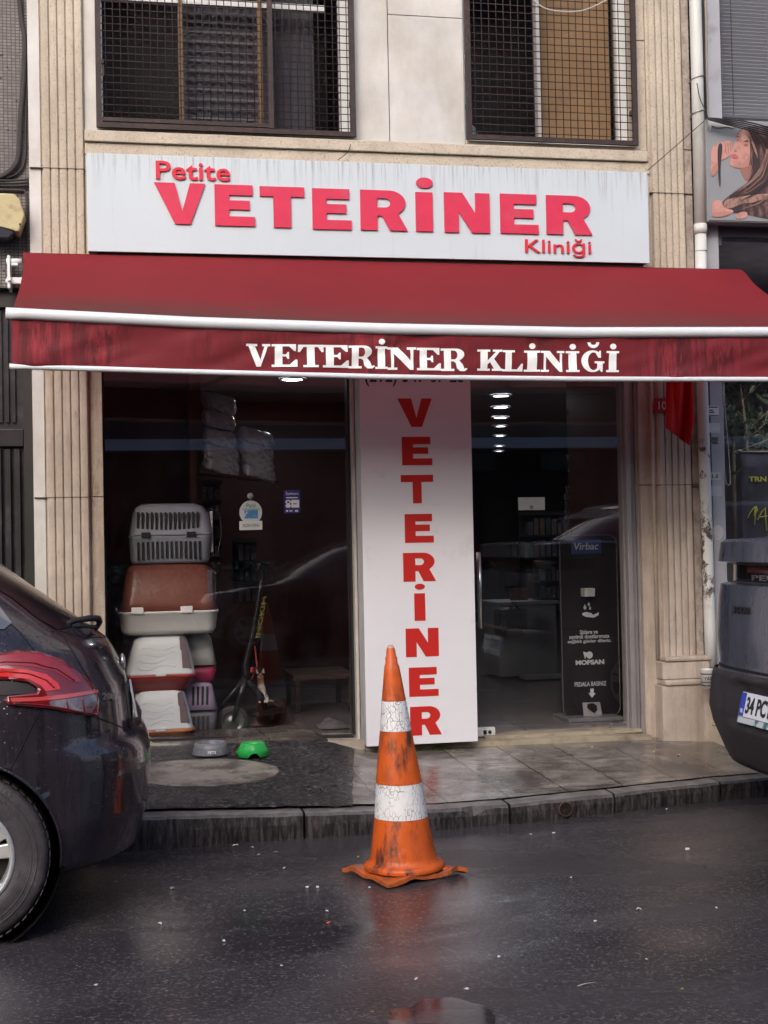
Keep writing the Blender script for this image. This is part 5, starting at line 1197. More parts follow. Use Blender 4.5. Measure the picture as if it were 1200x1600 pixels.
mb = MB(); mb.box(-.007, -.001, -.262, .262, -.088, -.060, .002); plate_xf(mb); pf = build('plate_frame', mb, M('teal plate frame', (.05, .16, .18), .4, c2=(.5, .55, .56), c2s=16, c2lo=.48, c2hi=.52), plate)
mb = MB(); mb.box(-.003, .004, -.28, .28, -.09, .068, .003); plate_xf(mb); build('plate_holder', mb, black_pl, plate)

# ------------------------------------------------------------------ traffic cone
cx, cyy = 1.206, -2.251
cone = thing('traffic_cone', 'scuffed orange and white traffic cone standing alone on the wet road', 'traffic cone', (cx, cyy, 0))
sk_ = .0
or_m = M('scuffed orange rubber', (.60, .105, .016), .42, var=.10, vscale=7, c2=(.34, .075, .025), c2s=9, c2lo=.52, c2hi=.72, c2st=(1, 1, .5), dirt=(.060, .028, .022), dlo=.52, dhi=.64, dscale=5.2, dst=(1.6, 1.6, .45), bump=.25, bscale=30)
wh_m = M('cracked white band', (.74, .75, .77), .5, var=.06); p = P(wh_m)
v = nd(wh_m, 'ShaderNodeTexVoronoi', feature='DISTANCE_TO_EDGE'); v.inputs['Scale'].default_value = 52
ad = nd(wh_m, 'ShaderNodeVectorMath', operation='ADD'); wn = nd(wh_m, 'ShaderNodeTexNoise'); wn.inputs['Scale'].default_value = 18; lk(wh_m, coords(wh_m), wn.inputs['Vector']); sc = nd(wh_m, 'ShaderNodeVectorMath', operation='SCALE'); sc.inputs['Scale'].default_value = .05; lk(wh_m, wn.outputs['Color'], sc.inputs[0])
lk(wh_m, coords(wh_m, (1.2, 1.2, .55)), ad.inputs[0]); lk(wh_m, sc.outputs[0], ad.inputs[1]); lk(wh_m, ad.outputs[0], v.inputs['Vector'])
crack = ramp(wh_m, v.outputs['Distance'], .012, .05, (1, 1, 1), (0, 0, 0)); gate = ramp(wh_m, nz(wh_m, 11, 4, .6, (1, 1, .7), (6, 0, 1)), .36, .48)
mu = nd(wh_m, 'ShaderNodeMath', operation='MULTIPLY'); lk(wh_m, crack, mu.inputs[0]); lk(wh_m, gate, mu.inputs[1])
old = p.inputs['Base Color'].links[0].from_socket; lk(wh_m, mix(wh_m, mu.outputs[0], old, (.20, .16, .14)), p.inputs['Base Color'])
def cz_(py): return 1.4-(py-849.4)*5.84/2150
def shear(z): return -.040*(z/.95)
PR = [(0.0, .050, .156), (0, .058, .150), (0, .062, .1425), (0, cz_(1275)-.001, .1135), (1, cz_(1275), .1135), (1, cz_(1222), .0985), (0, cz_(1222)+.001, .0985), (0, cz_(1140.5)-.001, .0675), (1, cz_(1140.5), .0675), (1, cz_(1094.5), .0520), (0, cz_(1094.5)+.001, .0520), (0, cz_(1040), .0315), (0, cz_(1037), .0260), (0, cz_(1027), .0255), (0, cz_(1025), .0215), (0, cz_(1015), .0185), (0, cz_(1012), .0150)]
def cone_part(i0, i1, dent=0.0):
    mb = MB(); rows = []
    prf = PR[i0:i1]; out = []
    for a, b_ in zip(prf, prf[1:]):
        n = max(1, int(abs(b_[1]-a[1])/.02)); out += [(a[1]+(b_[1]-a[1])*k/n, a[2]+(b_[2]-a[2])*k/n) for k in range(n)]
    out.append((prf[-1][1], prf[-1][2]))
    for z, r in out:
        rows.append([mb.b.verts.new((cx+shear(z)+r*math.cos(2*PI*k/56)*(1+.012*noise.noise(Vector((math.cos(2*PI*k/56), math.sin(2*PI*k/56), z*5)))), cyy+r*math.sin(2*PI*k/56)*(1+.012*noise.noise(Vector((math.cos(2*PI*k/56), math.sin(2*PI*k/56), z*5)))), z)) for k in range(56)])
    for i in range(len(rows)-1):
        for k in range(56): f = mb.b.faces.new((rows[i][k], rows[i][(k+1) % 56], rows[i+1][(k+1) % 56], rows[i+1][k])); f.smooth = True
    return mb
for a, b_ in ((0, 4), (6, 8), (10, len(PR))): build('orange_section', cone_part(a, b_), or_m, cone)
for a, b_ in ((4, 6), (8, 10)):
    mb = cone_part(a, b_); bmesh.ops.transform(mb.b, matrix=Matrix.Identity(4), verts=mb.b.verts)
    build('reflective_band', mb, wh_m, cone)
mb = MB(); zt = PR[-1][1]
mb.lathe([(.0153, -.012), (.0148, .004), (.011, .010), (.009, -.02)], (cx+shear(zt), cyy, zt), 18)
mb.lathe([(.008, -.02), (.009, .006), (.006, .008)], (cx+shear(zt)+.003, cyy-.004, zt), 14); build('top_rim', mb, M('worn pale rubber tip', (.50, .36, .26), .6, var=.25, vscale=60), cone)
# crumpled base plate
mb = MB(); n = 26; HS = .166; th = R(22)
def base_pt(u, v, top):
    a, c = (u-.5)*2, (v-.5)*2
    x, y = a*HS, c*HS; r = math.hypot(x, y)
    X = x*math.cos(th)-y*math.sin(th); Y = x*math.sin(th)+y*math.cos(th)
    e = max(abs(a), abs(c)); z = .024+.003*math.cos(min(1, r/.17)*PI/2)
    corner = max(0, (abs(a)+abs(c)-1.25)/.75)
    X *= 1+.08*corner+(.16*corner if X > 0 else 0); Y *= 1+.08*corner
    right = max(0, (X-.10)/.15); 
    z += .012*noise.noise(Vector((X*14, Y*14, 1)))*e + right*(.013*math.sin((Y+.02)*38)+.004) + .008*math.sin(X*30+1)*e
    if X > .17: Y += .02*math.sin(X*60)
    left = max(0, (-X-.1)/.15); z -= .008*left
    z = max(z, .017)
    if not top: z = max(z-.018, .002)
    return (cx+X-.018, cyy+Y, z)
def disc_hole(u, v): return False
g1 = [[mb.b.verts.new(base_pt(i/n, j/n, True)) for j in range(n+1)] for i in range(n+1)]; g0 = [[mb.b.verts.new(base_pt(i/n, j/n, False)) for j in range(n+1)] for i in range(n+1)]
for i in range(n):
    for j in range(n):
        f = mb.b.faces.new((g1[i][j], g1[i+1][j], g1[i+1][j+1], g1[i][j+1])); f.smooth = True; f = mb.b.faces.new((g0[i][j], g0[i][j+1], g0[i+1][j+1], g0[i+1][j])); f.smooth = True
for k in range(n):
    for (a, b_, c, d) in ((g1[k][0], g0[k][0], g0[k+1][0], g1[k+1][0]), (g1[k+1][n], g0[k+1][n], g0[k][n], g1[k][n]), (g1[0][k+1], g0[0][k+1], g0[0][k], g1[0][k]), (g1[n][k], g0[n][k], g0[n][k+1], g1[n][k+1])): mb.b.faces.new((a, b_, c, d))
build('base', mb, M('dirty orange rubber', (.50, .115, .03), .4, var=.2, vscale=14, c2=(.20, .07, .035), c2s=10, c2lo=.45, c2hi=.7, bump=.3, bscale=40), cone)
mb = MB(); mb.lathe([(.168, .028), (.172, .040), (.164, .052), (.15, .056)], (cx, cyy, 0), 56)
mb.tube([(cx+.145, cyy-.08, .022), (cx+.165, cyy-.065, .022), (cx+.175, cyy-.05, .022)], [.010, .013, .010], 12)
build('base_ring', mb, or_m, cone)

# ------------------------------------------------------------------ pet carriers and litter boxes behind the left pane
def carrier_box(px0, px1, py_top, py_bot, Y): return rect(px0, py_top, px1, py_bot, Y)
def lite(c, n, r=.42, **k): return M(n, c, r, var=.05, vscale=7, **k)
CY = .42
def slots(t, x0, x1, z0, z1, n, Y, lean=.0, m=None, name='vent_slot', bow=0):
    mb = MB(); wd = (x1-x0)/(2*n-1)
    for k in range(n):
        a = x0+2*k*wd; f = (k/(n-1)-.5)*2; zz = bow*(f*f)
        q = [(a, z0+zz), (a+wd, z0+zz), (a+wd+lean, z1+zz*.2), (a+lean, z1+zz*.2)]; mb.prism(q, (Y-.003, Y+.004))
    return build(name, mb, m or M('slot shadow plastic', (.03, .03, .035), .8), t)
# grey blue carrier on top
x0, x1, z0, z1 = rect(202, 786, 333, 880, .35)
t = thing('pet_carrier', 'grey blue plastic pet carrier with slotted sides on top of the stack in the window', 'pet carrier', ((x0+x1)/2, .5, z0), 0, 'pet carriers and litter boxes stacked in the window')
gb = lite((.36, .40, .46), 'grey blue plastic'); zm = z0+(z1-z0)*.46
mb = MB(); mb.loft_rr([(z0, x0+.02, x1-.03, .37, .70, .05), (z0+.02, x0+.005, x1-.02, .355, .72, .06), (zm-.01, x0, x1-.005, .35, .73, .05), (zm-.002, x0-.004, x1, .346, .735, .05)]); lo_ = build('base_shell', mb, gb, t)
mb = MB(); mb.loft_rr([(zm+.002, x0-.004, x1, .346, .735, .05), (zm+.012, x0, x1-.004, .35, .73, .05), (z1-.07, x0+.02, x1-.02, .365, .72, .06), (z1-.02, x0+.04, x1-.05, .39, .69, .07), (z1, x0+.08, x1-.10, .44, .64, .05)]); up_ = build('top_shell', mb, gb, t)
slots(up_, x0+.045, x1-.085, zm+.035, z1-.055, 14, .352, .0, bow=.010); slots(lo_, x0+.045, x1-.075, z0+.03, zm-.035, 14, .348, bow=-.012)
mb = MB()
for xx in (x0+.07, x1-.16): mb.box(xx, xx+.055, .335, .350, zm-.012, zm+.022, .004)
build('clip', mb, M('dark clip', (.03, .03, .035), .5), t)
mb = MB(); mb.box(x1-.012, x1+.004, .40, .68, z0+.06, z1-.05, .006); build('door', mb, lite((.55, .57, .60), 'pale door'), t)
mb = MB(); mb.tube([(x1-.02, .40, z1-.04), (x1+.045, .40, z1-.05), (x1+.055, .40, zm), (x1+.03, .40, z0+.05), (x1-.02, .40, z0+.03)], .005, 6); build('door_wire', mb, black_metal, t)
# brown hooded box with white base
x0, x1, z0, z1 = rect(186, 880, 341, 992, .30)
t = thing('litter_box', 'hooded litter box with brown cover and white clipped base under the grey carrier', 'litter box', ((x0+x1)/2, .5, z0), 0, 'pet carriers and litter boxes stacked in the window')
zb = z0+(z1-z0)*.33; br_m = lite((.19, .062, .040), 'brown plastic', .35)
mb = MB(); mb.loft_rr([(z0, x0+.03, x1-.03, .34, .72, .05), (z0+.03, x0+.01, x1-.012, .315, .75, .06), (zb-.015, x0, x1, .30, .76, .07), (zb-.012, x0-.006, x1+.006, .295, .765, .07), (zb, x0-.006, x1+.006, .295, .765, .07)]); build('base_tray', mb, lite((.68, .68, .66), 'cream plastic'), t)
mb = MB(); mb.loft_rr([(zb+.001, x0+.0, x1-.0, .30, .76, .07), (zb+.05, x0+.015, x1-.01, .31, .75, .07), (z1-.05, x0+.04, x1-.015, .33, .72, .07), (z1-.015, x0+.06, x1-.06, .36, .69, .07), (z1, x0+.10, x1-.10, .40, .65, .05)]); hd = build('hood', mb, br_m, t)
mb = MB(); mb.box(x1-.045, x1-.002, .36, .7, zb+.05, z1-.05, .02); mb.box(x1-.06, x1-.03, .322, .335, zb+.05, z1-.045, .006); build('flap', mb, lite((.11, .10, .115), 'smoky flap', .2), hd)
mb = MB()
for px in (205, 282): a = W(px, 955, .29); mb.box(a[0], a[0]+.072, .283, .298, zb-.012, zb+.028, .006)
build('clip', mb, lite((.80, .80, .80), 'white clip'), t)
mb = MB(); mb.grid(lambda u, v: (x0+.05+(x1-x0-.11)*u, .3335+.001, zb+.05+.08*v), 2, 2)
mb.b.free()
# two white hoods over coloured trays
def hooded(px0, px1, py0, pym, pyb, tray_c, label, Y):
    x0, x1, z0, z1 = rect(px0, py0, px1, pyb, Y); zm = W((px0+px1)/2, pym, Y)[1]
    t = thing('litter_box', label, 'litter box', ((x0+x1)/2, .5, z0), 0, 'pet carriers and litter boxes stacked in the window')
    mb = MB(); mb.loft_rr([(z0, x0+.04, x1-.05, Y+.03, .78, .05), (zm-.02, x0+.01, x1-.01, Y+.005, .80, .06), (zm-.012, x0-.005, x1+.008, Y-.008, .81, .06), (zm, x0-.005, x1+.008, Y-.008, .81, .06)]); build('base_tray', mb, lite(tray_c, 'tray %.2f %.2f' % (tray_c[0], tray_c[1]), .35), t)
    wm = lite((.62, .66, .68), 'white hood plastic')
    mb = MB(); H = z1-zm; mb.loft_rr([(zm+.001, x0+.0, x1+.002, Y, .80, .05), (zm+.012, x0+.006, x1-.004, Y+.003, .795, .05), (zm+H*.5, x0+.030, x1-.025, Y+.008, .78, .055), (z1-.03, x0+.058, x1-.050, Y+.016, .77, .06), (z1-.008, x0+.074, x1-.066, Y+.030, .75, .06), (z1, x0+.10, x1-.09, Y+.065, .72, .04)]); hd = build('hood', mb, wm, t)
    mb = MB()
    for k in range(4):
        pts = []
        for i in range(15):
            u = i/14; x = x0+.08+(x1-x0-.20)*u; z = zm+H*(.62-.15*k)+.012*math.sin(u*7+k)+.01*u; f = (z-zm)/H; pts.append((x, Y+.0+.016*f, z))
        mb.tube(pts, .0022, 5)
    build('wave_ridge', mb, wm, hd)
    mb = MB(); mb.prism([(x1-.085, zm+.03), (x1-.022, zm+.03), (x1-.062, z1-.02), (x1-.095, z1-.02)], (Y+.004, Y+.045)); bmesh.ops.bevel(mb.b, geom=mb.b.edges[:], offset=.006, segments=2, affect='EDGES'); build('flap', mb, lite((.17, .13, .14), 'brown flap', .25), hd)
    mb = MB(); mb.box((x0+x1)/2-.03, (x0+x1)/2+.03, Y-.014, Y-.006, zm-.006, zm+.012, .003); build('clip', mb, wm, t)
hooded(195, 306, 991, 1055, 1080, (.36, .035, .022), 'white hooded litter box with a red tray in the middle of the window stack', .34)
hooded(197, 303, 1078, 1141, 1161, (.52, .17, .03), 'white hooded litter box with an orange tray at the bottom of the window stack', .34)
# narrower stack behind
def small_carrier(px0, px1, pys, cols, Y, label, vent):
    x0, x1, z0, z1 = rect(px0, pys[0], px1, pys[-1], Y)
    t = thing('pet_carrier', label, 'pet carrier', ((x0+x1)/2, Y+.15, z0), 0, 'pet carriers and litter boxes stacked in the window')
    zs = [W((px0+px1)/2, p_, Y)[1] for p_ in pys]
    for i, c in enumerate(cols):
        za, zb_ = zs[i], zs[i+1]; up = i == 0
        mb = MB(); mb.loft_rr([(zb_+.002, x0+(.0 if up else .02), x1-(.0 if up else .02), Y, Y+.36, .04), (za-.03, x0+(.03 if up else .0), x1-(.03 if up else 0), Y+.015, Y+.35, .05), (za-.002, x0+(.06 if up else 0), x1-(.05 if up else 0), Y+.03, Y+.33, .05)])
        o = build('top_shell' if up else 'base_shell', mb, lite(c, 'small carrier %.2f %.2f' % (c[0], c[2])), t)
        if vent: slots(o, x0+.07, x1-.06, zb_+.03, za-.035, 4, Y+.006, .004)
    return t
small_carrier(284, 339, (990, 1040, 1066), ((.50, .52, .50), (.30, .02, .075)), .50, 'white and magenta pet carrier half hidden behind the upper white litter box', False)
small_carrier(282, 341, (1064, 1110, 1155), ((.40, .33, .48), (.11, .11, .13)), .48, 'lilac and dark grey slotted pet carrier half hidden behind the orange tray', True)
# ------------------------------------------------------------------ bowls on the sill step
def bowl(name, px, py, r, h, m, label, cat):
    gx, gy = G(px, py, .285); gy = min(gy, -.16); z = gz(gx, gy)+.010
    t = thing(name, label, cat, (gx, gy, z), 0)
    mb = MB(); mb.lathe([(r*.70, .014), (r*.78, h-.012), (r*.84, h), (r*.90, h), (r*.96, h*.6), (r*1.05, .006), (r*1.05, 0), (r*.95, 0), (r*.6, .008), (.0001, .010)], (gx, gy, z), 40)
    mb.lathe([(r*.70, .0141), (.0001, .012)], (gx, gy, z), 40); build('bowl_body', mb, m, t); return t, gx, gy, z
t, gx, gy, z = bowl('pet_bowl', 329, 1171, .096, .066, M('grey bowl plastic', (.16, .165, .19), .4, var=.15, c2=(.09, .09, .10), c2s=20), 'grey plastic pet bowl with a small white print on the step', 'pet bowl')
g = text_mesh('PETS', .001, .02, fit=(gx-.022, gx+.022, z+.014, z+.030)); stand(g, gy-.104); build('print', g, paint_w, t)
for i in range(4): pass
gx, gy = G(395, 1171, .285); z = gz(gx, gy)+.010
t = thing('pet_bowl', 'bright green plastic pet bowl with arched sides on the step', 'pet bowl', (gx, gy, z))
gr = M('green bowl plastic', (.02, .36, .07), .35, var=.1, vscale=15)
mb = MB(); n = 48; rows = []
for (r, h, ar) in ((.045, .018, 0), (.052, .062, 0), (.060, .074, 0), (.065, .072, 0), (.072, .035, .5), (.084, .0, 1)):
    rg = []
    for k in range(n):
        a = 2*PI*k/n; lift = ar*.026*max(0, math.cos(4*(a-R(45)+R(0))+PI))**.8 if math.cos(4*(a-R(45))+PI) > 0 else 0
        sq = 1/max(abs(math.cos(a+R(45))), abs(math.sin(a+R(45))))**(.35*ar); rg.append(mb.b.verts.new((gx+r*sq*math.cos(a), gy+r*sq*math.sin(a)*.9, z+h+lift)))
    rows.append(rg)
for i in range(5):
    for k in range(n): f = mb.b.faces.new((rows[i][k], rows[i][(k+1) % n], rows[i+1][(k+1) % n], rows[i+1][k])); f.smooth = True
mb.b.faces.new(rows[0]); o = build('bowl_body', mb, gr, t); so = o.modifiers.new('t', 'SOLIDIFY'); so.thickness = .003

# ------------------------------------------------------------------ diaper packs on a wall rack, inside
pk = M('clear packed film', (.62, .66, .72), .18, coat=.8, var=.25, vscale=9, c2=(.18, .20, .23), c2s=11, bump=1.0, bscale=26)
PYk = 1.0
packs = [((316, 606), (371, 621), 30, 'topmost'), ((316, 634), (370, 648), 28, 'second'), ((318, 662), (371, 678), 27, 'third'), ((318, 688), (376, 702), 26, 'fourth'), ((318, 706), (378, 722), 27, 'lowest')]
packs2 = [((374, 662), (430, 678), 26, 'topmost'), ((376, 686), (430, 700), 24, 'second'), ((379, 702), (431, 718), 22, 'third'), ((380, 719), (433, 736), 22, 'lowest')]
for side, ps_ in (('left', packs), ('right', packs2)):
    for (a, b_), (c, d), h, wd in ps_:
        xa, za = W(a, b_, PYk); xb, zb = W(c, d, PYk); H = h/235.0
        o = MB(); n1, n2 = 18, 12
        def fn(u, v, o=o):
            th = 2*PI*v; sx = math.copysign(abs(math.cos(th))**.45, math.cos(th)); sz = math.copysign(abs(math.sin(th))**.45, math.sin(th))
            e = (1-abs(2*u-1)**8)**.5*.96+.04; x = xa+(xb-xa)*u; y = PYk+.09*sx*e+.10; z = za+(zb-za)*u - H*.5 + H*.5*sz*e
            nn = .014*noise.noise(Vector((x*16, th*1.6, za*30))); return (x+nn, y+nn, z+nn*.6)
        o.grid(fn, n1, 24); c0 = Vector(((xa+xb)/2, PYk+.1, min(za, zb)-H)); bmesh.ops.remove_doubles(o.b, verts=o.b.verts, dist=.0005); o.xf(Matrix.Translation(-c0))
        ob = build('packet', o, pk); ob.location = c0
        tag(ob, '%s clear wrapped packet in the %s pile high inside the shop window' % (wd, side), 'packet', 'wrapped packets piled in the shop window')
xa, za = W(312, 732, PYk); xb, zb = W(440, 752, PYk)
mb = MB(); mb.prism([(xa, za-.012), (xb, zb-.006), (xb, zb+.006-.012), (xa, za-.03)], (PYk-.02, PYk+.24)); o = build('shelf', mb, brown_room); tag(o, 'dark narrow shelf carrying the wrapped packets inside the shop window', 'shelf')

# ------------------------------------------------------------------ signs hanging on the panes
x0, x1, z0, z1 = rect(374, 783, 409, 816, .10); cx_ = (x0+x1)/2
t = thing('open_sign', 'round white hanging sign with a small plate reading AÇIK/OPEN on the left pane', 'door sign', (cx_, .10, z0))
mb = MB(); merge(mb.b, disc_at((374, 782, 409.5, 819), .10, .003)); build('disc', mb, M('pale sign card', (.60, .66, .66), .4), t)
x2 = rect(374, 814, 410, 828, .097); mb = MB(); mb.box(x2[0], x2[1], .094, .098, x2[2], x2[3], .003); build('plate', mb, M('white card', (.68, .70, .70), .4), t)
build('lettering', flat_text('AÇIK/OPEN', (379, 818.5, 405, 824.5), .0925, .01), M('grey print', (.22, .24, .26), .5), t)
x2 = rect(382, 797, 403, 810, .0965); mb = MB(); mb.box(x2[0], x2[1], .0955, .0965, x2[2], x2[3]); build('picture', mb, M('blue card print', (.08, .25, .50), .4, c2=(.5, .6, .7), c2s=30, c2lo=.55, c2hi=.6), t)
b = flat_text('Petit', (385, 786.5, 400, 793), .0975, .0); build('lettering', b, M('dark teal print', (.08, .17, .2), .5), t)
mb = MB(); x2 = rect(380, 795, 405, 796.4, .0965); mb.box(x2[0], x2[1], .0955, .0965, x2[2], x2[3]); build('print_line', mb, M('teal line print', (.2, .38, .42), .5), t)
mb = MB(); a = W(391.5, 775, .10); mb.lathe([(.0001, 0), (.012, 0), (.017, .008), (.019, .012)], (a[0], .10, a[1]), 16, 'y'); mb.tube([(a[0], .105, a[1]), (a[0]+.001, .10, z1-.002)], .002, 5); build('suction_cup', mb, M('cloudy suction cup', (.35, .36, .36), .3), t)
x0, x1, z0, z1 = rect(443.5, 765.5, 469, 802, .112)
t = thing('window_sticker', 'dark blue upright sticker with a white card picture on the left pane', 'sticker', ((x0+x1)/2, .112, z0))
mb = MB(); mb.prism([(x0+.012, z1), (x1, z1), (x1, z0+.012), (x1-.012, z0), (x0, z0), (x0, z1-.012)], (.112, .115)); build('sheet', mb, M('blue vinyl', (.045, .05, .23), .4), t)
build('lettering', flat_text('İyiKart', (446.5, 768.5, 466, 774), .1110, .01), paint_w, t)
mb = MB()
for r_ in ((447, 776.8, 465, 778.4), (455, 781, 467.5, 793), (447, 797, 450, 799.6), (452, 797.4, 457, 799), (461, 797, 465.5, 799.6)): x2 = rect(*r_, .1115); mb.box(x2[0], x2[1], .1105, .1119, x2[2], x2[3])
merge(mb.b, disc_at((446, 781, 454.5, 787.5), .1112, .001)); merge(mb.b, disc_at((446, 787, 454.5, 793.5), .1112, .001)); build('print', mb, paint_w, t)
mb = MB(); merge(mb.b, disc_at((448.3, 783, 452.3, 786), .1100, .001)); x2 = rect(458, 786.5, 463.5, 787.7, .110); mb.box(x2[0], x2[1], .1092, .1102, x2[2], x2[3]); build('print_blue', mb, M('blue vinyl print', (.045, .05, .23), .4), t)
x0, x1, z0, z1 = rect(810, 777, 851.5, 797, .108)
t = thing('door_sticker', 'pale rectangular notice on the glass door above eye level', 'notice', ((x0+x1)/2, .11, z0)); mb = MB(); mb.box(x0, x1, .110, .1135, z0, z1); build('sheet', mb, M('pale green white notice', (.42, .47, .48), .45, c2=(.30, .35, .35), c2s=6, c2lo=.45, c2hi=.65), t)
mb = MB(); merge(mb.b, disc_at((827.5, 789.5, 833.5, 796), .1092, .0008)); build('print', mb, M('grey print mark', (.18, .20, .22), .6), t)

# ------------------------------------------------------------------ hand wash stand behind the glass door
SYd = .55
t = thing('sanitiser_stand', 'black hand sanitiser stand with white print and a blue label behind the glass door', 'display stand', (W(925, 1120, SYd)[0], SYd, .24))
x0, x1, z0, z1 = rect(877, 836, 966, 1120, SYd)
def rr_poly(x0, x1, z0, z1, r): return arc(x1-r, z1-r, r, r, 0, 90, 6)+arc(x0+r, z1-r, r, r, 90, 180, 6)+arc(x0+r, z0+r, r, r, 180, 270, 6)+arc(x1-r, z0+r, r, r, 270, 360, 6)
mb = MB(); mb.prism(rr_poly(x0, x1, z0, z1, .06), (SYd+.0, SYd+.03)); build('panel', mb, M('black board', (.018, .016, .020), .4), t)
mb = MB(); pp = rr_poly(x0, x1, z0, z1, .06); mb.tube([(a, SYd-.002, b_) for a, b_ in pp]+[(pp[0][0], SYd-.002, pp[0][1])], .0035, 6); build('edge_trim', mb, M('grey edge trim', (.16, .14, .15), .4), t)
x2 = rect(893, 843, 939, 866, SYd-.006); mb = MB(); mb.box(x2[0], x2[1], SYd-.012, SYd-.002, x2[2], x2[3], .003); lb_ = build('label', mb, M('dark blue label', (.035, .07, .19), .4), t)
pw_ = M('white stand print', (.58, .60, .66), .5)
build('lettering', flat_text('Virbac', (897, 848, 935, 859), SYd-.013, .005, shear=.15), pw_, lb_)
for txt, r_, bo in (('Sizlere ve', (906, 984, 934, 990.5), .02), ('sevimli dostlarımıza', (889.5, 991, 952, 997.5), .015), ('sağlıklı günler dileriz.', (887, 998.5, 955, 1005.5), .015), ('MOPSAN', (899.5, 1031, 944, 1038.5), .05), ('PEDALA BASINIZ', (898, 1065, 947.5, 1072), .01)):
    build('lettering', flat_text(txt, r_, SYd-.002, bo), pw_, t)
mb = MB()
def pxs(pts, Y=SYd-.003): return [W(a, b_, Y) for a, b_ in pts]
mb.prism(pxs([(922.5, 1076), (927.5, 1076), (927.5, 1083), (931, 1083), (925, 1090), (919.5, 1083), (922.5, 1083)]), (SYd-.004, SYd-.001))
mb.prism(pxs([(910, 958), (916, 956), (924, 958), (927, 961), (935.5, 957), (935, 961), (928, 965), (916, 964), (910, 961)]), (SYd-.004, SYd-.001))
for (a, b_, r_) in ((914, 950, 3), (920, 945, 2.3), (922, 951, 2)): mb.prism(pxs([(a, b_-2*r_), (a+r_*.8, b_), (a, b_+r_), (a-r_*.8, b_)]), (SYd-.004, SYd-.001))
merge(mb.b, disc_at((916, 1018, 926, 1029), SYd-.002, .003)); mb.prism(pxs([(911, 918+8+92), (917, 1020), (914, 1030)]), (SYd-.006, SYd-.0045))
build('print', mb, pw_, t)
x2 = rect(911, 919, 927.5, 932, SYd-.05); mb = MB(); mb.box(x2[0], x2[1], SYd-.08, SYd-.001, x2[2], x2[3], .004); build('dispenser', mb, M('white dispenser', (.50, .50, .50), .5), t)
mb = MB(); mb.prism(pxs([(910, 1098), (937, 1097), (941, 1119), (912, 1120)], SYd-.05), (SYd-.055, SYd-.045)); pd = build('pedal_plate', mb, M('grey pedal plate', (.40, .40, .42), .4, metal=.3), t)
mb = MB(); mb.prism(pxs([(918, 1100), (926, 1098.5), (932, 1102), (933, 1109), (928, 1114), (922, 1110), (917, 1106)], SYd-.057), (SYd-.062, SYd-.0555)); build('foot_print', mb, black_pl, pd)
x2 = rect(884, 1119, 969, 1126, SYd-.1); mb = MB(); mb.box(x2[0], x2[1], SYd-.16, SYd+.16, .240, .262, .003); build('foot_plate', mb, M('steel foot plate', (.30, .30, .32), .35, metal=.5), t)

# ------------------------------------------------------------------ kick scooter and cat behind the left pane
scY = .62
def sp(px, py, Y=scY): a = W(px, py, Y); return Vector((a[0], Y, a[1]))
t = thing('kick_scooter', 'black electric kick scooter parked behind the left pane beside the litter boxes', 'scooter', (W(380, 1150, scY)[0], scY, .24))
sm = M('scooter black', (.013, .012, .014), .35, var=.1); sr = M('dark scooter tyre', (.030, .027, .028), .6)
wc = sp(363, 1127); wr = .104
mb = MB(); mb.lathe([(wr*.62, -.02), (wr*.9, -.024), (wr, -.012), (wr, .012), (wr*.9, .024), (wr*.62, .02), (wr*.62, -.02)], tuple(wc), 40, 'y'); w1 = build('wheel', mb, sr, t)
mb = MB(); mb.lathe([(wr*.70, -.026), (wr*.62, -.028), (wr*.60, -.020), (wr*.3, -.018), (wr*.22, -.030), (.0001, -.032)], tuple(wc), 40, 'y')
build('hub', mb, M('grey hub', (.16, .155, .16), .3, metal=.6), w1)
mb = MB(); w2c = wc+Vector((.28, .32, .0)); mb.lathe([(wr*.5, -.02), (wr*.9, -.024), (wr, 0), (wr*.9, .024), (wr*.5, .02), (.0001, .02)], tuple(w2c), 32, 'y'); build('wheel', mb, sr, t)
mb = MB(); mb.tube([sp(385, 1062), sp(383, 1040), sp(396, 985), sp(406, 925), sp(412, 888)], [.026, .021, .017, .016, .016], 12); mb.tube([sp(412, 890), sp(412, 878)], .02, 10); build('stem', mb, sm, t)
mb = MB(); mb.tube([sp(412, 882)+Vector((-.05, -.16, 0)), sp(412, 880), sp(412, 882)+Vector((.05, .16, 0))], .013, 10); build('handlebar', mb, sm, t)
mb = MB(); mb.tube([sp(384, 1058), sp(376, 1085), sp(363, 1127)+Vector((0, -.035, 0))], [.026, .022, .012], 10); mb.tube([sp(384, 1058), sp(340, 1110)], [.02, .012], 8); build('fork', mb, sm, t)
mb = MB(); p0 = sp(392, 1100); mb.tube([sp(384, 1062), sp(404, 1090)+Vector((.02, .1, 0)), sp(418, 1130)+Vector((.05, .2, -.0))], [.024, .026, .02], 10); mb.box(wc.x+.06, wc.x+.34, scY+.1, scY+.26, .33, .36, .01, rot=('Z', R(48))); build('deck', mb, sm, t)
mb = MB(); mb.grid(lambda u, v: tuple(wc+Vector(((wr+.014)*math.cos(R(60+110*u)), -.03+.06*v, (wr+.014)*math.sin(R(60+110*u))))), 16, 2); o = build('mudguard', mb, sm, t)
mb = MB(); mb.tube([sp(393, 1062), sp(402, 1040), sp(398, 1010)], .006, 6); mb.box(sp(393, 1043).x-.01, sp(393, 1043).x+.012, scY-.03, scY, sp(393, 1050).z, sp(393, 1042).z, .003); build('brake_cable', mb, M('red and black cable', (.25, .03, .03), .5), t)
g = text_mesh('INOKIM', .001, .02, fit=(0, 1, 0, 1))
o_ = sp(402, 996)+Vector((0, -.022, 0)); ax_ = (sp(411, 932)-sp(400.5, 996)); up_v = Vector((-.030, 0, -.005))
for v in g.verts: v.co = Vector((o_.x, o_.y, o_.z))+ax_*v.co.x+up_v*(v.co.y-.5)*.9+Vector((0, -v.co.z-.004, 0))
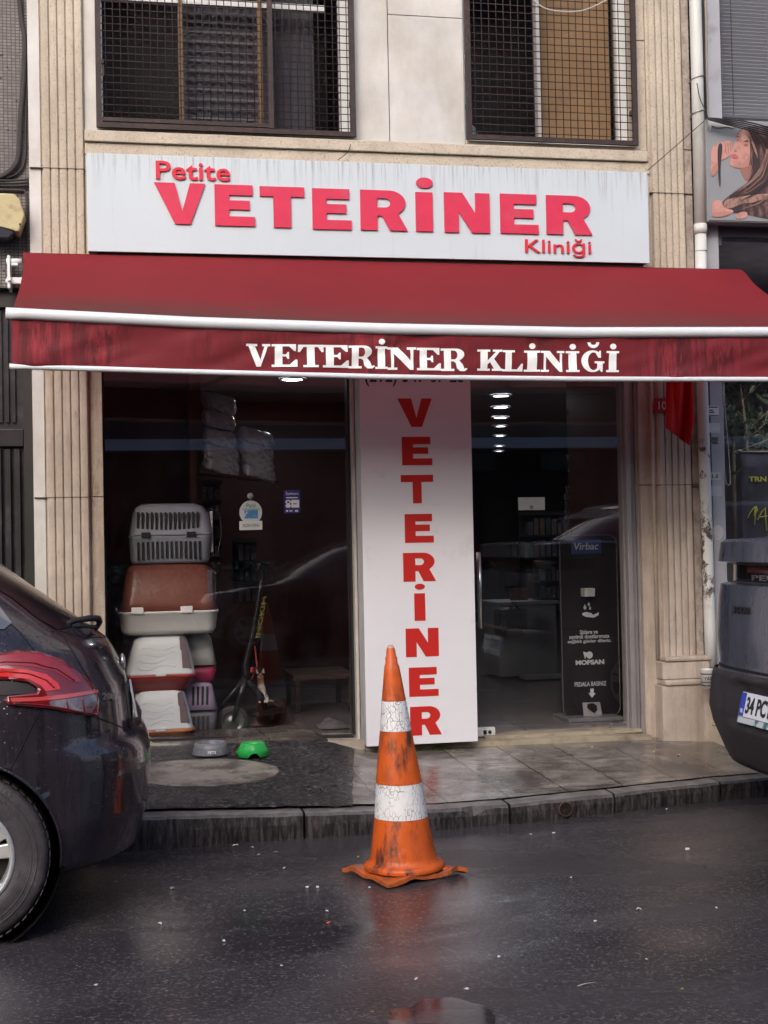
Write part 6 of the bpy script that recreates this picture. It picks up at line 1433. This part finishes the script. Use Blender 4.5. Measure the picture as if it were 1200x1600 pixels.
build('lettering', g, M('olive print', (.20, .20, .04), .5), t)
# the cat: one skin grown from a small skeleton
def skin_body(name, verts, edges, radii, m, parent, sub=2):
    me = bpy.data.meshes.new(name); me.from_pydata([tuple(v) for v in verts], edges, [])
    o = bpy.data.objects.new(name, me); col.objects.link(o); mo = o.modifiers.new('s', 'SKIN'); mo.use_smooth_shade = True
    sv_ = me.skin_vertices[0].data if me.skin_vertices else None
    if sv_ is None:
        bm_ = bmesh.new(); bm_.from_mesh(me); bm_.verts.layers.skin.verify(); bm_.to_mesh(me); bm_.free(); sv_ = me.skin_vertices[0].data
    for i, r in enumerate(radii): sv_[i].radius = (r, r) if not isinstance(r, tuple) else r; sv_[i].use_root = (i == 0)
    sb = o.modifiers.new('u', 'SUBSURF'); sb.levels = sub; sb.render_levels = sub
    bpy.context.view_layer.update()
    me2 = bpy.data.meshes.new_from_object(o.evaluated_get(bpy.context.evaluated_depsgraph_get())); bpy.data.objects.remove(o)
    b = bmesh.new(); b.from_mesh(me2); return b
ct = thing('cat', 'small white and ginger cat sitting behind the left pane beside the scooter', 'cat', (W(410, 1098, .75)[0], .75, .24))
c0 = Vector((W(409, 1099, .75)[0], .75, W(409, 1099, .75)[1])); S = .235
V = [(0, .05, .16), (0, .0, .36), (-.02, -.04, .56), (-.04, -.10, .74), (-.05, -.20, .76), (-.06, -.12, .02), (-.06, -.10, .3), (.06, -.12, .02), (.05, -.10, .3), (.13, .02, .10), (.13, -.14, .04), (-.10, .04, .10), (.06, .22, .08), (.22, .20, .05), (.34, .06, .04)]
E_ = [(0, 1), (1, 2), (2, 3), (3, 4), (1, 6), (6, 5), (1, 8), (8, 7), (0, 9), (9, 10), (0, 11), (0, 12), (12, 13), (13, 14)]
Rr_ = [.17, .14, .085, .115, .055, .03, .04, .03, .04, .09, .035, .09, .05, .03, .02]
cat_m = M('cat fur', (.62, .60, .57), .9, c2=(.40, .19, .09), c2s=7.5, c2lo=.52, c2hi=.56, bump=.4, bscale=200)
b = skin_body('body', [c0+Vector(v)*S for v in V], E_, [r*S for r in Rr_], cat_m, ct)
for sx_ in (-.075, .075):
    tip = c0+Vector((-.04+sx_*1.25, -.10, .97))*S; base = [c0+Vector((-.04+sx_+dx, -.10+dy, .82))*S for dx, dy in ((-.045, 0), (0, -.035), (.045, 0), (0, .03))]
    vt = b.verts.new(tip); vb = [b.verts.new(q) for q in base]
    for i in range(4): b.faces.new((vb[i], vb[(i+1) % 4], vt))
build('body', b, cat_m, ct)
mb = MB()
for sx_ in (-.045, .035): mb.sphere(tuple(c0+Vector((-.05+sx_, -.235, .785))*S), .014*S*1.3, u=8, v=6)
mb.sphere(tuple(c0+Vector((-.055, -.262, .745))*S), .011*S, u=8, v=6); build('eyes_and_nose', mb, M('cat eyes', (.05, .035, .02), .2), ct)

# ------------------------------------------------------------------ dim things further inside
def dim_box(name, pxr, Y, dep, m, label, cat, bev=.01, extra=None):
    x0, x1, z0, z1 = rect(*pxr, Y); t = thing(name, label, cat, ((x0+x1)/2, Y+dep/2, z0)); mb = MB(); mb.box(x0, x1, Y, Y+dep, z0, z1, bev)
    build('body', mb, m, t)
    if extra: extra(t, x0, x1, z0, z1, Y)
    return t
dw = M('dim white laminate', (.24, .25, .27), .4, var=.1)
def cx_extra(t, x0, x1, z0, z1, Y):
    mb = MB(); mb.box(x0-.02, x1+.02, Y-.03, Y+.55, z1+.001, z1+.03, .004); build('top', mb, dw, t)
    mb = MB(); mb.box(x0+(x1-x0)*.3, x1+.05, Y-.25, Y-.05, z0-.01, z0+.02, .004); build('foot_shelf', mb, dw, t)
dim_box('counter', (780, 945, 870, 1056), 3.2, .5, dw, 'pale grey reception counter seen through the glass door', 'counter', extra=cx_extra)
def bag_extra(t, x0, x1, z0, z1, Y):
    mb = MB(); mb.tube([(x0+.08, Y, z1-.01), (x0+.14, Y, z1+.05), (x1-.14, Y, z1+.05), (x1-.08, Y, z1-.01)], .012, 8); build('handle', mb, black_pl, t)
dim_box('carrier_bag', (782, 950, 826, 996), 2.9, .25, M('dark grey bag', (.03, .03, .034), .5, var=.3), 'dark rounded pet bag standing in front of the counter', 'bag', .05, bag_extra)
dim_box('notice', (797, 919, 825, 938), 3.0, .01, M('brown orange notice', (.16, .055, .02), .5, c2=(.05, .02, .01), c2s=40), 'small brown orange notice above the counter', 'notice', .001)
def shelf_goods(name, pxr, Y, label, nx, nz_, cols, dep=.2):
    x0, x1, z0, z1 = rect(*pxr, Y); t = thing(name, label, 'shelf', ((x0+x1)/2, Y+.1, z0))
    mb = MB(); mb.box(x0-.02, x1+.02, Y+dep, Y+dep+.03, z0-.02, z1+.02)
    for k in range(nz_+1): zz = z0+(z1-z0)*k/nz_; mb.box(x0-.02, x1+.02, Y, Y+dep-.001, zz-.012, zz)
    build('rack', mb, M('dark rack', (.04, .03, .03), .5), t)
    for k in range(nz_):
        for i in range(nx):
            w_ = (x1-x0)/nx; h_ = (z1-z0)/nz_*random.uniform(.55, .85); a = x0+w_*i+w_*.1; zz = z0+(z1-z0)*k/nz_+.002
            g = MB(); g.box(a, a+w_*.8, Y+.02, Y+.12, zz, zz+h_, .006); build('product', g, random.choice(cols), t)
dimc = [M('product %d' % i, c, .45, var=.3, vscale=20, c2=(.3, .3, .32), c2s=35, c2lo=.6, c2hi=.65) for i, c in enumerate(((.15, .15, .17), (.22, .22, .24), (.10, .11, .15), (.20, .13, .10), (.06, .10, .07)))]
shelf_goods('product_shelf', (316, 752, 344, 872), 1.4, 'narrow rack of small packs behind the grey blue carrier', 3, 4, dimc)
shelf_goods('product_shelf', (372, 845, 402, 940), 2.2, 'low dim rack of packs behind the scooter handlebar', 3, 3, dimc)
shelf_goods('product_shelf', (826, 802, 900, 870), 3.6, 'dim shelf with rows of hanging packs behind the glass door', 8, 2, dimc)
shelf_goods('product_shelf', (848, 880, 878, 935), 3.3, 'short dim shelf beside the sanitiser stand', 4, 2, dimc)
# hanging toys by the door
hm = M('clear blister packs', (.24, .25, .29), .25, coat=.5, var=.3, vscale=30)
for i, (px, py0, py1, lb_) in enumerate(((893, 628, 735, 'upper'), (889, 760, 830, 'lower'))):
    a = W(px, py0, 1.9); bz_ = W(px, py1, 1.9)[1]; tt = thing('hanging_display', '%s strip of clear packs hanging behind the glass door' % lb_, 'display strip', (a[0], 1.9, a[1]))
    mb = MB(); mb.tube([(a[0]-.0, 1.9, a[1]+.15), (a[0], 1.9, bz_)], .003, 5); build('strip', mb, black_metal, tt); z = a[1]; k = 0
    while z > bz_:
        mb = MB(); s_ = random.uniform(.025, .05)*(1.3 if i == 0 and z < a[1]-.25 else 1); mb.box(a[0]-s_, a[0]+s_, 1.87, 1.895, z-.05, z, .006, rot=('Y', R(random.uniform(-30, 30)))); build('packet', mb, hm, tt); z -= .055
# table, chair and cloth low in the left window
mb = MB(); tt = thing('table', 'dim wooden table low behind the right part of the left pane', 'table', (W(500, 1090, 1.6)[0], 1.6, .24))
x0, x1, z0, z1 = rect(455, 1052, 552, 1060, 1.6); mb.box(x0, x1, 1.5, 2.1, z0, z1, .004); build('tabletop', mb, M('dim wood', (.09, .05, .035), .5, var=.2), tt)
for xx in (x0+.02, x1-.05):
    for yy in (1.52, 2.04): mb = MB(); mb.box(xx, xx+.035, yy, yy+.035, .24, z0-.001, .003); build('leg', mb, M('dim wood leg', (.07, .04, .03), .5), tt)
mb = MB(); gx0, gx1, _, _ = rect(498, 1100, 546, 1140, .6)
def cl(u, v): x = gx0+(gx1-gx0)*u; y = .55+.3*v; return (x, y, 0.245+.055*max(0, math.sin(PI*u))*math.sin(PI*v)*(.7+.9*noise.noise(Vector((x*12, y*12, 0))))+.004)
mb.grid(cl, 24, 18); o = build('crumpled_cloth', mb, M('dim grey cloth', (.12, .11, .115), .9, var=.2)); tag(o, 'crumpled grey cloth on the floor at the right end of the left pane', 'cloth'); bmesh_c = None
# ceiling downlights
em = M('downlight glow', (1, 1, 1), .5, emit=(.92, .96, 1.0), es=34.0); em2 = M('dim downlight glow', (1, 1, 1), .5, emit=(.92, .96, 1.0), es=14.0)
ords = ['nearest to the door', 'second from the door', 'third from the door', 'fourth from the door', 'fifth from the door', 'sixth from the door', 'farthest from the door']
def at_ceiling(px, py, z=2.61):
    r = ray(px, py); t_ = (z-CAM.z)/r.z; p_ = CAM+r*t_; return p_
for i, (px, py) in enumerate(((783, 618.5), (782.5, 636.5), (782, 652.5), (782, 666), (781, 681), (780, 697), (779.5, 705))):
    p_ = at_ceiling(px, py); r_ = .085 if i < 3 else .075
    if p_.y > 13.8: continue
    tt = thing('downlight', 'round ceiling downlight %s' % ords[i], 'ceiling light', (p_.x, p_.y, 2.62), 0, 'downlights in the shop ceiling')
    mb = MB(); mb.lathe([(r_*.72, -.004), (.0001, -.005)], (p_.x, p_.y, 2.615), 24); build('diffuser', mb, em if i < 3 else em2, tt)
    mb = MB(); mb.lathe([(r_*.72, -.002), (r_*.8, -.010), (r_, -.006), (r_, .004)], (p_.x, p_.y, 2.615), 24); build('ring', mb, alu_white, tt)
p_ = at_ceiling(457, 593.5); tt = thing('downlight', 'round ceiling downlight just inside the left shop window', 'ceiling light', (p_.x, p_.y, 2.62), 0, 'downlights in the shop ceiling')
mb = MB(); mb.lathe([(.07, -.004), (.0001, -.005)], (p_.x, p_.y, 2.615), 24); build('diffuser', mb, em, tt); mb = MB(); mb.lathe([(.07, -.002), (.09, -.008), (.095, .004)], (p_.x, p_.y, 2.615), 24); build('ring', mb, alu_white, tt)

# ------------------------------------------------------------------ flag, house number, tiled block, cups
def ff(px, py, Y): a = W(px, py, Y); return a
x0, x1, z0, z1 = rect(1022, 622, 1046, 645, -.016)
t = thing('house_number', 'small red house number plate partly hidden by the red flag', 'number plate', ((x0+x1)/2, -.02, z0)); mb = MB(); mb.box(x0, x1+.05, -.020, -.0105, z0, z1, .002); build('plate', mb, M('red enamel plate', (.32, .015, .02), .35), t)
build('lettering', flat_text('10', (1029, 627, 1041, 640), -.0208, .0), M('worn plate digits', (.55, .45, .42), .5), t)
fl_m = M('red flag cloth', (.55, .010, .012), .7, var=.1, vscale=4)
fY = -.22
def flag_pt(u, v):
    # top edge runs left to right under the awning, right corner drops lower
    xt = 1041+(1081-1041)*u; xb = 1040+(1077-1040)*u
    yb = 668+(696-668)*u
    if u > .55: xb = lerp_tab([(.55, 1060), (.85, 1077), (1, 1084)], u); yb = lerp_tab([(.55, 684), (.85, 696), (1, 655)], u)
    px = xt+(xb-xt)*v; py = 585+(yb-585)*v
    Y = fY+.035*math.sin(u*9+v*2)*(.4+.6*v)+.02*math.sin(u*17+1)
    a = W(px, py, Y); return (a[0], Y, a[1])
t = thing('flag', 'plain red flag hanging limp in front of the right pilaster', 'flag', (W(1060, 590, fY)[0], fY, 2.0))
mb = MB(); mb.grid(flag_pt, 40, 26); o = build('cloth', mb, fl_m, t); so = o.modifiers.new('t', 'SOLIDIFY'); so.thickness = .0015
mb = MB(); a = W(1050, 560, -.02); mb.tube([(a[0]-.05, -.02, 2.46), (a[0], -.25, 2.44), (a[0]+.05, -.42, 2.43)], .009, 8); mb.tube([(a[0]-.10, -.22, 2.37), (a[0]+.11, -.22, 2.37)], .006, 6); mb.tube([(a[0], -.22, 2.37), (a[0], -.22, 2.44)], .005, 6); build('pole', mb, alu_white, t)
bx0 = 3.607
tm = M('cream wall tiles', (.42, .37, .28), .5); p = P(tm); br = nd(tm, 'ShaderNodeTexBrick'); br.inputs['Scale'].default_value = 1; br.inputs['Brick Width'].default_value = .11; br.inputs['Row Height'].default_value = .12; br.inputs['Mortar Size'].default_value = .003
br.inputs['Color1'].default_value = (.44, .39, .30, 1); br.inputs['Color2'].default_value = (.52, .46, .35, 1); br.inputs['Mortar'].default_value = (.12, .09, .07, 1); lk(tm, coords(tm, rot=(R(90), 0, R(90))), br.inputs['Vector']); lk(tm, mix(tm, ramp(tm, nz(tm, 7, 5, .7), .55, .75), br.outputs[0], (.25, .2, .15)), p.inputs['Base Color'])
t = thing('tiled_block', 'low cream tiled block with a stone top beside the right plinth', 'low wall', (bx0+.3, -.2, .14))
zt = W(1095, 1073, -.1)[1]
mb = MB(); mb.box(bx0, bx0+.9, -.36, .02, .10, zt-.03, .004); build('tiled_body', mb, tm, t)
mb = MB(); mb.box(bx0-.012, bx0+.92, -.38, .02, zt-.029, zt, .006); build('stone_top', mb, M('grey stone top', (.20, .17, .16), .6, var=.25, vscale=12), t)
a = W(1105, 1060, -.2); t = thing('paper_cup', 'white paper cup with dark stripes on the tiled block behind the car', 'cup', (a[0], -.2, zt))
mb = MB(); mb.lathe([(.0001, .002), (.030, .002), (.042, .115), (.044, .118), (.041, .117)], (a[0], -.2, zt), 26); build('cup_body', mb, M('white paper', (.70, .70, .70), .6), t)
mb = MB()
for h_ in (.015, .035, .085): mb.lathe([(.030+.105*h_+.0012, h_), (.030+.105*(h_+.008)+.0012, h_+.008)], (a[0], -.2, zt), 26)
build('stripe', mb, M('dark cup stripe', (.10, .07, .07), .6), t)
g = text_mesh('TAZE', .001, .03, fit=(a[0]-.032, a[0]+.026, zt+.052, zt+.072)); 
for v in g.verts: d_ = v.co.x-a[0]; rr_ = .0375; v.co = Vector((v.co.x, -.2-math.sqrt(max(rr_**2-d_**2, 1e-6))-.001, v.co.y))
build('lettering', g, M('dark cup print', (.07, .05, .05), .6), t)

# ------------------------------------------------------------------ behind the right neighbour's glass: plants and a banner
lf = [M('leaf %d' % i, c, .5, var=.25, vscale=30) for i, c in enumerate(((.05, .10, .05), (.11, .17, .10), (.20, .25, .19)))]
def leaf(mb, p, d, L_, w_, mi):
    d = d.normalized(); s = d.cross(Vector((0, 1, .3))).normalized()*w_; m_ = p+d*L_*.5+Vector((0, -.01, .01))
    a = mb.b.verts.new(p); b1 = mb.b.verts.new(p+d*L_*.35+s); c1 = mb.b.verts.new(p+d*L_*.7+s*.8); e = mb.b.verts.new(p+d*L_); b2 = mb.b.verts.new(p+d*L_*.35-s); c2 = mb.b.verts.new(p+d*L_*.7-s*.8); m1 = mb.b.verts.new(m_)
    for q in ((a, b1, m1), (b1, c1, m1), (c1, e, m1), (e, c2, m1), (c2, b2, m1), (b2, a, m1)): f = mb.b.faces.new(q); f.material_index = mi
wood = M('pale twig', (.34, .29, .22), .8, var=.2)
def plant(label, px, py_base, py_top, Y, seed, spread, nl, leafsize, trunk_r=.012):
    rnd = random.Random(seed); a = W(px, py_base, Y); tz = W(px, py_top, Y)[1]; t = thing('potted_plant', label, 'plant', (a[0], Y, .20))
    mb = MB(); tips = []
    mb.tube([(a[0], Y, .45), (a[0]+.02, Y, (tz+a[1])/2), (a[0]-.02, Y, tz)], [trunk_r, trunk_r*.8, trunk_r*.5], 7)
    for k in range(16):
        z = a[1]+(tz-a[1])*rnd.uniform(.05, 1); L_ = rnd.uniform(.12, .32)*spread; an = rnd.uniform(-.9, .9); dx = rnd.choice((-1, 1))*L_
        q = [Vector((a[0], Y, z)), Vector((a[0]+dx*.5, Y+an*.12, z+L_*.45)), Vector((a[0]+dx, Y+an*.2, z+L_*rnd.uniform(.5, 1.0)))]; mb.tube(q, [.005, .004, .002], 5); tips += q[1:]
    build('branches', mb, wood, t)
    mb = MB()
    for k in range(nl):
        q = rnd.choice(tips)+Vector((rnd.uniform(-.10, .10), rnd.uniform(-.08, .08), rnd.uniform(-.10, .10))); d = Vector((rnd.uniform(-1, 1), rnd.uniform(-.5, .3), rnd.uniform(-1, .3))); leaf(mb, q, d, leafsize*rnd.uniform(.7, 1.3), leafsize*.22, rnd.randrange(3))
    build('leaves', mb, lf, t, recalc=False)
    mb = MB(); mb.lathe([(.0001, .2), (.12, .2), (.16, .46), (.17, .47), (.15, .46), (.0001, .44)], (a[0], Y, 0), 24); build('pot', mb, M('dim pot', (.08, .07, .07), .6), t)
plant('tall pale stemmed plant with grey green leaves behind the right window', 1165, 760, 600, .55, 3, 1.3, 190, .062)
plant('dark bushy plant close to the grey post behind the right window', 1143, 720, 610, .8, 5, .9, 170, .05, .016)
plant('leafy plant at the far right edge behind the right window', 1205, 740, 590, .75, 8, 1.3, 200, .062)
bx, bz1 = W(1157, 706, .28); _, bz0 = W(1157, 850, .28)
t = thing('window_banner', 'dark banner with yellow green lettering hanging behind the right window', 'banner', (bx+.3, .28, bz0))
mb = MB(); mb.grid(lambda u, v: (bx+1.0*u, .28+.008*math.sin(u*12), bz0-.25+(bz1-bz0+.25)*v), 20, 8); o = build('sheet', mb, M('dark blue grey banner', (.040, .040, .055), .6, c2=(.12, .12, .16), c2s=3.5, c2lo=.5, c2hi=.8), t); so = o.modifiers.new('t', 'SOLIDIFY'); so.thickness = .003
yg = M('yellow green print', (.55, .60, .05), .5)
build('lettering', flat_text('TRN', (1170, 744.5, 1197.5, 752.5), .264, .02), yg, t)
mb = MB()
def stroke(pts, r=.0035): mb.tube([(W(a, b_, .262)[0], .262, W(a, b_, .262)[1]) for a, b_ in pts], r, 5)
stroke([(1168, 810), (1172, 801), (1178, 793), (1180, 791), (1178, 806)]); stroke([(1178, 806), (1184, 796), (1181, 791)]); stroke([(1182, 790.5), (1180, 806), (1179, 820)])
stroke([(1184, 812), (1190, 800), (1196, 793), (1196, 805), (1198, 829)]); stroke([(1186, 808), (1199, 806)]); stroke([(1203, 790), (1206, 805), (1203, 822)]); build('handwriting', mb, yg, t)
mb = MB(); mb.tube([(W(1155, 704, .27)[0], .27, W(1155, 704, .27)[1]), (W(1240, 672, .27)[0], .27, W(1240, 672, .27)[1])], .003, 5); mb.tube([(bx-.01, .28, bz1), (bx+1.0, .28, bz1)], .006, 6); mb.sphere((bx-.008, .27, bz1+.006), .012); build('hanging_rod', mb, M('pale rod', (.5, .5, .5), .5), t)
cable([(1131, 590), (1133, 640), (1138, 700), (1141, 752), (1137, 757), (1133, 745), (1131, 690), (1130, 600)], .07, .0022, 'looped white blind cord hanging inside the right window', M('white cord', (.6, .6, .6), .6), 'blind_cord')

# ------------------------------------------------------------------ litter on the road and pavement
pap = M('white scrap', (.50, .49, .48), .7, var=.15); 
scr = [(368, 1321, 10), (431, 1332, 7), (404, 1336, 6), (394, 1324, 7), (270, 1387, 9), (480, 1385, 6), (511, 1422, 6), (250, 1443, 7), (382, 1422, 4), (829, 1304, 6), (1075, 1326, 9), (865, 1301, 6), (998, 1421, 9), (730, 1545, 7), (577, 1386, 4), (496, 1385, 5), (1042, 1265, 5), (892, 1372, 4), (444, 1356, 4), (930, 1440, 4), (780, 1495, 4), (650, 1530, 4), (350, 1470, 4), (150, 1540, 5), (1010, 1500, 4), (440, 1510, 4), (1120, 1420, 4), (560, 1340, 4)]
def scrap(px, py, s, z0, label, m, grp, name='paper_scrap', cat='litter'):
    z = z0 if z0 is not None else 0; x, y = G(px, py, z)
    if z0 is not None and z0 > .05: z = gz(x, y)+(.012 if x < 1.16 else .003); x, y = G(px, py, z)
    else: z = rz(x, y)+.003
    S_ = s/420.0*.6; mb = MB(); n = 7; c = mb.b.verts.new((0, 0, .006)); rg = []
    a0 = random.uniform(0, 6)
    for k in range(n): a = a0+2*PI*k/n; q = random.uniform(.6, 1.2); rg.append(mb.b.verts.new((S_*q*math.cos(a), S_*.8*q*math.sin(a), random.uniform(.0, .007))))
    for k in range(n): mb.b.faces.new((c, rg[k], rg[(k+1) % n]))
    r = bmesh.ops.extrude_face_region(mb.b, geom=mb.b.faces[:])
    for v in [e for e in r['geom'] if isinstance(e, bmesh.types.BMVert)]: v.co.z -= .0015
    o = build(name, mb, m); o.location = (x, y, z); tag(o, label, cat, grp)
for i, (px, py, s) in enumerate(scr): scrap(px, py, s, 0.0, 'tiny torn white paper scrap lying on the wet road', pap, 'white paper scraps scattered on the road')
scrap(513, 1441, 5, 0.0, 'tiny orange red scrap on the road below the cone', M('red scrap', (.55, .08, .03), .6), None)
scrap(1066, 1546, 5, 0.0, 'small yellow brown leaf on the road at the lower right', M('dry leaf', (.30, .22, .08), .7), None, 'dry_leaf', 'leaf')
for (px, py, s) in ((488, 1179, 6), (300, 1237, 5), (278, 1241, 4), (450, 1215, 3), (553, 1246, 3)): scrap(px, py, s, .25, 'tiny white scrap lying on the asphalt patch', pap, 'white scraps on the asphalt patch')
for (px, py, s) in ((925, 1168, 5), (1022, 1175, 4), (1061, 1180, 8), (790, 1158, 4), (672, 1221, 4)): scrap(px, py, s, .15, 'tiny white scrap lying on the stone slabs', pap, 'white scraps on the stone slabs')
x, y = G(915, 1538, 0); mb = MB(); mb.tube([(-.03, -.008, .004), (0, 0, .007), (.035, .012, .004)], .0012, 5); o = build('straw', mb, pap); o.location = (x, y, rz(x, y)); tag(o, 'thin pale straw lying on the road at the lower right', 'straw')
mb = MB(); rnd = random.Random(4)
for k in range(120):
    p0_ = Vector((rnd.gauss(0, .022), rnd.gauss(0, .006), 0)); d = Vector((rnd.uniform(-1, 1), rnd.uniform(-1, .3), rnd.uniform(.3, 1.3))); leaf(mb, p0_, d, rnd.uniform(.006, .014), .003, 0)
o = build('weed', mb, M('weed green', (.10, .15, .04), .7, var=.3, vscale=50), recalc=False); gx, gy = G(694, 1171, .2); o.location = (gx, -.075, gz(gx, -.075)); tag(o, 'small green weed in the joint below the upright sign', 'weed')

# ------------------------------------------------------------------ across the street, seen only in the panes
def opp(x0, x1, h, c, label, y=-26):
    t = thing('opposite_building', label, 'building', ((x0+x1)/2, y-4, 0)); m = M('opposite wall', c, .8, var=.15, vscale=.6)
    mb = MB(); mb.box(x0, x1, y-8, y, 0, h); build('wall', mb, m, t)
    g = MB(); z = 3.2
    while z < h-1.5:
        x = x0+.8
        while x < x1-1.4: g.box(x, x+1.2, y+.001, y+.06, z, z+1.6); x += 2.4
        z += 3.0
    build('window_rows', g, M('opposite window', (.03, .03, .035), .2), t)
    g = MB(); g.box(x0+.1, x1-.1, y+.001, y+.9, 3.75, 4.02); build('canopy', g, M('added reflection strip', (.62, .60, .66), .6), t)  # unseen strip added, height and tone set to mirror as a pale band
    g = MB(); x = x0+.4
    while x < x1-2: g.box(x, x+2.2, y+.001, y+.05, .3, 2.5); x += 2.7
    build('shop_glass', g, M('opposite shop glass', (.015, .013, .015), .15), t)
opp(-26, -9.5, 8.5, (.10, .075, .07), 'dark brown block across the street reflected at the left of the panes')
opp(-9.3, -2.0, 16, (.085, .055, .052), 'tall maroon block across the street reflected in the left pane')
opp(-1.8, 18, 18, (.075, .036, .033), 'tall dark maroon block across the street reflected in the panes')
opp(18.2, 40, 11, (.09, .07, .065), 'dark block across the street beyond the salon reflections')
mb = MB(); mb.box(-60, 70, -25.99, -10.41, -.05, .13); tag(build('opposite_pavement', mb, M('opposite paving', (.12, .11, .10), .6)), kind='structure')
hb = MB(); rnd = random.Random(11)
for k in range(2600):
    p_ = Vector((rnd.uniform(-1.5, 4.5), -11.6+rnd.uniform(-.35, .35), rnd.uniform(.5, 1.15))); leaf(hb, p_, Vector((rnd.uniform(-1, 1), rnd.uniform(-1, 1), rnd.uniform(-.5, 1))), .09, .025, rnd.randrange(3))
ht = thing('hedge', 'planter hedge across the street reflected in the left pane', 'hedge', (1.5, -11.6, .13)); build('foliage', hb, lf, ht, recalc=False); mb = MB(); mb.box(-1.6, 4.6, -12, -11.2, .13, .6, .02); build('planter', mb, M('planter', (.10, .09, .09), .7), ht)
c = copy_tree(carL); c.location = (2.2, -12.6+2.11-.0, 0); c.rotation_euler = (0, 0, 0); c['label'] = 'dark hatchback parked across the street reflected in the glass door'
c.location = (3.0, -9.9, 0)
